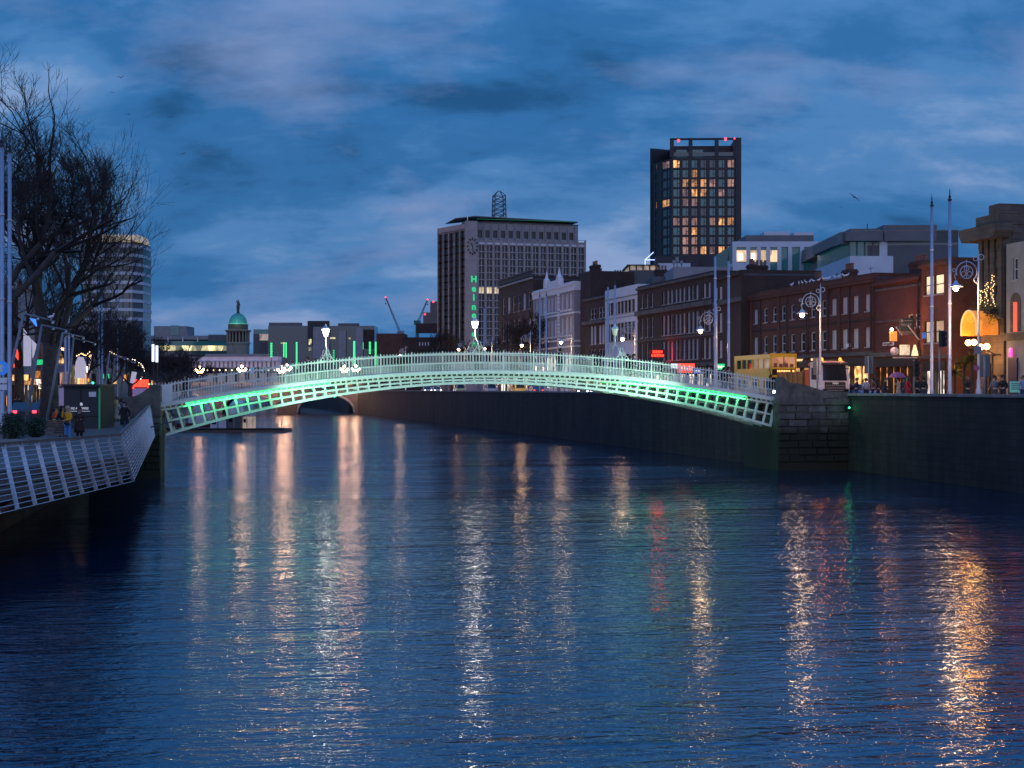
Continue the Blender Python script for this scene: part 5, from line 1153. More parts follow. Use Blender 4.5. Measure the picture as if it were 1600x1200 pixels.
# ---- the dark tower
def tower():
    Y = 455; s = Y/F; a = W(1049,600,Y); a.z = 0
    t = thing('dark_tower', 'tall black clad tower block with scattered orange lit windows', 'tower', (a.x, a.y, 0), R(-2))
    X = lambda px: (px-1049)*s; Z = lambda py: zat(py, Y)
    rows = [249.5+15*k for k in range(10)]; cols = [(1051.5,1062.5),(1066,1076),(1080,1090),(1094,1104),(1108,1118),(1122,1132.5),(1136,1147)]
    holes = [(X(c0),X(c1),Z(y+13),Z(y)) for y in rows for c0, c1 in cols]
    wt = Z(216); wd = X(1149)
    m = MB().facade(0, wd, GR, Z(246), holes, .5)
    m.box(wd, X(1157.5), -.4, 22, GR, wt)                       # right fin
    m.add([(0,0,GR),(0,20,GR),(0,20,Z(246)),(0,0,Z(246))], [(0,1,2,3)])
    m.build('wall', M['clad_black'], t)
    MB().box(0.2,wd,4,20,Z(246),Z(225)).build('upper_storey', M['clad_black'], t); MB().box(.2,wd,.2,20,Z(246.5),Z(245.6)).build('terrace', M['clad_grey'], t)
    for c0, c1 in ((1058,1076),(1082,1100)): MB().box(X(c0),X(c1),3.9,3.99,Z(244),Z(231)).build('penthouse_window', M['glass_teal'], t)
    MB().box(X(1053),wd,.2,.3,Z(244),Z(238)).build('glass_balustrade', M['glass_dim'], t)
    for px in (1050,1079,1119.5,1148): MB().box(X(px)-.6,X(px)+.6,-.2,1.0,Z(246),wt).build('pier', M['clad_black'], t)
    MB().box(-.4,wd+.2,-.2,1.4,Z(218),wt).build('top_beam', M['clad_black'], t)
    # chamfered left wing
    ang = R(145); 
    w = link('left_wing', MB().facade(-12.0, 0, GR, Z(248), [(-9.9,-8.6,Z(y+11),Z(y)) for y in rows]+[(-5.9,-1.2,Z(y+12),Z(y)) for y in rows], .4).box(-12.6,-11.9,-.3,9,GR,Z(223)).mesh('left_wing', M['clad_black']), t, (0,0,0), R(62-0))
    w.rotation_euler = (0,0,R(-58)); w.scale = (1,1,1)
    w.rotation_euler = (0,0,R(-62))
    pcache = {}
    def pane(x0, x1, z0, z1, mt, parent, fr=M['frame_dark'], dep=.45):
        k = (round(x1-x0,1), round(z1-z0,1)); W_, H_ = x1-x0, z1-z0
        if k not in pcache: pcache[k] = (MB().box(0,.15,dep-.2,dep,0,H_).box(W_-.15,W_,dep-.2,dep,0,H_).box(.15,W_-.15,dep-.2,dep,0,.15).box(.15,W_-.15,dep-.2,dep,H_-.15,H_).box(W_*.62-.09,W_*.62+.09,dep-.2,dep,.15,H_-.15).box(W_*.62+.09,W_-.15,dep-.2,dep,H_*.45-.07,H_*.45+.07).mesh('window', fr), {}, MB().add([(0,dep+.02,0),(W_,dep+.02,0),(W_,dep+.02,H_),(0,dep+.02,H_)], [(0,1,2,3)]))
        f, pc, pm = pcache[k]
        if mt.name not in pc: pc[mt.name] = pm.mesh('pane', mt)
        o = link('window', f, parent, (x0,0,z0)); link('pane', pc[mt.name], o)
    lit = {(0,0):2,(1,2):2,(2,1):2,(2,2):2,(2,3):2,(2,4):1,(2,0):0,(3,1):1,(3,2):2,(3,3):2,(3,4):0,(4,0):0,(4,1):1,(4,2):1,(5,0):0,(6,0):1,(6,1):1,(7,1):1,(7,2):2,(8,1):1,(8,2):1,(9,1):1,(9,2):1,(9,3):2,(9,4):1,(9,5):2,(9,6):1,(6,5):2,(6,6):2,(6,4):1,(6,2):1,(2,6):1,(0,6):1,(3,5):1}
    mts = [M['glass_teal'], M['lit_soft'], M['lit_warm']]
    for r, y in enumerate(rows):
        for c, (c0, c1) in enumerate(cols): pane(X(c0),X(c1),Z(y+13),Z(y), mts[lit[r,c]] if (r,c) in lit else (M['glass_teal'] if rnd.random() < .7 else M['glass_dim']), t)
        for k, (x0, x1) in enumerate(((-9.9,-8.6),(-5.9,-1.2))):
            pane(x0,x1,Z(y+(11 if k == 0 else 12)),Z(y), M['lit_warm'] if r == 4 else M['lit_soft'] if r == 0 else M['glass_dim'], w, dep=.36)
    for px, py in ((1060,220),(1133,218),(1147,217.5)): MB().ball((X(px),-.4,Z(py)), .45 if px < 1140 else .25, 8, 5).build('warning_light', M['red_lamp'], t)
    MB().box(X(1024),X(1090),-3,20,GR,Z(402)).build('podium', M['clad_black'], t)
    return t
tower()
a = W(1008,409,440); t = thing('blue_lit_canopy', 'small roof edge outlined in blue light left of the dark tower', 'roof light', tuple(a))
MB().tube([(0,0,-.9),(0,0,.6),(2.6,0,3.0)], .12, 5).tube([(0,0,.6),(3,0,.6)], .12, 5).build('light_edge', glow('blue edge light', (.35,.45,1), 3), t)
# ================================================================ the slab office block with the vertical sign
def slab_block():
    Y = 350; s = Y/F; a = W(746.5,600,Y); b = W(914,600,357); a.z = b.z = 0; d = b-a; wd = d.length
    t = thing('office_slab', 'tall concrete office block with green vertical lettering and a clock', 'office block', (a.x, a.y, 0), math.atan2(d.y, d.x))
    Z = lambda py: zat(py, Y)
    n = 14; bay = wd/n; rows = [Z(383+10.9*k) for k in range(20)]
    holes = [(bay*k+.32, bay*(k+1)-.32, z-1.6, z) for k in range(n) for z in rows]
    m = MB().facade(0, wd, GR, Z(376), holes, .45)
    m.add([(wd,0,GR),(wd,14,GR),(wd,14,Z(376)),(wd,0,Z(376))], [(0,1,2,3)]); m.build('wall', M['concrete'], t)
    for k in range(n+1): MB().box(bay*k-.2,bay*k+.2,-.35,.0,GR,Z(371)).build('fin', M['concrete'], t)
    MB().box(0,wd,-.12,.0,Z(383)+.25,Z(378.5)).build('white_band', M['concrete_white'], t)
    fr = MB().box(bay/2-.37,bay/2-.27,.3,.42,0,1.6).box(0,bay-.64,.32,.42,0,.1).mesh('window', M['sash'])
    pn = {}
    for ri, z in enumerate(rows):
        for k in range(n):
            lit = ri == 6 and k < 3; mt = M['lit_cream'] if lit else M['glass']
            if mt.name not in pn: pn[mt.name] = MB().add([(0,.45,0),(bay-.64,.45,0),(bay-.64,.45,1.6),(0,.45,1.6)], [(0,1,2,3)]).mesh('pane', mt)
            w = link('window', fr, t, (bay*k+.32,0,z-1.6)); link('pane', pn[mt.name], w)
    # set back upper floors
    z0, z1 = Z(376), Z(347)
    MB().box(-.0,wd-.2,-.05,13,z0-.1,z0+.25).build('terrace', M['concrete'], t)
    m = MB().facade(-.3, wd-1.2, z0+.25, z1, [(bay*k+.45,bay*(k+1)-.45,Z(370),Z(358)) for k in range(n-1)], .4, 2.0); m.add([(wd-1.2,2,z0),(wd-1.2,13,z0),(wd-1.2,13,z1),(wd-1.2,2,z1)], [(0,1,2,3)]); m.build('upper_wall', M['concrete'], t)
    for k in range(n-1): MB().add([(bay*k+.45,2.4,Z(370)),(bay*(k+1)-.45,2.4,Z(370)),(bay*(k+1)-.45,2.4,Z(358)),(bay*k+.45,2.4,Z(358))], [(0,1,2,3)]).build('upper_window', M['glass'], t)
    for k in range(n): MB().box(bay*k-.12,bay*k+.12,1.6,2.0,Z(372),z1+.1).build('fin', M['concrete'], t); MB().bar((bay*k,-.1,Z(375)),(bay*k,-.1,Z(371.5)),.1,.1).build('rail_post', M['grey_metal'], t)
    MB().box(0,wd,-.14,-.06,Z(372),Z(371.3)).build('terrace_rail', M['grey_metal'], t); MB().box(-.4,wd-1.2,1.9,2.2,z1,Z(345)).build('parapet', M['concrete_dark'], t)
    MB().box(2.5,wd-3.2,4,12,z1,Z(341)).build('roof_storey', M['concrete_dark'], t)
    MB().add([(-5.5,1,Z(342)),(-.5,1,Z(338)),(wd-1.5,1,Z(342)),(wd-1.5,13,Z(342)),(-.5,13,Z(338)),(-5.5,13,Z(342)),(-5.5,1,Z(341)),(-.5,1,Z(336.5)),(wd-1.5,1,Z(340.5)),(wd-1.5,13,Z(340.5)),(-.5,13,Z(336.5)),(-5.5,13,Z(341))],
        [(5,4,1,0),(4,3,2,1),(6,7,10,11),(7,8,9,10),(0,1,7,6),(1,2,8,7),(2,3,9,8),(3,4,10,9),(4,5,11,10),(5,0,6,11)]).build('roof_canopy', M['clad_grey'], t)
    MB().box(0,wd-1.6,.85,.99,Z(341.6),Z(341)).build('green_roof_light', mat('green edge', (.05,.3,.15), .5, emit=(.02,.4,.15), estr=.15), t)
    # corner panel with the clock and the lettering
    MB().box(-3.2,-.22,-.6,4,GR,Z(346)).build('corner_panel', M['concrete'], t)
    ck = link('clock', MB().lathe([(1.0,-.03),(1.0,.03)], 20).xf(Matrix.Rotation(R(90),4,'X')).mesh('clock', M['concrete']), t, (-1.5,-.66,Z(385.5)))
    for k in range(12): a_ = math.pi*k/6; MB().bar((1.05*math.sin(a_),-.08,1.75*math.cos(a_)*.9),(1.35*math.sin(a_)*1.05,-.08,2.15*math.cos(a_)),.28,.14,(0,1,0)).build('hour_mark', M['black'], ck)
    MB().bar((0,-.09,0),(.15,-.09,-1.3),.16,.1,(0,1,0)).build('minute_hand', M['black'], ck); MB().bar((0,-.09,0),(-.35,-.09,.85),.2,.1,(0,1,0)).build('hour_hand', M['black'], ck)
    for ch, py in zip('Heineken', (437,451.5,465.5,480,493,508,522,538)):
        text('letter', ch, 2.3 if ch != 'H' else 2.1, M['green_neon'], t, (-1.15,-.72,Z(py)), (R(90),0,0), .08, bold=.06)
    MB().tube([(-2.4,1,Z(346)),(-2.4,1,Z(312))], [.12,.05], 6).build('flag_mast', M['trim_white'], t)
    # lattice mast
    mx = (791-746.5)*s; m = MB(); zb_, zt = Z(337), Z(299)
    crn = [(-1.5,0),(1.5,0),(1.5,3),(-1.5,3)]
    for cx, cy_ in crn: m.tube([(mx+cx,5+cy_,zb_),(mx+cx*.9,5+1.5+(cy_-1.5)*.9,zt),(mx+cx*.1,6.5,Z(291))], .11, 4)
    for k in range(5):
        z_a, z_b = zb_+(zt-zb_)*k/5, zb_+(zt-zb_)*(k+1)/5
        for i in range(4):
            (xa, ya), (xb, yb) = crn[i], crn[(i+1)%4]; sg = 1-.1*k/5
            m.tube([(mx+xa*sg,6.5+(ya-1.5)*sg,z_a),(mx+xb*sg,6.5+(yb-1.5)*sg,z_b)], .06, 3); m.tube([(mx+xb*sg,6.5+(yb-1.5)*sg,z_a),(mx+xa*sg,6.5+(ya-1.5)*sg,z_b)], .06, 3); m.tube([(mx+xa*sg,6.5+(ya-1.5)*sg,z_b),(mx+xb*sg,6.5+(yb-1.5)*sg,z_b)], .07, 3)
    m.build('lattice_mast', M['dark_metal'], t)
    # left face
    a2 = W(684,600,360); a2.z = 0; b2 = t.matrix_basis @ Vector((-3.2,-.3,0)); d2 = (b2-a2); wd2 = d2.length; rot2 = math.atan2(d2.y, d2.x)-t.rotation_euler.z; loc2 = t.matrix_basis.inverted() @ a2
    b5 = wd2/5; rows2 = [Z(361+10.9*k) for k in range(22)]
    m = MB().facade(0, wd2, GR, Z(352), [(b5*k+.3,b5*(k+1)-.3,z-2.05,z) for k in range(5) for z in rows2], .4); m.add([(0,0,GR),(0,10,GR),(0,10,Z(352)),(0,0,Z(352))], [(0,3,2,1)])
    f = m.build('left_face', M['concrete_dark'], t); f.location = loc2; f.rotation_euler = (0,0,rot2)
    for k in range(6): MB().box(b5*k-.09,b5*k+.09,-.10,.0,GR,Z(350)).build('fin', M['concrete'], f)
    MB().box(0,wd2,-.09,-.002,Z(357.5),Z(350)).build('top_band', M['concrete'], f)
    pm = MB().add([(0,.4,0),(b5-.6,.4,0),(b5-.6,.4,2.05),(0,.4,2.05)], [(0,1,2,3)]).mesh('pane', M['glass'])
    for k in range(5):
        for z in rows2: link('pane', pm, f, (b5*k+.3,0,z-2.05))
    return t
slab_block()
# ================================================================ tower with white bands on the left, far behind the trees
def banded():
    Y = 520; s = Y/F; a = W(128,600,Y); a.z = 0; Z = lambda py: zat(py, Y); X = lambda px: (px-128)*s
    t = thing('banded_tower', 'tall tower with white floor bands and a lit crinkled roof behind the bare trees', 'tower', (a.x, a.y, 0), 0)
    x1 = X(207); x2 = X(217)
    MB().prism([(0,0),(x1,0),(x2-.1,6.1),(x2-.1,17.8),(0,17.8)],GL,Z(378)).build('glass_core', M['glass_dim'], t)
    MB().add([(x1+.03,-.04,GL),(x2-.05,6.04,GL),(x2-.05,6.04,Z(378)),(x1+.03,-.04,Z(378))], [(0,1,2,3)]).build('side_face', M['concrete_dark'], t)
    for k in range(9):
        z = Z(382+14.2*k); MB().prism([(-.3,-.5),(x1+.1,-.5),(x2+.15,5.9),(x2+.15,18),(-.3,18)], z-1.15, z).build('floor_band', M['concrete_white'], t)
        for q in range(8): x = x1*(q+.5)/8; MB().box(x-.12,x+.12,-.15,.0,z-3.3,z-1.15).build('mullion', M['frame_dark'], t)
    m = MB(); n = 12
    for k in range(n):
        xa, xb = x2*k/n, x2*(k+1)/n; m.add([(xa,-1,Z(377)),((xa+xb)/2,-1,Z(366)),(xb,-1,Z(377)),(xa,16,Z(377)),((xa+xb)/2,16,Z(366)),(xb,16,Z(377))], [(0,1,4,3),(1,2,5,4),(0,2,1),(3,4,5)])
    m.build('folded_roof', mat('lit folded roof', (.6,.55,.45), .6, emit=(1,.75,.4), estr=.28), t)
    MB().box(1,x1-1,2,14,Z(378),Z(371)).build('roof_storey', M['lit_dim'], t)
banded()
# ================================================================ the domed building
def domed():
    Y = 585; s = Y/F; a = W(372,600,Y); a.z = 0; Z = lambda py: zat(py, Y)
    t = thing('domed_building', 'stone drum with columns under a green copper dome and statue', 'domed building', (a.x, a.y, 0), 0)
    M['stone_lit'] = mat('warm floodlit limestone', (.34,.29,.22), .85, var=.25, vscale=.4)
    MB().lathe([(17.5*s,0),(17.5*s,Z(536)-GL)], 28, (0,0,GL)).build('base_drum', M['stone_lit'], t)
    MB().lathe([(19*s,0),(19*s,2*s),(17*s,2.5*s)], 28, (0,0,Z(537.5))).build('lower_cornice', M['stone_lit'], t)
    MB().lathe([(15.6*s,0),(15.6*s,17*s)], 28, (0,0,Z(535.5))).build('column_drum', M['brick_dark'], t)
    cm = MB().lathe([(1.25*s,0),(1.1*s,.5*s),(1.0*s,16*s),(1.3*s,16.5*s)], 8).mesh('column', M['stone_lit'])
    for k in range(20): a_ = math.pi*k/10; link('column', cm, t, (17*s*math.cos(a_), 17*s*math.sin(a_), Z(535.5)))
    MB().lathe([(18*s,0),(20.5*s,2.0*s),(20.5*s,3*s),(17*s,3.4*s)], 28, (0,0,Z(519))).build('upper_cornice', M['stone_lit'], t)
    MB().lathe([(15.3*s,0),(15.3*s,8.5*s),(16*s,9*s),(15*s,10*s)], 28, (0,0,Z(516))).build('attic_drum', M['stone_brown'], t)
    MB().lathe([(13.6*s*math.cos(math.pi/2*i/9)+.05, 17*s*math.sin(math.pi/2*i/9)) for i in range(10)], 28, (0,0,Z(506.5))).build('dome', M['copper'], t, smooth=True)
    for k in range(24): 
        a_ = math.pi*k/12; MB().tube([(13.8*s*math.cos(math.pi/2*i/6)*math.cos(a_), 13.8*s*math.cos(math.pi/2*i/6)*math.sin(a_), Z(506.5)+17.1*s*math.sin(math.pi/2*i/6)) for i in range(6)], .12, 4).build('dome_rib', M['copper'], t)
    MB().lathe([(3*s,0),(3*s,1.5*s),(2.2*s,2*s),(2.2*s,8*s),(2.8*s,8.5*s)], 10, (0,0,Z(490))).build('pedestal', M['stone_brown'], t)
    st = MB().tube([(0,0,Z(481.5)),(0,0,Z(476)),(.1,0,Z(472)),(0,0,Z(470.5))], [.75,.6,.5,.25], 8).ball((0,0,Z(469.3)), .32, 8, 5).tube([(.4,0,Z(473)),(.8,-.2,Z(475.5)),(.9,-.2,Z(478))], [.2,.16,.12], 5).tube([(-.4,0,Z(473)),(-.7,0,Z(471.5)),(-.7,0,Z(469))], [.2,.15,.1], 5)
    st.build('statue', M['stone_brown'], t, smooth=True)
    up = link('uplight', MB().lathe([(16.5*s,0),(16.5*s,.3)], 20, (0,0,Z(507))).mesh('uplight', glow('dome uplight', (.3,.9,.7), .15)), t)
    for dx in (-5.5,0,5.5): lamp(up, (dx,-6.2,Z(507)+.9), 90, (.55,1,.85), .3)
    return t
domed()
# ---- long office left of the dome, dark glass offices right of it
def far_block(name, label, px0, px1, ytop, Y, mt, cat='building', depth=14, zb_=GL, parts=()):
    t, wd, z1 = block(name, label, px0, px1, ytop, Y, mt, zb_, depth, None, cat, 'far buildings beyond the road bridge')
    s = Y/F
    for nm, a0, a1, y0, y1, pm, pr in parts: MB().box((a0-px0)*s,(a1-px0)*s,-pr,-.01 if pr > 0 else 4,zat(y0,Y),zat(y1,Y)).build(nm, pm, t)
    return t
LO = M['lit_office']
far_block('long_glass_office', 'long low glass office with a yellow lit storey left of the green dome', 236, 356, 525, 620, M['clad_black'], parts=[('roof_band',236,356,530.5,524.5,M['concrete'],.5),('lit_storey',250,354,548,540,LO,.3),('dark_storey',236,356,540,533,M['glass_teal'],.2),('lower_storey',240,356,558,549,M['glass_dim'],.3),('white_pier',262,264,534,527,M['clad_white'],.6),('white_pier',285,287,534,527,M['clad_white'],.6),('white_pier',308,310,534,527,M['clad_white'],.6),('white_pier',326,356,533,523,M['clad_grey'],.7)])
far_block('roof_box', 'pale roof box with a dark green middle above the long glass office', 240.5, 292.5, 509.5, 625, M['concrete'], parts=[('green_panel',266.5,280,524,508.5,M['glass_teal'],.3)])
far_block('teal_office', 'small teal glass office with a warm lit corner right of the dome', 396, 422, 514.5, 560, M['glass_teal'], parts=[('lower_wall',396,422,560,522,M['concrete_dark'],.4),('lit_corner',406,421,532,522,M['lit_dim'],.7)])
far_block('dark_glass_office', 'wide dark glass office right of the dome behind green light columns', 419, 585, 509, 540, M['glass_dim'], parts=[('roof_box',420,470,509,504,M['clad_grey'],-.1),('tall_block',481,515,540,501.5,M['clad_black'],.8),('pale_fin',490,515.5,560,511,M['concrete'],1.6),('pale_fin',530,541,560,517,M['concrete'],1.6),('pale_fin',556.5,568,560,512,M['concrete'],1.6),('roof_box',528,560,508.5,505,M['clad_grey'],-.1),
    ('lit_window',516,524,529.5,527,LO,.3),('lit_window',545,548,530,527.5,LO,.3),('lit_window',483,487,539,530,LO,1.0),('lit_window',483,487,548,543,LO,1.0),('lit_window',439,446,537,535,LO,.3),('stone_edge',568,585,545,515,M['brick_dark'],.5)])
far_block('brick_warehouse', 'low brick block with small white windows left of the concrete office slab', 628, 688, 527, 430, M['brick_dark'], parts=[('upper_block',650,688,520,505,M['brick_dark'],-.5),('upper_block',661,688,505,488,M['concrete_dark'],-.5),('upper_block',672,688,488,471,M['concrete_dark'],-.5)]+[('sash_window',p,p+1.6,y+5,y,M['blind'],.15) for y in (535,) for p in (655,659.5,664,668.5)])
for px, py in ((664,491),(677,471.5)): b = W(px,py,428); tag(MB().ball((0,0,0), .27, 8, 5).build('warning_lamp', M['red_lamp']), 'red warning lamp on the %s brick block roof' % ('lower' if px < 670 else 'upper'), 'lamp', 'red roof warning lamps').location = b
far_block('low_brick_row', 'low dark brick row under the cranes', 588, 632, 521, 470, M['brick_red'])
far_block('river_house', 'dark house behind the lit tree left of the balustraded building', 745, 782, 520, 380, M['brick_red'], parts=[('pale_band',745,782,522,520,M['stone_pale'],.4)])
for i, (p0, p1, y) in enumerate(((225,300,556),(420,500,548),(500,600,545),(600,760,548))): far_block('far_row', ['dark row of houses beneath the light bars','dark terrace under the green light columns','dark terrace right of the nearer bridge lantern','dark terrace behind the bridge crown'][i], p0, p1, y, 640+i*7, M['brick_dark'])
# ---- lit rail bridge
def railbridge():
    Y = 440; s = Y/F; a = W(300,600,Y); a.z = 0; Z = lambda py: zat(py, Y); wd = 135*s
    t = thing('rail_bridge', 'floodlit pale rail bridge with arched openings crossing in front of the dome', 'rail bridge', (a.x, a.y, 0), R(-4))
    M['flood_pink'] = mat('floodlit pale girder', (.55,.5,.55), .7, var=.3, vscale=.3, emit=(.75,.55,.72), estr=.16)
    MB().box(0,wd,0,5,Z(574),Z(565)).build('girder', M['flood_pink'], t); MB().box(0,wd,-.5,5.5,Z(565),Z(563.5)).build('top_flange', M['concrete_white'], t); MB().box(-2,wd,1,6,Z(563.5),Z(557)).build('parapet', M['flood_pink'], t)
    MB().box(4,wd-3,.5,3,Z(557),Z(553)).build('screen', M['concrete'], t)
    for k in range(20): x = wd*(k+.5)/20; MB().box(x-.25,x+.25,-.2,.0,Z(574),Z(565)).build('stiffener', M['concrete'], t)
    for k in range(9): x = wd*k/8; MB().lathe([(.7,3),(.6,Z(574))], 8, (x,2.5,0)).build('column', M['concrete_dark'], t)
    for k in range(14): MB().ball((wd*(k+.5)/14+.4,-1,Z(578.5)), .28, 6, 4).build('lamp', glow('under bridge lamp', (1,.8,.5), 2), t)
    MB().box(3,wd,6,7,2,Z(583)).build('lit_hoarding', mat('lit hoarding', (.5,.48,.5), .7, var=.4, vscale=.6, emit=(.8,.7,.75), estr=.12), t)
railbridge()
# ---- road bridge with stone arches, and its lamps
def roadbridge():
    a, b = W(240,600,326), W(575,600,331); a.z = b.z = 0; d = b-a; L_ = d.length
    t = thing('stone_road_bridge', 'stone arched road bridge beyond the footbridge with globe lamps', 'road bridge', (a.x, a.y, 0), math.atan2(d.y, d.x))
    sp = 327/F; X = lambda px: (px-240)*sp
    arches = [(X(252),X(330)),(X(343),X(430)),(X(461),X(551))]
    def sof(x):
        for x0, x1 in arches:
            if x0 < x < x1: q = (x-(x0+x1)/2)/((x1-x0)/2); return .2+4.25*math.sqrt(max(0,1-q*q))
        return -2.3
    xs = sorted({L_*i/160 for i in range(161)}|{x0+1e-3 for x0, _ in arches}|{x1-1e-3 for _, x1 in arches}|{x0-1e-3 for x0, _ in arches}|{x1+1e-3 for _, x1 in arches}); m = MB()
    for xa, xb in zip(xs, xs[1:]):
        za, zb_ = sof(xa), sof(xb); m.add([(xa,0,za),(xb,0,zb_),(xb,0,6.2),(xa,0,6.2),(xa,16,za),(xb,16,zb_),(xb,16,6.2),(xa,16,6.2)], [(0,1,2,3),(7,6,5,4),(0,4,5,1),(3,2,6,7)])
    m.build('arch_wall', mat('warm bridge granite', (.28,.22,.17), .85, var=.4, vscale=.5), t)
    MB().box(0,L_,-.25,.1,6.2,6.5).build('string_course', M['stone'], t); MB().box(0,L_,.0,.4,6.5,7.3).build('parapet', M['stone'], t)
    for px in (443,): MB().prism([(X(430),0),(X(461),0),(X(446),-3.2)], -2.3, 2.6).build('cutwater', M['stone_brown'], t)
    for x0, x1 in arches: MB().tube([((x0+x1)/2-(x1-x0)/2*math.cos(math.pi*i/16), -.05, .2+4.25*math.sin(math.pi*i/16)) for i in range(17)], .28, 5).build('arch_ring', M['stone_pale'], t)
roadbridge()
gm = MB().ball((0,0,0), .28, 10, 7).mesh('globe', M['bulb_globe'])
def globe_lamp(px, py, Y, label, zb_=6.4):
    b = W(px, py, Y); t = thing('globe_lamp', label, 'street lamp', (b.x, b.y, zb_), 0, 'globe lamps on the road bridge'); h = b.z-zb_
    MB().lathe([(.3,0),(.22,.8),(.1,1),(.07,h)], 8).build('post', M['dark_metal'], t)
    lamp(t, (0,-1.1,h-.2), 2200, (1,.50,.28), .5)
    for dx, dz in ((0,.35),(-.85,-.3),(.85,-.3),(-.45,-.75),(.45,-.75)):
        link('globe', gm, t, (dx, 0, h+dz))
        if dx: MB().tube([(0,0,h-.9),(dx,0,h+dz-.45)], .05, 5).build('arm', M['dark_metal'], t)
for px, py, Y, lb in ((312,576,327,'lamp with globes seen above the left end of the footbridge railing, leftmost'),(378,575,328,'globe lamp directly beneath the green dome'),(440,576,328,'globe lamp left of the footbridge lantern, beside its neighbour'),(538,575,330,'globe lamp right of the lit footbridge lantern'),(556,574,331,'globe lamp beside a tall green light column'),(449,573,345,'globe lamp just right of its twin left of the lantern')): globe_lamp(px, py, Y, lb)
# ---- green light columns
for px, y0, y1, w_, lb in ((424,535,558,3,'leftmost green light column, broad and broken at its foot'),(443.5,535,558,1.8,'left of a close pair of green light columns'),(447,535,559,1.8,'right of a close pair of green light columns'),(463.5,534.5,577,2.2,'tall thin green light column left of the lantern'),(521.5,546,570,2.6,'faint speckled green light column right of the lantern'),(553.5,533,572,3,'tallest brightest green light column'),(567.5,535,546,1.2,'short faint green light column'),(578,533.5,553,3,'broad speckled green light column'),(587,534,571,2.4,'rightmost green light column, fading to its foot')):
    Y = 385; b = W(px, y1, Y); t = thing('light_column', lb, 'light', (b.x, b.y, 6), 0, 'green light columns'); z0, z1 = zat(y1,Y)-6, zat(y0,Y)-6; r = w_*Y/F/2
    MB().tube([(0,0,-1.5),(0,0,z1)], .07, 6).build('post', M['dark_metal'], t); n = 9 if 'speckled' in lb or 'broken' in lb else 1
    for k in range(n):
        za, zb_ = z0+(z1-z0)*k/n, z0+(z1-z0)*(k+(.7 if n > 1 else 1))/n
        MB().lathe([(r,za),(r,zb_)], 10).build('light_tube', M['green_led'] if 'faint' not in lb else M['green_neon'], t)
# ---- cranes
def crane(base, tip, hook, Y, ct, label, cab):
    p, q = W(*base, Y), W(*tip, Y); t = thing('tower_crane', label, 'crane', (p.x, p.y, p.z), 0, 'tower cranes on the skyline'); e = q-p; L_ = e.length
    m = MB(); up = Vector((0,1,0)); sd_ = e.normalized().cross(up)
    for sx, sy in ((-1,0),(1,0),(0,1)): m.tube([sd_*sx*.5+up*sy*.8, e+sd_*sx*.2+up*sy*.3], .12, 3)
    for k in range(16):
        f, g = k/16, (k+1)/16; s1 = 1 if k % 2 else -1; m.tube([e*f+sd_*s1*.5*(1-f*.6), e*g-sd_*s1*.5*(1-g*.6)], .08, 3)
    m.build('jib', ct, t); MB().ball(tuple(e), .32, 8, 5).build('warning_light', M['red_lamp'], t)
    MB().tube([e, e+Vector((0,0,-(hook)*Y/F))], .06, 3).ball(tuple(e+Vector((0,0,-hook*Y/F))), .35, 6, 4).build('hook_line', M['black'], t)
    MB().box(-.8,.8,-.8,.8,-26,0).build('mast', ct, t); MB().box(-1.6,1.6,-1.2,1.2,-.5,1.6).build('cab', cab, t)
M['crane_red'] = mat('rusty red crane steel', (.16,.05,.05), .7); M['crane_green'] = mat('teal crane steel', (.03,.16,.14), .7)
crane((626,522), (602.5,464.5), 10, 700, M['crane_red'], 'dark red crane with its jib leaning left', M['grey_metal'])
crane((652,506), (668,468), 8, 680, M['crane_green'], 'teal crane with its jib leaning right', M['crane_green'])
# bare trees in the middle distance
for i, (px, Y, hh, lb, zb_) in enumerate(((596,470,17,'bare tree under the cranes',5),(706,250,13,'bare tree in front of the concrete office slab, left part',GR),(815,232,14.5,'bare tree against the mauve building',GR),(756,285,13,'small bare tree right of the green lettering',GR),(668,300,12,'bare tree before the low brick block',GR))):
    k = (px-800)/F; bare_tree('quay_tree', lb, (k*Y, Y, zb_), hh, hh*.36, 80+i, .24, .25, (0,0), 5 if Y > 260 else 6, .03 if Y < 300 else .045, 1.1)
# tree wrapped in warm lights
Y = 268; k = (784-800)/F; t = thing('lit_tree', 'tree wrapped in orange fairy lights behind the bridge crown', 'lit tree', (k*Y, Y, GR)); m = MB().tube([(0,0,0),(.1,0,3),(0,0,6)], [.25,.2,.08], 6); rr = random.Random(3)
for q in range(14): a_ = rr.uniform(0,6.28); m.tube([(0,0,2+q*.3),(math.cos(a_)*1.2,math.sin(a_)*1.2,3.4+q*.35)], [.07,.02], 4)
m.build('trunk', M['bark'], t); bm2 = MB().ball((0,0,0), .10, 5, 3).mesh('bulb', glow('orange fairy light', (1,.38,.1), 4))
for q in range(110): a_ = rr.uniform(0,6.28); r_ = rr.random()**.6*1.4; z_ = rr.uniform(.6,9); link('bulb', bm2, t, (math.cos(a_)*r_*(1-z_/14), math.sin(a_)*r_*(1-z_/14), z_))
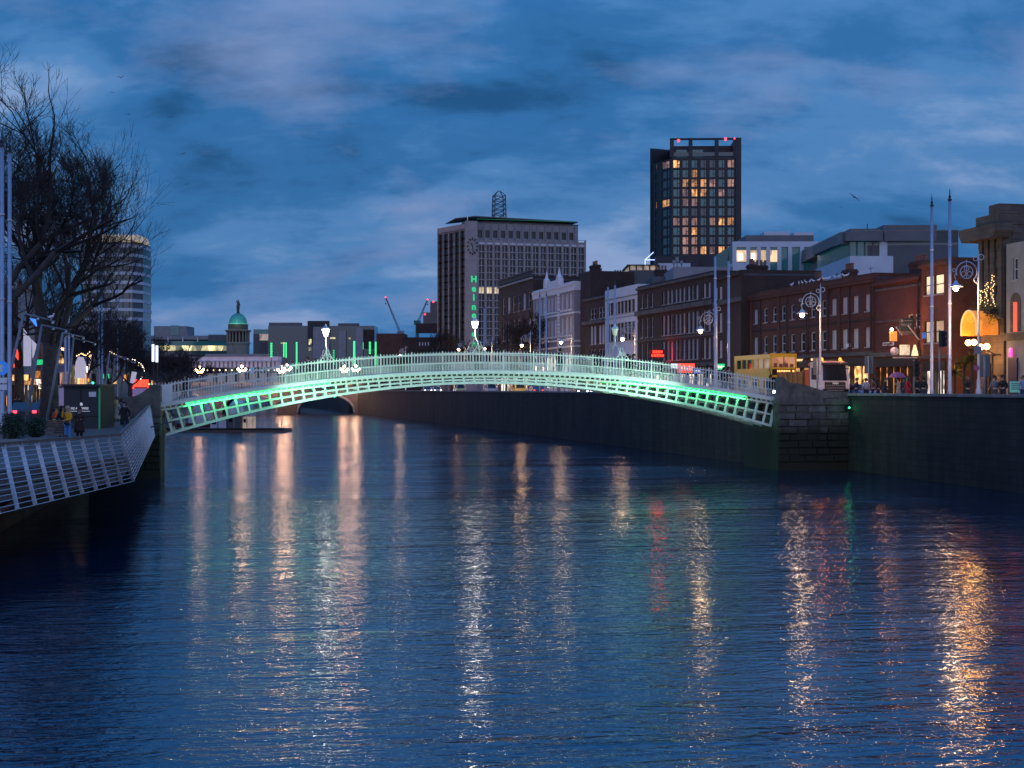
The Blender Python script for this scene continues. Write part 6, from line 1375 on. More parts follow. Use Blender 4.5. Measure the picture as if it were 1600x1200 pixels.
# floating pontoon with cabins
Y = 188; s = Y/F; a = W(335,673,Y); t = thing('pontoon', 'low dark floating pontoon beyond the left end of the footbridge', 'pontoon', (a.x, a.y, 0), R(-3)); X = lambda px: (px-335)*s
MB().box(-7,X(445),0,5,-.3,.42).build('float', M['timber'], t); MB().box(-7,X(445),-.1,0.02,.3,.5).build('fender', M['black'], t)
for px in (410,422,434,440): MB().tube([(X(px),.4,.4),(X(px),.4,1.7)], .04, 5).build('rail_post', M['grey_metal'], t)
MB().tube([(X(405),.4,1.6),(X(442),.4,1.6)], .03, 4).build('rail', M['grey_metal'], t)
for px0, px1, y1, mt, lb in ((326,351,656,'clad_white','white cabin, leftmost on the pontoon'),(353,374,649,'clad_grey','tall grey twin door cabin on the pontoon'),(377,391,651,'lit_dim','warm lit cabin at the right on the pontoon')):
    c = thing('cabin', lb, 'cabin', tuple(Vector((a.x,a.y,.42))+Vector((X(px0),1.0,0))), R(-3), 'cabins on the pontoon'); w_ = (px1-px0)*s; h = zat(y1,Y)-.42
    MB().box(0,w_,0,2.4,0,h).build('wall', M[mt], c); MB().box(-.08,w_+.08,-.08,2.5,h,h+.1).build('roof', M['grey_metal'], c); MB().box(w_*.45,w_*.52,-.04,-.005,.1,h-.2).build('door', M['grey_metal'], c); MB().box(w_*.1,w_*.38,-.04,-.005,h*.5,h*.8).build('window', M['glass'], c)
bo = W(318,664,200); t = thing('moored_boat', 'small dark red moored boat behind the bridge lattice', 'boat', (bo.x, bo.y, 0), R(4))
MB().add([(-4,-.9,.9),(3,-1,.9),(4.6,0,1.3),(3,1,.9),(-4,.9,.9),(-3.6,-.5,-.2),(2.8,-.5,-.2),(3.8,0,-.1),(2.8,.5,-.2),(-3.6,.5,-.2)], [(0,1,6,5),(1,2,7,6),(2,3,8,7),(3,4,9,8),(4,0,5,9),(0,4,3,2,1)]).build('hull', mat('red hull', (.16,.03,.035), .5), t); MB().box(-2,1,-.6,.6,.9,1.9).build('wheelhouse', M['clad_white'], t)
# ================================================================ lamps, masts, signals
def street_lamp(px, Y, ztop, label, r=1.0, bulb=None, light=None):
    k = (px-800)/F; t = thing('street_lamp', label, 'street lamp', (k*Y, Y, GR+.11), 0, 'ornate street lamps along the right quay'); h = ztop-GR-.11
    p = MB().lathe([(.17,0),(.17,.9),(.12,1.0),(.11,1.5),(.075,1.6),(.062,h-1.7),(.05,h-.35)], 10).build('post', M['lamp_paint'], t, smooth=True)
    MB().lathe([(.09,0),(.09,.08)], 10, (0,0,h*.45)).build('collar', M['lamp_paint'], t)
    m = MB(); zc_ = h-1.35; R1 = .62
    def ring(cx, cz, rr, th=.03, a0=0, a1=360, n=18): m.tube([(cx+rr*math.cos(R(a0+(a1-a0)*i/n)), 0, cz+rr*math.sin(R(a0+(a1-a0)*i/n))) for i in range(n+1)], th, 5, False)
    cx = -.72
    ring(cx, zc_, R1, .035, -40, 200); ring(cx, zc_, R1*.62, .026)
    for a_ in (90, 210, 330): ring(cx+.21*math.cos(R(a_)), zc_+.21*math.sin(R(a_)), .14, .022, 0, 360, 10)
    m.tube([(cx,0,zc_-.35),(cx,0,zc_+.75)], .022, 4)
    m.tube([(0,0,zc_-.75),(-.25,0,zc_-.55),(cx+.45,0,zc_-.40)], .03, 5); ring(-.16, zc_-.45, .12, .02, 0, 360, 10); ring(.16, h-.45, .16, .025); ring(-.18, h-.55, .13, .022)
    m.tube([(cx-R1,0,zc_),(cx-R1-.1,0,zc_-.25),(cx-R1-.02,0,zc_-.45)], .03, 5); ring(cx-R1-.14, zc_+.12, .1, .02, 0, 360, 8)
    m.tube([(0,0,h-.4),(0,0,h)], [.04,.012], 6)
    m.build('scroll_bracket', M['lamp_paint'], t)
    xl = cx-R1-.02; zl = zc_-.5
    sh = MB().lathe([(.05,.0),(.09,-.04),(.13,-.16),(.20,-.22),(.42,-.36),(.43,-.38),(.15,-.33)], 14, (xl,0,zl)).build('shade', M['lamp_paint'], t, smooth=True)
    MB().ball((xl,0,zl-.47), .17*r, 10, 7, 1.1).build('bulb', bulb or M['bulb_warm'], t)
    lamp(t, (xl,0,zl-.47-.34*r), 620*r, (1,.60,.30), .12*r)
    return t
for px, Y, yt, lb, r in ((1529,84.5,390,'ornate street lamp nearest the right edge, beside the stone hall',1),(1282,104,443,'ornate street lamp in front of the red brick range, behind the truck',1),(1120,117,474,'ornate street lamp left of two tall masts, before the long dark building',1),(992.5,150,496,'ornate street lamp before the plain white building',1.05),(893,183,507,'ornate street lamp before the mauve building gable',1.15),(829,215,516,'ornate street lamp by the bare tree left of the mauve building',1.2),(769,248,524,'ornate street lamp right of the green lettering',1.3),(727,283,528,'ornate street lamp left of the green lettering',1.4),(686,318,535,'ornate street lamp before the concrete slab left edge',1.5),(634,330,540,'ornate street lamp under the cranes, farthest of the row',1.5)):
    street_lamp(px, Y, zat(yt, Y), lb, r)
RM = 'tall steel masts along the right quay'
for px, Y, yt, lb in ((1456,89.8,320,'left of two tall masts against the brick house'),(1484,86.8,311,'right of two tall masts against the brick house, the tallest'),(1117.5,113,398,'left of two tall masts at the dark corner block'),(1138.5,111,405,'right of two tall masts at the dark corner block'),(950,163,447,'left of two thin masts before the white building'),(961,160,444,'right of two thin masts before the white building'),(843.5,205,462,'left of two thin masts before the mauve building'),(853.5,201,461,'right of two thin masts before the mauve building'),(756.5,235,480,'thin mast standing right of the green lettering')):
    tall_mast(px, Y, GR+.1, zat(yt, Y), .115 if Y < 120 else .13, lb, RM, True)
def signal(px, Y, ztop, label, rot, lens=None, board=True, group='traffic signals'):
    k = (px-800)/F; t = thing('traffic_signal', label, 'traffic signal', (k*Y, Y, GR+.1), R(rot), group); h = ztop-GR-.1
    MB().tube([(0,0,0),(0,0,h)], .06, 8).build('pole', M['grey_metal'], t, smooth=True)
    if board: MB().box(-.32,.32,-.02,.02,h-1.25,h+.05).build('backing_board', M['clad_grey'], t).location = (0,-.06,0)
    hd = MB().box(-.16,.16,-.36,-.09,h-1.1,h-.1).build('housing', M['black'], t)
    for j, mk in enumerate(('red_sign','amber','green')):
        z = h-.25-j*.34; mt = lens[1] if lens and lens[0] == j else M['black']
        MB().lathe([(.11,-.02),(.11,.02)], 10).xf(Matrix.Translation((0,-.55,z))@Matrix.Rotation(R(90),4,'X')).build('lens', mt, hd)
        MB().lathe([(.125,0),(.13,.18)], 8).xf(Matrix.Translation((0,-.36,z))@Matrix.Rotation(R(90),4,'X')).build('hood', M['black'], hd)
signal(1357,103.5,zat(557,103.5),'traffic signal with grey backing board between the truck and the pub',150)
signal(1428,94.5,zat(562,94.5),'traffic signal with dark heads in front of the corner pub door',20,None,False)
signal(1538,84.6,zat(556,84.6),'traffic signal with grey board right of the lamp by the stone hall',160)
signal(1277,106,zat(560,106),'traffic signal with board just left of the truck cab',170)
signal(1468,90,zat(515,90),'tall thin signal pole with a black head between the two masts',30,None,False)
signal(148,125,zat(582,125),'green lit traffic signal behind the kiosk roof',0,(2,M['green_lamp']),False,'traffic signals on the left bank')
signal(91,110,zat(580,110),'red lit traffic signal left of the kiosk',0,(0,M['red_lamp']),False,'traffic signals on the left bank')
signal(235,200,zat(590,200),'small green lit signal at the bridge stone wing',0,(2,M['green_lamp']),False,'traffic signals on the left bank')
# signs on the right
M['letter_lit'] = glow('lit lettering', (1,.85,.75), 1.1)
p = hit(1027,15.5); t = thing('neon_sign', 'red neon shop sign with two lines above the street', 'neon sign', (p.x,p.y,zat(559,p.y)), BANG)
MB().box(-.95,.95,0,.15,0,1.05).build('box', M['black'], t); lamp(t, (0,-.5,.5), 120, (1,.02,.02), .25)
for j in range(2):
    for k in range(5 if j else 4): x = -.75+k*.34+(.15 if not j else 0); MB().box(x,x+.24,-.06,-.01,.12+(1-j)*.48,.44+(1-j)*.48).build('letter_block', M['red_sign'], t)
for px, py, Y, w_, h_, mk, lb in ((1073,575,140,1.6,.9,'red_sign','red lit shop sign behind the bridge railing'),(1090,580,138,.8,.45,'blue_sign','small blue lit shop sign beside the red one'),(1125,573,140,1.0,.6,'green_led','green lit shop sign behind the masts'),(1058,572,150,1.3,.5,'blue_led','blue white lit sign left of the red one')):
    b = W(px,py,Y); mm_ = M[mk] if mk != 'green_led' else M['green_neon']; t = thing('shop_sign', lb, 'shop sign', tuple(b), BANG, 'lit shop signs'); MB().box(-w_/2,w_/2,0,.12,-h_/2,h_/2).build('panel', mm_, t); [MB().box(-w_*.4+k*w_*.17,-w_*.4+k*w_*.17+w_*.11,-.03,-.002,-h_*.25,h_*(.12+.12*(k%2))).build('letter_block', M['letter_lit'], t) for k in range(5)]; MB().box(-w_/2-.04,w_/2+.04,.121,.2,-h_/2-.04,h_/2+.04).build('back', M['black'], t)
b = W(1587,600,90); t = thing('notice_board', 'pale turquoise notice board behind the couple at the right edge', 'notice board', (b.x,b.y,GR+.1), 0); MB().box(-.36,.36,0,.05,.75,1.45).build('panel', mat('turquoise board', (.12,.42,.38), .6, emit=(.15,.5,.45), estr=.2), t)
for k in range(4): MB().box(-.28,.28-.06*(k%2),-.012,-.002,1.3-k*.12,1.35-k*.12).build('text_line', M['dark_metal'], t)
for x in (-.3,.3): MB().box(x-.03,x+.03,0,.05,0,.75).build('leg', M['dark_metal'], t)
p = W(1525,595,88); t = thing('round_disc_sign', 'round pinkish disc sign on the lamp post by the stone hall', 'road sign', tuple(W(1526,575,84.2)), R(10)); MB().lathe([(.18,-.015),(.18,.015)], 14).xf(Matrix.Rotation(R(90),4,'X')).build('disc', mat('faded red disc', (.45,.12,.16), .6), t)
t = thing('square_sign', 'grey square sign on the lamp post above the disc', 'road sign', tuple(W(1528,547,84.2)), R(10)); MB().box(-.24,.24,-.015,.015,-.22,.22).build('plate', M['grey_metal'], t)
for i, (px, hh) in enumerate(((1507,3.6),(1519,3.9),(1492,3.0))):
    p = hit(px,14.5); rr = random.Random(px); t = thing('potted_palm', ['left of two lit potted palms before the brick gable','right of two lit potted palms before the brick gable','small dark potted palm beside the mast'][i], 'palm', (p.x,p.y,GR+.1), 0, 'potted palms')
    MB().lathe([(.3,0),(.38,.6),(.3,.62)], 10).build('pot', M['dark_metal'], t); MB().tube([(0,0,.5),(0,0,hh-.8)], [.1,.08], 6).build('trunk', M['bark'], t); m = MB()
    for k in range(70):
        a_ = rr.uniform(0,6.28); el = rr.uniform(-.5,1.3); d = Vector((math.cos(a_)*math.cos(el), math.sin(a_)*math.cos(el), math.sin(el))); o_ = Vector((0,0,hh-.8)); s_ = d.cross(Vector((0,0,1))).normalized()*.05; L_ = rr.uniform(.6,1.0); m.add([o_-s_, o_+s_, o_+d*L_*.6+s_*.8, o_+d*L_+Vector((0,0,-.2)), o_+d*L_*.6-s_*.8], [(0,1,2,3,4)])
    m.build('crown', M['leaf_yellow'], t)
# lights fixed to the quay wall by the bridge
for px, py, mk, r, lb in ((1327,637,'green_lamp',.07,'small green navigation light on the right quay wall'),(1337,639.5,'bulb_white',.06,'tiny white light beside the green one on the quay wall'),(598,622,'bulb_white',.15,'white light on the wall beside the stone road bridge'),(523,620,'green_lamp',.16,'green light under the arch of the stone road bridge')):
    Y = 99.0 if px > 1000 else 320; b = W(px,py,Y)
    t = thing('wall_light', lb, 'wall light', tuple(b)); MB().ball((0,0,0), r, 8, 5).build('lens', M[mk], t); lamp(t, (0,-.25,0), 4 if px > 1000 else 60, (.05,1,.4) if 'green' in mk else (1,.85,.7), .06); MB().box(-r*1.3,r*1.3,r*.3,r*.3+ (3 if px < 1000 else .9),-r*1.2,r*1.2).build('bracket', M['dark_metal'], t)
# ================================================================ vehicles (local x points forward)
def wheel(parent, x, y, r=.34, w_=.22, side=1):
    wo = link('wheel', MB().lathe([(r*.55,-w_/2),(r*.95,-w_/2),(r,-w_/2+.03),(r,w_/2-.03),(r*.95,w_/2),(r*.55,w_/2)], 16).xf(Matrix.Rotation(R(90),4,'X')).mesh('wheel', M['tyre']), parent, (x,y,r)); link('rim', MB().lathe([(r*.55,-w_/2-.005),(r*.2,-w_/2-.02),(r*.2,w_/2+.02),(r*.55,w_/2+.005)], 12).xf(Matrix.Rotation(R(90),4,'X')).mesh('rim', M['grey_metal']), wo)
def car(px, off, label, col, toward=True, lights=True, van=False, group='cars and vans on the right quay road', line=None, zr=GR, pos=None):
    p = pos or hit(px, off); hd = -RD if toward else RD; t = thing('van' if van else 'car', label, 'van' if van else 'car', (p.x,p.y,zr+.012), math.atan2(hd.y,hd.x), group)
    mt = mat('car paint', col, .35, spec=.6, coat=.4)
    prof = [(-2.1,.35),(2.1,.35),(2.15,.62),(1.95,.82),(1.05,.95),(.35,1.42),(-1.2,1.45),(-1.95,1.0),(-2.15,.85)] if not van else [(-2.5,.35),(2.4,.35),(2.45,.75),(2.25,1.05),(1.7,1.15),(1.15,1.95),(-2.45,2.05),(-2.5,1.0)]
    MB().vprism(prof, -.86, .86).build('body', mt, t)
    g = [(.9,.98),(.33,1.38),(-1.15,1.40),(-1.7,1.0)] if not van else [(1.6,1.2),(1.1,1.88),(.2,1.9),(.2,1.2)]
    MB().vprism(g, -.875, .875).build('side_window', M['glass'], t)
    x0, z0, x1, z1 = (1.0,.98,.42,1.40) if not van else (1.72,1.17,1.22,1.88); MB().add([(x0+.03,-.7,z0),(x0+.03,.7,z0),(x1+.03,.6,z1-.02),(x1+.03,-.6,z1-.02)], [(0,1,2,3)]).build('windscreen', M['glass'], t)
    for sy in (-1,1):
        for x in (1.35,-1.35): wheel(t, x, sy*.78)
        MB().ball((2.12 if not van else 2.42, sy*.62,.68), .12, 8, 5, .8).build('headlight', M['head_lamp'] if lights else M['glass'], t); MB().box(-2.2 if not van else -2.56,-2.1 if not van else -2.48,sy*.62-.12,sy*.62+.12,.75,.92).build('tail_light', M['red_sign'], t)
        MB().box(.75,.95,sy*.87-.02,sy*.87+.1*sy if sy > 0 else sy*.87+.02,.95,1.1).build('mirror', mt, t)
    MB().box(2.13 if not van else 2.44,2.17 if not van else 2.48,-.26,.26,.45,.56).build('number_plate', M['white_sign'], t)
    return t
car(667,7,'pale car with two bright headlights left of the bridge crown underside',(.4,.42,.45)); car(682,9,'silver car with bright headlights under the footbridge arch',(.45,.46,.48))
car(718,11,'van lit yellow green by the shops under the arch',(.5,.55,.25),True,False,True); car(766,10,'white van parked under the bridge crown',(.6,.6,.58),True,False,True); car(810,9,'yellow van right of the white van under the arch',(.6,.42,.03),True,False,True); car(836,9,'blue van next to the yellow van under the arch',(.06,.22,.42),False,False,True)
car(905,9,'dark car with an amber glow under the right of the arch',(.1,.09,.09),True,True); car(925,11,'dark car behind the right half of the footbridge',(.05,.05,.06),True,True); car(1345,10.2,'blue car partly hidden behind the parapet beside the truck',(.05,.16,.40),True,False)
# double deck-high coach
def bus():
    p = hit(1204, 9.4); a_ = math.atan2(-RD.y,-RD.x); t = thing('yellow_bus', 'tall mustard yellow bus with an orange lit destination display', 'bus', (p.x,p.y,GR+.012), a_); t.scale = (1,-1,1)
    yel = mat('mustard bus paint', (.66,.40,.008), .35, var=.06, vscale=.7, coat=.3); L_, w_, h = 9.6, 2.5, 4.22
    # local: front at x=0, river side at y=-... (right of travel is +y to the left); body spans y in [0, 2.5]
    wins = [(-8.9+1.43*k,-8.9+1.43*k+1.25,2.95,3.78) for k in range(6)]+[(-8.9+1.43*k,-8.9+1.43*k+1.25,1.15,1.95) for k in range(6)]
    m = MB().facade(-L_, -.05, .32, h, wins, .08); m.v = [(x,y,z) for x,y,z in m.v]
    m.box(-L_,-.05,.12,w_,.32,.6); m.box(-L_,-L_+.1,.05,w_,.6,h); m.add([(-L_,w_,.32),(-.05,w_,.32),(-.05,w_,h),(-L_,w_,h)], [(0,1,2,3)]); m.box(-L_,-.05,.02,w_,h-.12,h); m.box(-L_,-.1,.1,w_-.1,2.15,2.25)
    m.xf(Matrix.Diagonal((1,-1,1,1))@Matrix.Identity(4)); m.build('body', yel, t)
    f = MB(); f.box(-.1,.0,-w_,-.0,.32,.62); f.box(-.1,.02,-w_,0,2.1,2.3); f.box(-.1,.02,-w_,0,2.85,3.0); f.box(-.1,.02,-w_,0,3.95,h+.05); f.box(-.1,.02,-.14,0,.62,3.95); f.box(-.1,.02,-w_,-w_+.14,.62,3.95); f.build('front_frame', yel, t)
    MB().box(-.06,-.03,-w_+.14,-.14,3.0,3.95).build('upper_windscreen', glow('bus interior seen through the windscreen', (1,.50,.26), .34, .9, 1.6), t)
    for k in range(4): MB().box(-.028,-.01,-w_+.3+k*.52,-w_+.62+k*.52,3.02,3.32+.06*(k%2)).build('seat_back', mat('seat moquette', (.20,.09,.05), .9), t); MB().box(-.06,-.03,-w_+.14,-.14,.62,2.1).build('lower_windscreen', M['glass'], t); MB().box(-.06,-.02,-w_+.14,-.14,2.3,2.85).build('display_panel', M['black'], t)
    M['display'] = glow('orange display', (1,.36,.10), 3)
    for j in range(2):
        for k in range(8): MB().box(-.02,.0,-.65-k*.16-.11,-.65-k*.16,2.4+j*.2,2.56+j*.2).build('display_letter', M['display'], t)
    MB().box(-.02,.0,-w_+.42,-w_+.22,2.42,2.76).build('display_letter', M['display'], t)
    MB().box(.0,.02,-1.3,-1.24,3.0,3.95).build('centre_bar', M['black'], t)
    pn = MB().add([(0,-.085,0),(1.25,-.085,0),(1.25,-.085,.97),(0,-.085,.97)], [(3,2,1,0)]).mesh('side_window', M['glass']); pl = MB().add([(0,-.085,0),(1.25,-.085,0),(1.25,-.085,.97),(0,-.085,.97)], [(3,2,1,0)]).mesh('side_window', M['lit_dim'])
    for i, (x0,x1,z0,z1) in enumerate(wins): link('side_window', pl if i in (3,4,5,8,10) else pn, t, (x0,0,z0), None, (1,1,(z1-z0)/.97))
    for k in range(5): MB().box(-8.9+1.43*k+1.27,-8.9+1.43*k+1.41,-.02,.03,2.95,3.78).build('window_pillar', yel, t)
    for x in (-1.9,-7.6): wheel(t, x, -.15, .48, .28); wheel(t, x, -w_+.15, .48, .28)
    for y in (-.35,-w_+.35): MB().ball((.02,y,.75), .15, 8, 5).build('headlight', M['head_lamp'] if y > -1 else M['glass'], t)
    for y in (.12,-w_-.12): MB().bar((0,y,2.9),(.35,y,2.3),.06,.06).box(.3,.4,y-.12,y+.12,1.8,2.35).build('mirror', M['black'], t)
    return t
bus()
def truck():
    p = hit(1281.5, 6.6); t = thing('tipper_truck', 'white cabbed tipper truck with amber beacons and a brown body', 'truck', (p.x,p.y,GR+.012), math.atan2(-RD.y,-RD.x)); t.scale = (1,-1,1); wh = mat('white cab paint', (.62,.56,.58), .35, coat=.3); w_ = 2.45
    MB().vprism([(-2.0,.6),(.0,.6),(.06,1.2),(.0,1.75),(-.22,2.95),(-.45,3.15),(-2.0,3.2)], -w_, 0).build('cab', wh, t)
    MB().add([(.045,-.22,1.72),(.045,-w_+.22,1.72),(-.19,-w_+.28,2.92),(-.19,-.28,2.92)], [(0,3,2,1)]).xf(Matrix.Translation((.03,0,0))).build('windscreen', M['glass'], t)
    MB().bar((.075,-.6,1.74),(.03,-1.15,2.2),.03,.03).bar((.075,-1.5,1.74),(.03,-2.0,2.2),.03,.03).build('wipers', M['black'], t); MB().box(-1.9,-.25,-w_-.002,.002,3.0,3.06).build('roof_seam', M['grey_metal'], t); MB().box(-.32,-.02,-w_+.1,-.1,2.93,3.12).build('sun_visor', M['black'], t)
    MB().vprism([(.08,.75),(.1,1.15),(.07,1.6),(.04,1.6),(.04,.75)], -w_+.35, -.35).build('grille', M['black'], t)
    for z in (.9,1.1,1.3): MB().box(.095,.125,-w_+.4,-.4,z,z+.05).build('grille_bar', M['grey_metal'], t)
    text('lettering', 'MAN', .22, M['letter'], t, (.14,-w_/2,1.48), (R(90),0,R(90)), .01).scale = (-1,1,1)
    MB().box(-.1,.14,-w_,0,.35,.72).build('bumper', wh, t); MB().box(-.1,.16,-w_+.3,-.3,.42,.62).build('bumper_step', M['grey_metal'], t)
    for y in (-.3,-w_+.3): MB().box(.02,.13,y-.2,y+.2,.8,1.05).build('headlight', M['glass'], t)
    MB().vprism([(-1.7,1.8),(-.35,1.8),(-.5,2.75),(-1.7,2.75)], .002, .02).build('side_window', M['glass'], t)
    for y in (.28,-w_-.28): MB().bar((-.1,y,2.6),(-.1,y*.75,2.7),.05,.05).box(-.16,-.02,y-.12,y+.12,1.85,2.55).build('mirror', M['black'], t)
    MB().box(-1.9,-.5,-w_+.2,-.2,3.2,3.28).build('beacon_bar', M['grey_metal'], t)
    for y in (-.45,-w_+.45): MB().lathe([(.11,0),(.12,.1),(.10,.22),(.03,.26)], 10, (-.75,y,3.28)).build('beacon', M['amber_lamp'], t); lamp(t, (-.35,y,3.6), 160, (1,.24,.04), .08)
    org = mat('red orange steel', (.42,.07,.03), .5); brn = mat('brown tipper steel', (.22,.10,.035), .6, var=.3)
    MB().box(-9.0,-2.0,-w_+.3,-.3,.75,1.0).build('chassis', M['black'], t); MB().box(-3.2,-2.2,-w_+.1,-.05,1.0,2.6).build('crane_base', org, t); MB().tube([(-2.7,-1.2,2.5),(-2.6,-1.0,3.3),(-3.6,-.6,3.0)], .16, 6).build('crane_arm', org, t)
    b = MB(); b.box(-9.0,-3.4,-.12,.02,1.15,2.45); b.box(-9.0,-3.4,-w_-.02,-w_+.12,1.15,2.45); b.box(-9.0,-8.9,-w_,0,1.15,2.45); b.box(-3.5,-3.4,-w_,0,1.15,2.6); b.box(-9.0,-3.4,-w_,0,1.05,1.15); b.build('tipper_body', brn, t)
    for k in range(6): x = -8.8+k*1.06; MB().box(x-.06,x+.06,.02,.1,1.1,2.5).build('rib', brn, t)
    for x in (-1.0,-6.0,-7.4): wheel(t, x, -.2, .5, .3); wheel(t, x, -w_+.2, .5, .3)
truck()
def rear_bus(px, Y, label, col, w_=2.5, h=4.3, L_=10, lit='lit_soft', group='buses on the left bank'):
    k = (px-800)/F; t = thing('double_decker_bus', label, 'bus', (k*Y,Y,GL+.012), math.atan2(RD.y,RD.x)-R(90), group); mt = mat('bus paint', col, .4, coat=.3)
    MB().box(-w_/2,w_/2,0,L_,.35,h).build('body', mt, t); MB().box(-w_/2+.2,w_/2-.2,-.03,-.002,2.6,3.7).build('rear_window', M[lit], t); MB().box(-w_/2+.15,w_/2-.15,-.04,-.002,1.0,2.4).build('rear_panel', mat('pale rear panel', (.35,.3,.5), .5, emit=(.5,.4,.9), estr=.12), t); MB().box(w_/2-.12,w_/2+.02,-.06,.0,.4,h-.1).build('corner_trim', mat('yellow trim', (.6,.42,.03), .5), t)
    for s in (-1,1):
        MB().ball((s*(w_/2-.25),-.06,1.05), .14, 8, 5).build('tail_light', M['red_lamp'], t); MB().ball((s*(w_/2-.25),-.06,2.5), .10, 8, 5).build('tail_light', M['red_lamp'], t)
    for y in (1.8,7.5):
        for s in (-1,1): link('wheel', MB().lathe([(.45,-.14),(.48,-.1),(.48,.1),(.45,.14)], 14).xf(Matrix.Rotation(R(90),4,'Y')).mesh('wheel', M['tyre']), t, (s*(w_/2-.1),y,.48))
    for z in (1.35,2.75):
        for k2 in range(5): MB().box(-w_/2-.012,-w_/2-.001,.8+k2*1.7,2.2+k2*1.7,z,z+.85).build('side_window', M['lit_warm'], t); MB().box(w_/2+.001,w_/2+.012,.8+k2*1.7,2.2+k2*1.7,z,z+.85).build('side_window', M['lit_warm'], t)
rear_bus(90, 112, 'lilac backed double decker bus with glowing red tail lights left of the kiosk', (.10,.09,.22))
rear_bus(220, 205, 'red lit bus at the far left quay before the stone wing', (.5,.03,.02), 2.6, 3.6, 8, 'red_sign')
LCG = 'cars on the left bank street'
for px, Y, lb, c in ((46,96,'dark car with red tail lights left of the big trunk',(.04,.04,.05)),(78,128,'dark car with red tail lights right of the big trunk',(.05,.05,.06))): k = (px-800)/F; car(0,0,lb,c,False,True,False,LCG,None,GL,Vector((k*Y,Y,0)))
for o in [o for o in bpy.data.objects if o.get('group') == LCG]:
    for ch in o.children:
        if ch.name.startswith('tail_light'): ch.data.materials[0] = M['red_lamp']
# ================================================================ people elsewhere
def rp(px, off, line=WALL): p = hit(px, off*.45+.6, QW); return (p.x, p.y, GR+.115)
RPG = 'people walking behind the right quay parapet'
P_ = [(1290+63,5,'person in a pale jacket right of the truck, head above the parapet','stand',(.5,.45,.45),180,False,None),(1338,6,'person in dark jacket close to the truck front','walk',(.03,.03,.05),90,False,None),(1364,5,'person in brown coat left of the pink umbrella, by the signal','walk',(.18,.10,.05),-80,False,None),(1372,6,'person in black coat with hood up before the pub','stand',(.02,.02,.02),40,False,'hood'),(1383,5,'woman in black scarf coat left of the pink umbrella','walk',(.02,.02,.025),70,True,None),(1404,4.5,'person in a beige long coat under the pink umbrella','umbrella',(.55,.33,.22),-90,True,None),(1412,6,'person in dark grey coat between the beige coat and the red coat','stand',(.06,.06,.07),0,True,None),(1419,4,'woman in a bright red coat before the pub','walk',(.55,.02,.03),-90,True,'long'),(1434,5,'left man of two in black jackets before the bright shop door','stand',(.015,.015,.018),180,False,None),(1443,5,'right man of two in black jackets before the bright shop door','stand',(.018,.018,.02),175,False,None),(1512,4,'dark hooded person with a bright phone beside the palms','phone',(.02,.02,.025),30,False,'hood'),(1554.5,5,'woman in denim jacket and pale scarf at the right edge','walk',(.12,.16,.24),-60,False,'long'),(1567,5,'tall man in black jumper walking beside the denim jacket','walk',(.015,.015,.018),-60,False,None),(1599,4.5,'person in pale blue jacket cut by the right edge','stand',(.25,.32,.42),0,False,None)]
for i, (px, off, lb, ps, cc, rot, lng, st) in enumerate(P_):
    person(rp(px, off), R(rot), ps, lb, cc, (.05,.06,.10) if i % 2 else (.03,.03,.035), [(.03,.02,.012),(.12,.07,.03),(.02,.015,.012)][i % 3], 1.70+.05*((i*7) % 5)/4, lng, st or 'short', group=RPG, scarf=(.5,.4,.36) if 'scarf' in lb else None)
p = rp(1402, 4.6); um = thing('umbrella', 'open pink umbrella held over the beige coat', 'umbrella', (p[0],p[1],GR+1.95), 0); MB().lathe([(.60,-.10),(.58,-.02),(.44,.16),(.22,.26),(.02,.30)], 10).build('canopy', cloth((.42,.12,.22)), um); MB().tube([(0,0,-.7),(0,0,.3)], .012, 5).build('shaft', M['dark_metal'], um)
BPG = 'people crossing the footbridge'
Bm = bridge.matrix_basis
for i, (px, yy, lb, ps, rot, cc) in enumerate(((287,1.6,'left of two dark figures on the left end of the footbridge','walk',90,(.015,.015,.02)),(292.5,2.2,'right of two dark figures on the left end of the footbridge','walk',90,(.02,.02,.025)),(482,2.4,'dark figure beside the left lit footbridge lantern','walk',-90,(.03,.03,.035)),(875,2.0,'dark figure on the bridge before the mauve gable','stand',170,(.02,.02,.025)),(931,2.0,'left of three dark figures below the unlit lantern','walk',-90,(.02,.02,.03)),(937,2.7,'middle of three dark figures, left of the unlit lantern','walk',-90,(.03,.025,.03)),(981,1.8,'left of two dark figures beside the unlit lantern','stand',20,(.015,.015,.02)),(989,1.6,'right of two dark figures beside the unlit lantern','walk',90,(.015,.015,.02)),(1033,2.2,'dark figure on the bridge under the red neon sign','walk',90,(.02,.03,.025)),(1106,1.7,'dark figure on the right slope of the footbridge, beside the mast','walk',-90,(.015,.015,.02)),(1130,2.3,'left of two dark walkers at the right slope','walk',90,(.02,.02,.025)),(1137,1.5,'right of two dark walkers at the right slope','walk',90,(.02,.02,.03)),(1203,1.8,'dark figure at the right end of the footbridge by the bus','walk',90,(.012,.014,.02)))):
    x = (px-800)/F; lo, hi = -1.0, BL+1
    for _ in range(40):
        md_ = (lo+hi)/2; q = Bm @ Vector((md_, yy, 0))
        if q.x/q.y < x: lo = md_
        else: hi = md_
    q = Bm @ Vector((lo, yy, zd(min(max(lo,0),BL)))); person(tuple(q), R(rot), ps, lb, cc, (.03,.03,.04), (.02,.015,.012), 1.68+.03*(i % 4), i % 3 == 0, 'hood' if i % 4 == 1 else 'short', group=BPG)
for px, Y, lb in ((24,98,'left of two distant dark figures on the left street'),(30,99,'right of two distant dark figures on the left street')): k = (px-800)/F; person((k*Y,Y,GL+.12), R(170), 'stand', lb, (.015,.015,.02), (.02,.02,.03), (.03,.02,.015), 1.75, group='distant figures on the left street')
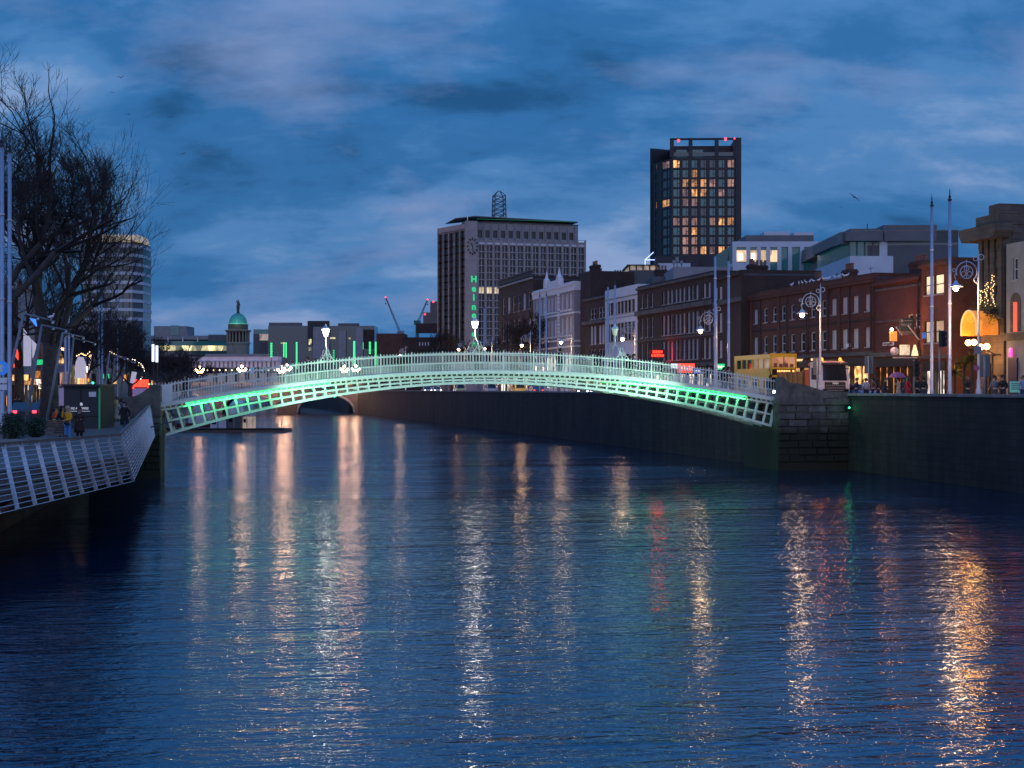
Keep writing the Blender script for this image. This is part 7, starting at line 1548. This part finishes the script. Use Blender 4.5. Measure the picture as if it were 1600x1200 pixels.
# ================================================================ birds
def gull(px, py, Y, span, label, tilt=0, dihed=.25, rot=0, group='birds flying over the river'):
    b = W(px,py,Y); t = thing('bird', label, 'bird', tuple(b), R(rot), group); t.rotation_euler = (0, R(tilt), R(rot)); h = span/2
    m = MB().tube([(0,-h*.42,0),(0,-h*.25,.0),(0,.0,0),(0,h*.3,0),(0,h*.5,0)], [h*.03,h*.09,h*.11,h*.06,h*.02], 6)
    for s in (-1,1): m.add([(0,-h*.16,h*.05),(s*h*.5,-h*.2,h*dihed),(s*h,0,h*dihed*.7),(s*h*.5,h*.05,h*dihed),(0,h*.14,h*.03)], [(0,1,3,4),(1,2,3)]); m.add([(0,-h*.16,h*.03),(s*h*.5,-h*.2,h*dihed-.02),(s*h,0,h*dihed*.7-.01),(s*h*.5,h*.05,h*dihed-.02),(0,h*.14,h*.01)], [(4,3,1,0),(3,2,1)])
    m.build('body', M['grey_metal'] if 'gliding' not in lb_g else M['dark_metal'], t)
lb_g = 'gliding'
for i, (px, py, Y, sp_, tl, lb) in enumerate(((189,121,150,.95,-8,'uppermost bird, wings level, above the bare trees'),(175,145,190,.75,5,'small bird just below the uppermost one'),(200,179,200,.9,0,'bird nearest the treetop edge'),(265.5,183,190,.95,0,'bird high right of the trees'),(287,240,200,1.1,-15,'tilted bird right of the trees at mid height'),(262,283,230,.8,0,'tiny bird above the banded tower roof level'),(291,288,230,.9,-10,'tiny bird right of another tiny one'),(306,408,170,.6,10,'lone low bird over the skyline above the dome'),(1335,308,120,1.25,38,'steeply banking bird right of the dark tower'),(1314,324,190,.6,0,'small bird near the banking one'))): gull(px, py, Y, sp_, lb, tl, .25 if i != 8 else .04)
# gulls resting on the brick parapet
a_, b_ = hit(1232,16.9), hit(1330,16.9); rr = random.Random(2); gmz = MB().tube([(-.26,0,.16),(-.1,0,.2),(.08,0,.24),(.17,0,.32)], [.02,.09,.10,.05], 6).ball((.2,0,.40), .065, 6, 5).add([(.25,-.015,.4),(.25,.015,.4),(.33,0,.38)], [(0,1,2)]).box(-.02,0,-.04,-.02,0,.14).box(-.02,0,.02,.04,0,.14).mesh('gull', mat('gull plumage', (.78,.78,.8), .7), True)
for k in range(15):
    p = a_.lerp(b_, (k+rr.uniform(.0,1))/15); tag(link('gull', gmz, None, (p.x, p.y+.2, 16.05), rr.uniform(0,6), .85), 'white gull resting on the parapet of the red brick range', 'gull', 'gulls resting on the brick parapet')
gl2 = link('gull', gmz, None, tuple(W(80,500.2,63.3)), 1.0, .7); tag(gl2, 'white gull perched on the arm of the nearest leaning mast', 'gull')
# ================================================================ practical lamps on the bridge ends (floodlights on the quays)
def flood(name, label, loc, target, energy, col, size, spread, arm=None):
    t = thing(name, label, 'floodlight', tuple(loc)); d = Vector(target)-Vector(loc); q = d.to_track_quat('-Z','Y').to_euler()
    MB().box(-.14,.14,-.12,.12,-.02,.18).build('housing', M['dark_metal'], t).rotation_euler = q
    if arm: MB().tube([(0,0,.15), tuple(Vector(arm)-Vector(loc))], .04, 5).build('arm', M['dark_metal'], t)
    l = bpy.data.lights.new('flood', 'SPOT'); l.energy = energy; l.color = col; l.shadow_soft_size = size; l.spot_size = R(spread); l.spot_blend = 0.6
    link('flood_lamp', l, t, None, q).location = d.normalized()*.1
Lp = lambda x, y, z: Bm @ Vector((x, y, z))
flood('floodlight', 'small floodlight on the left quay aimed along the footbridge', Lp(1.3,-7.0,3.7), Lp(20,0,6.2), FLOOD*.8, (.50,1.0,.70), .15, 62, Lp(-.4,-7.0,3.4))
flood('floodlight', 'small floodlight on the right quay wall aimed along the footbridge', Lp(BL-.2,-9.0,5.0), Lp(22,0,6.4), FLOOD, (.53,1.0,.72), .15, 62, Lp(BL+1.6,-7.2,5.2))
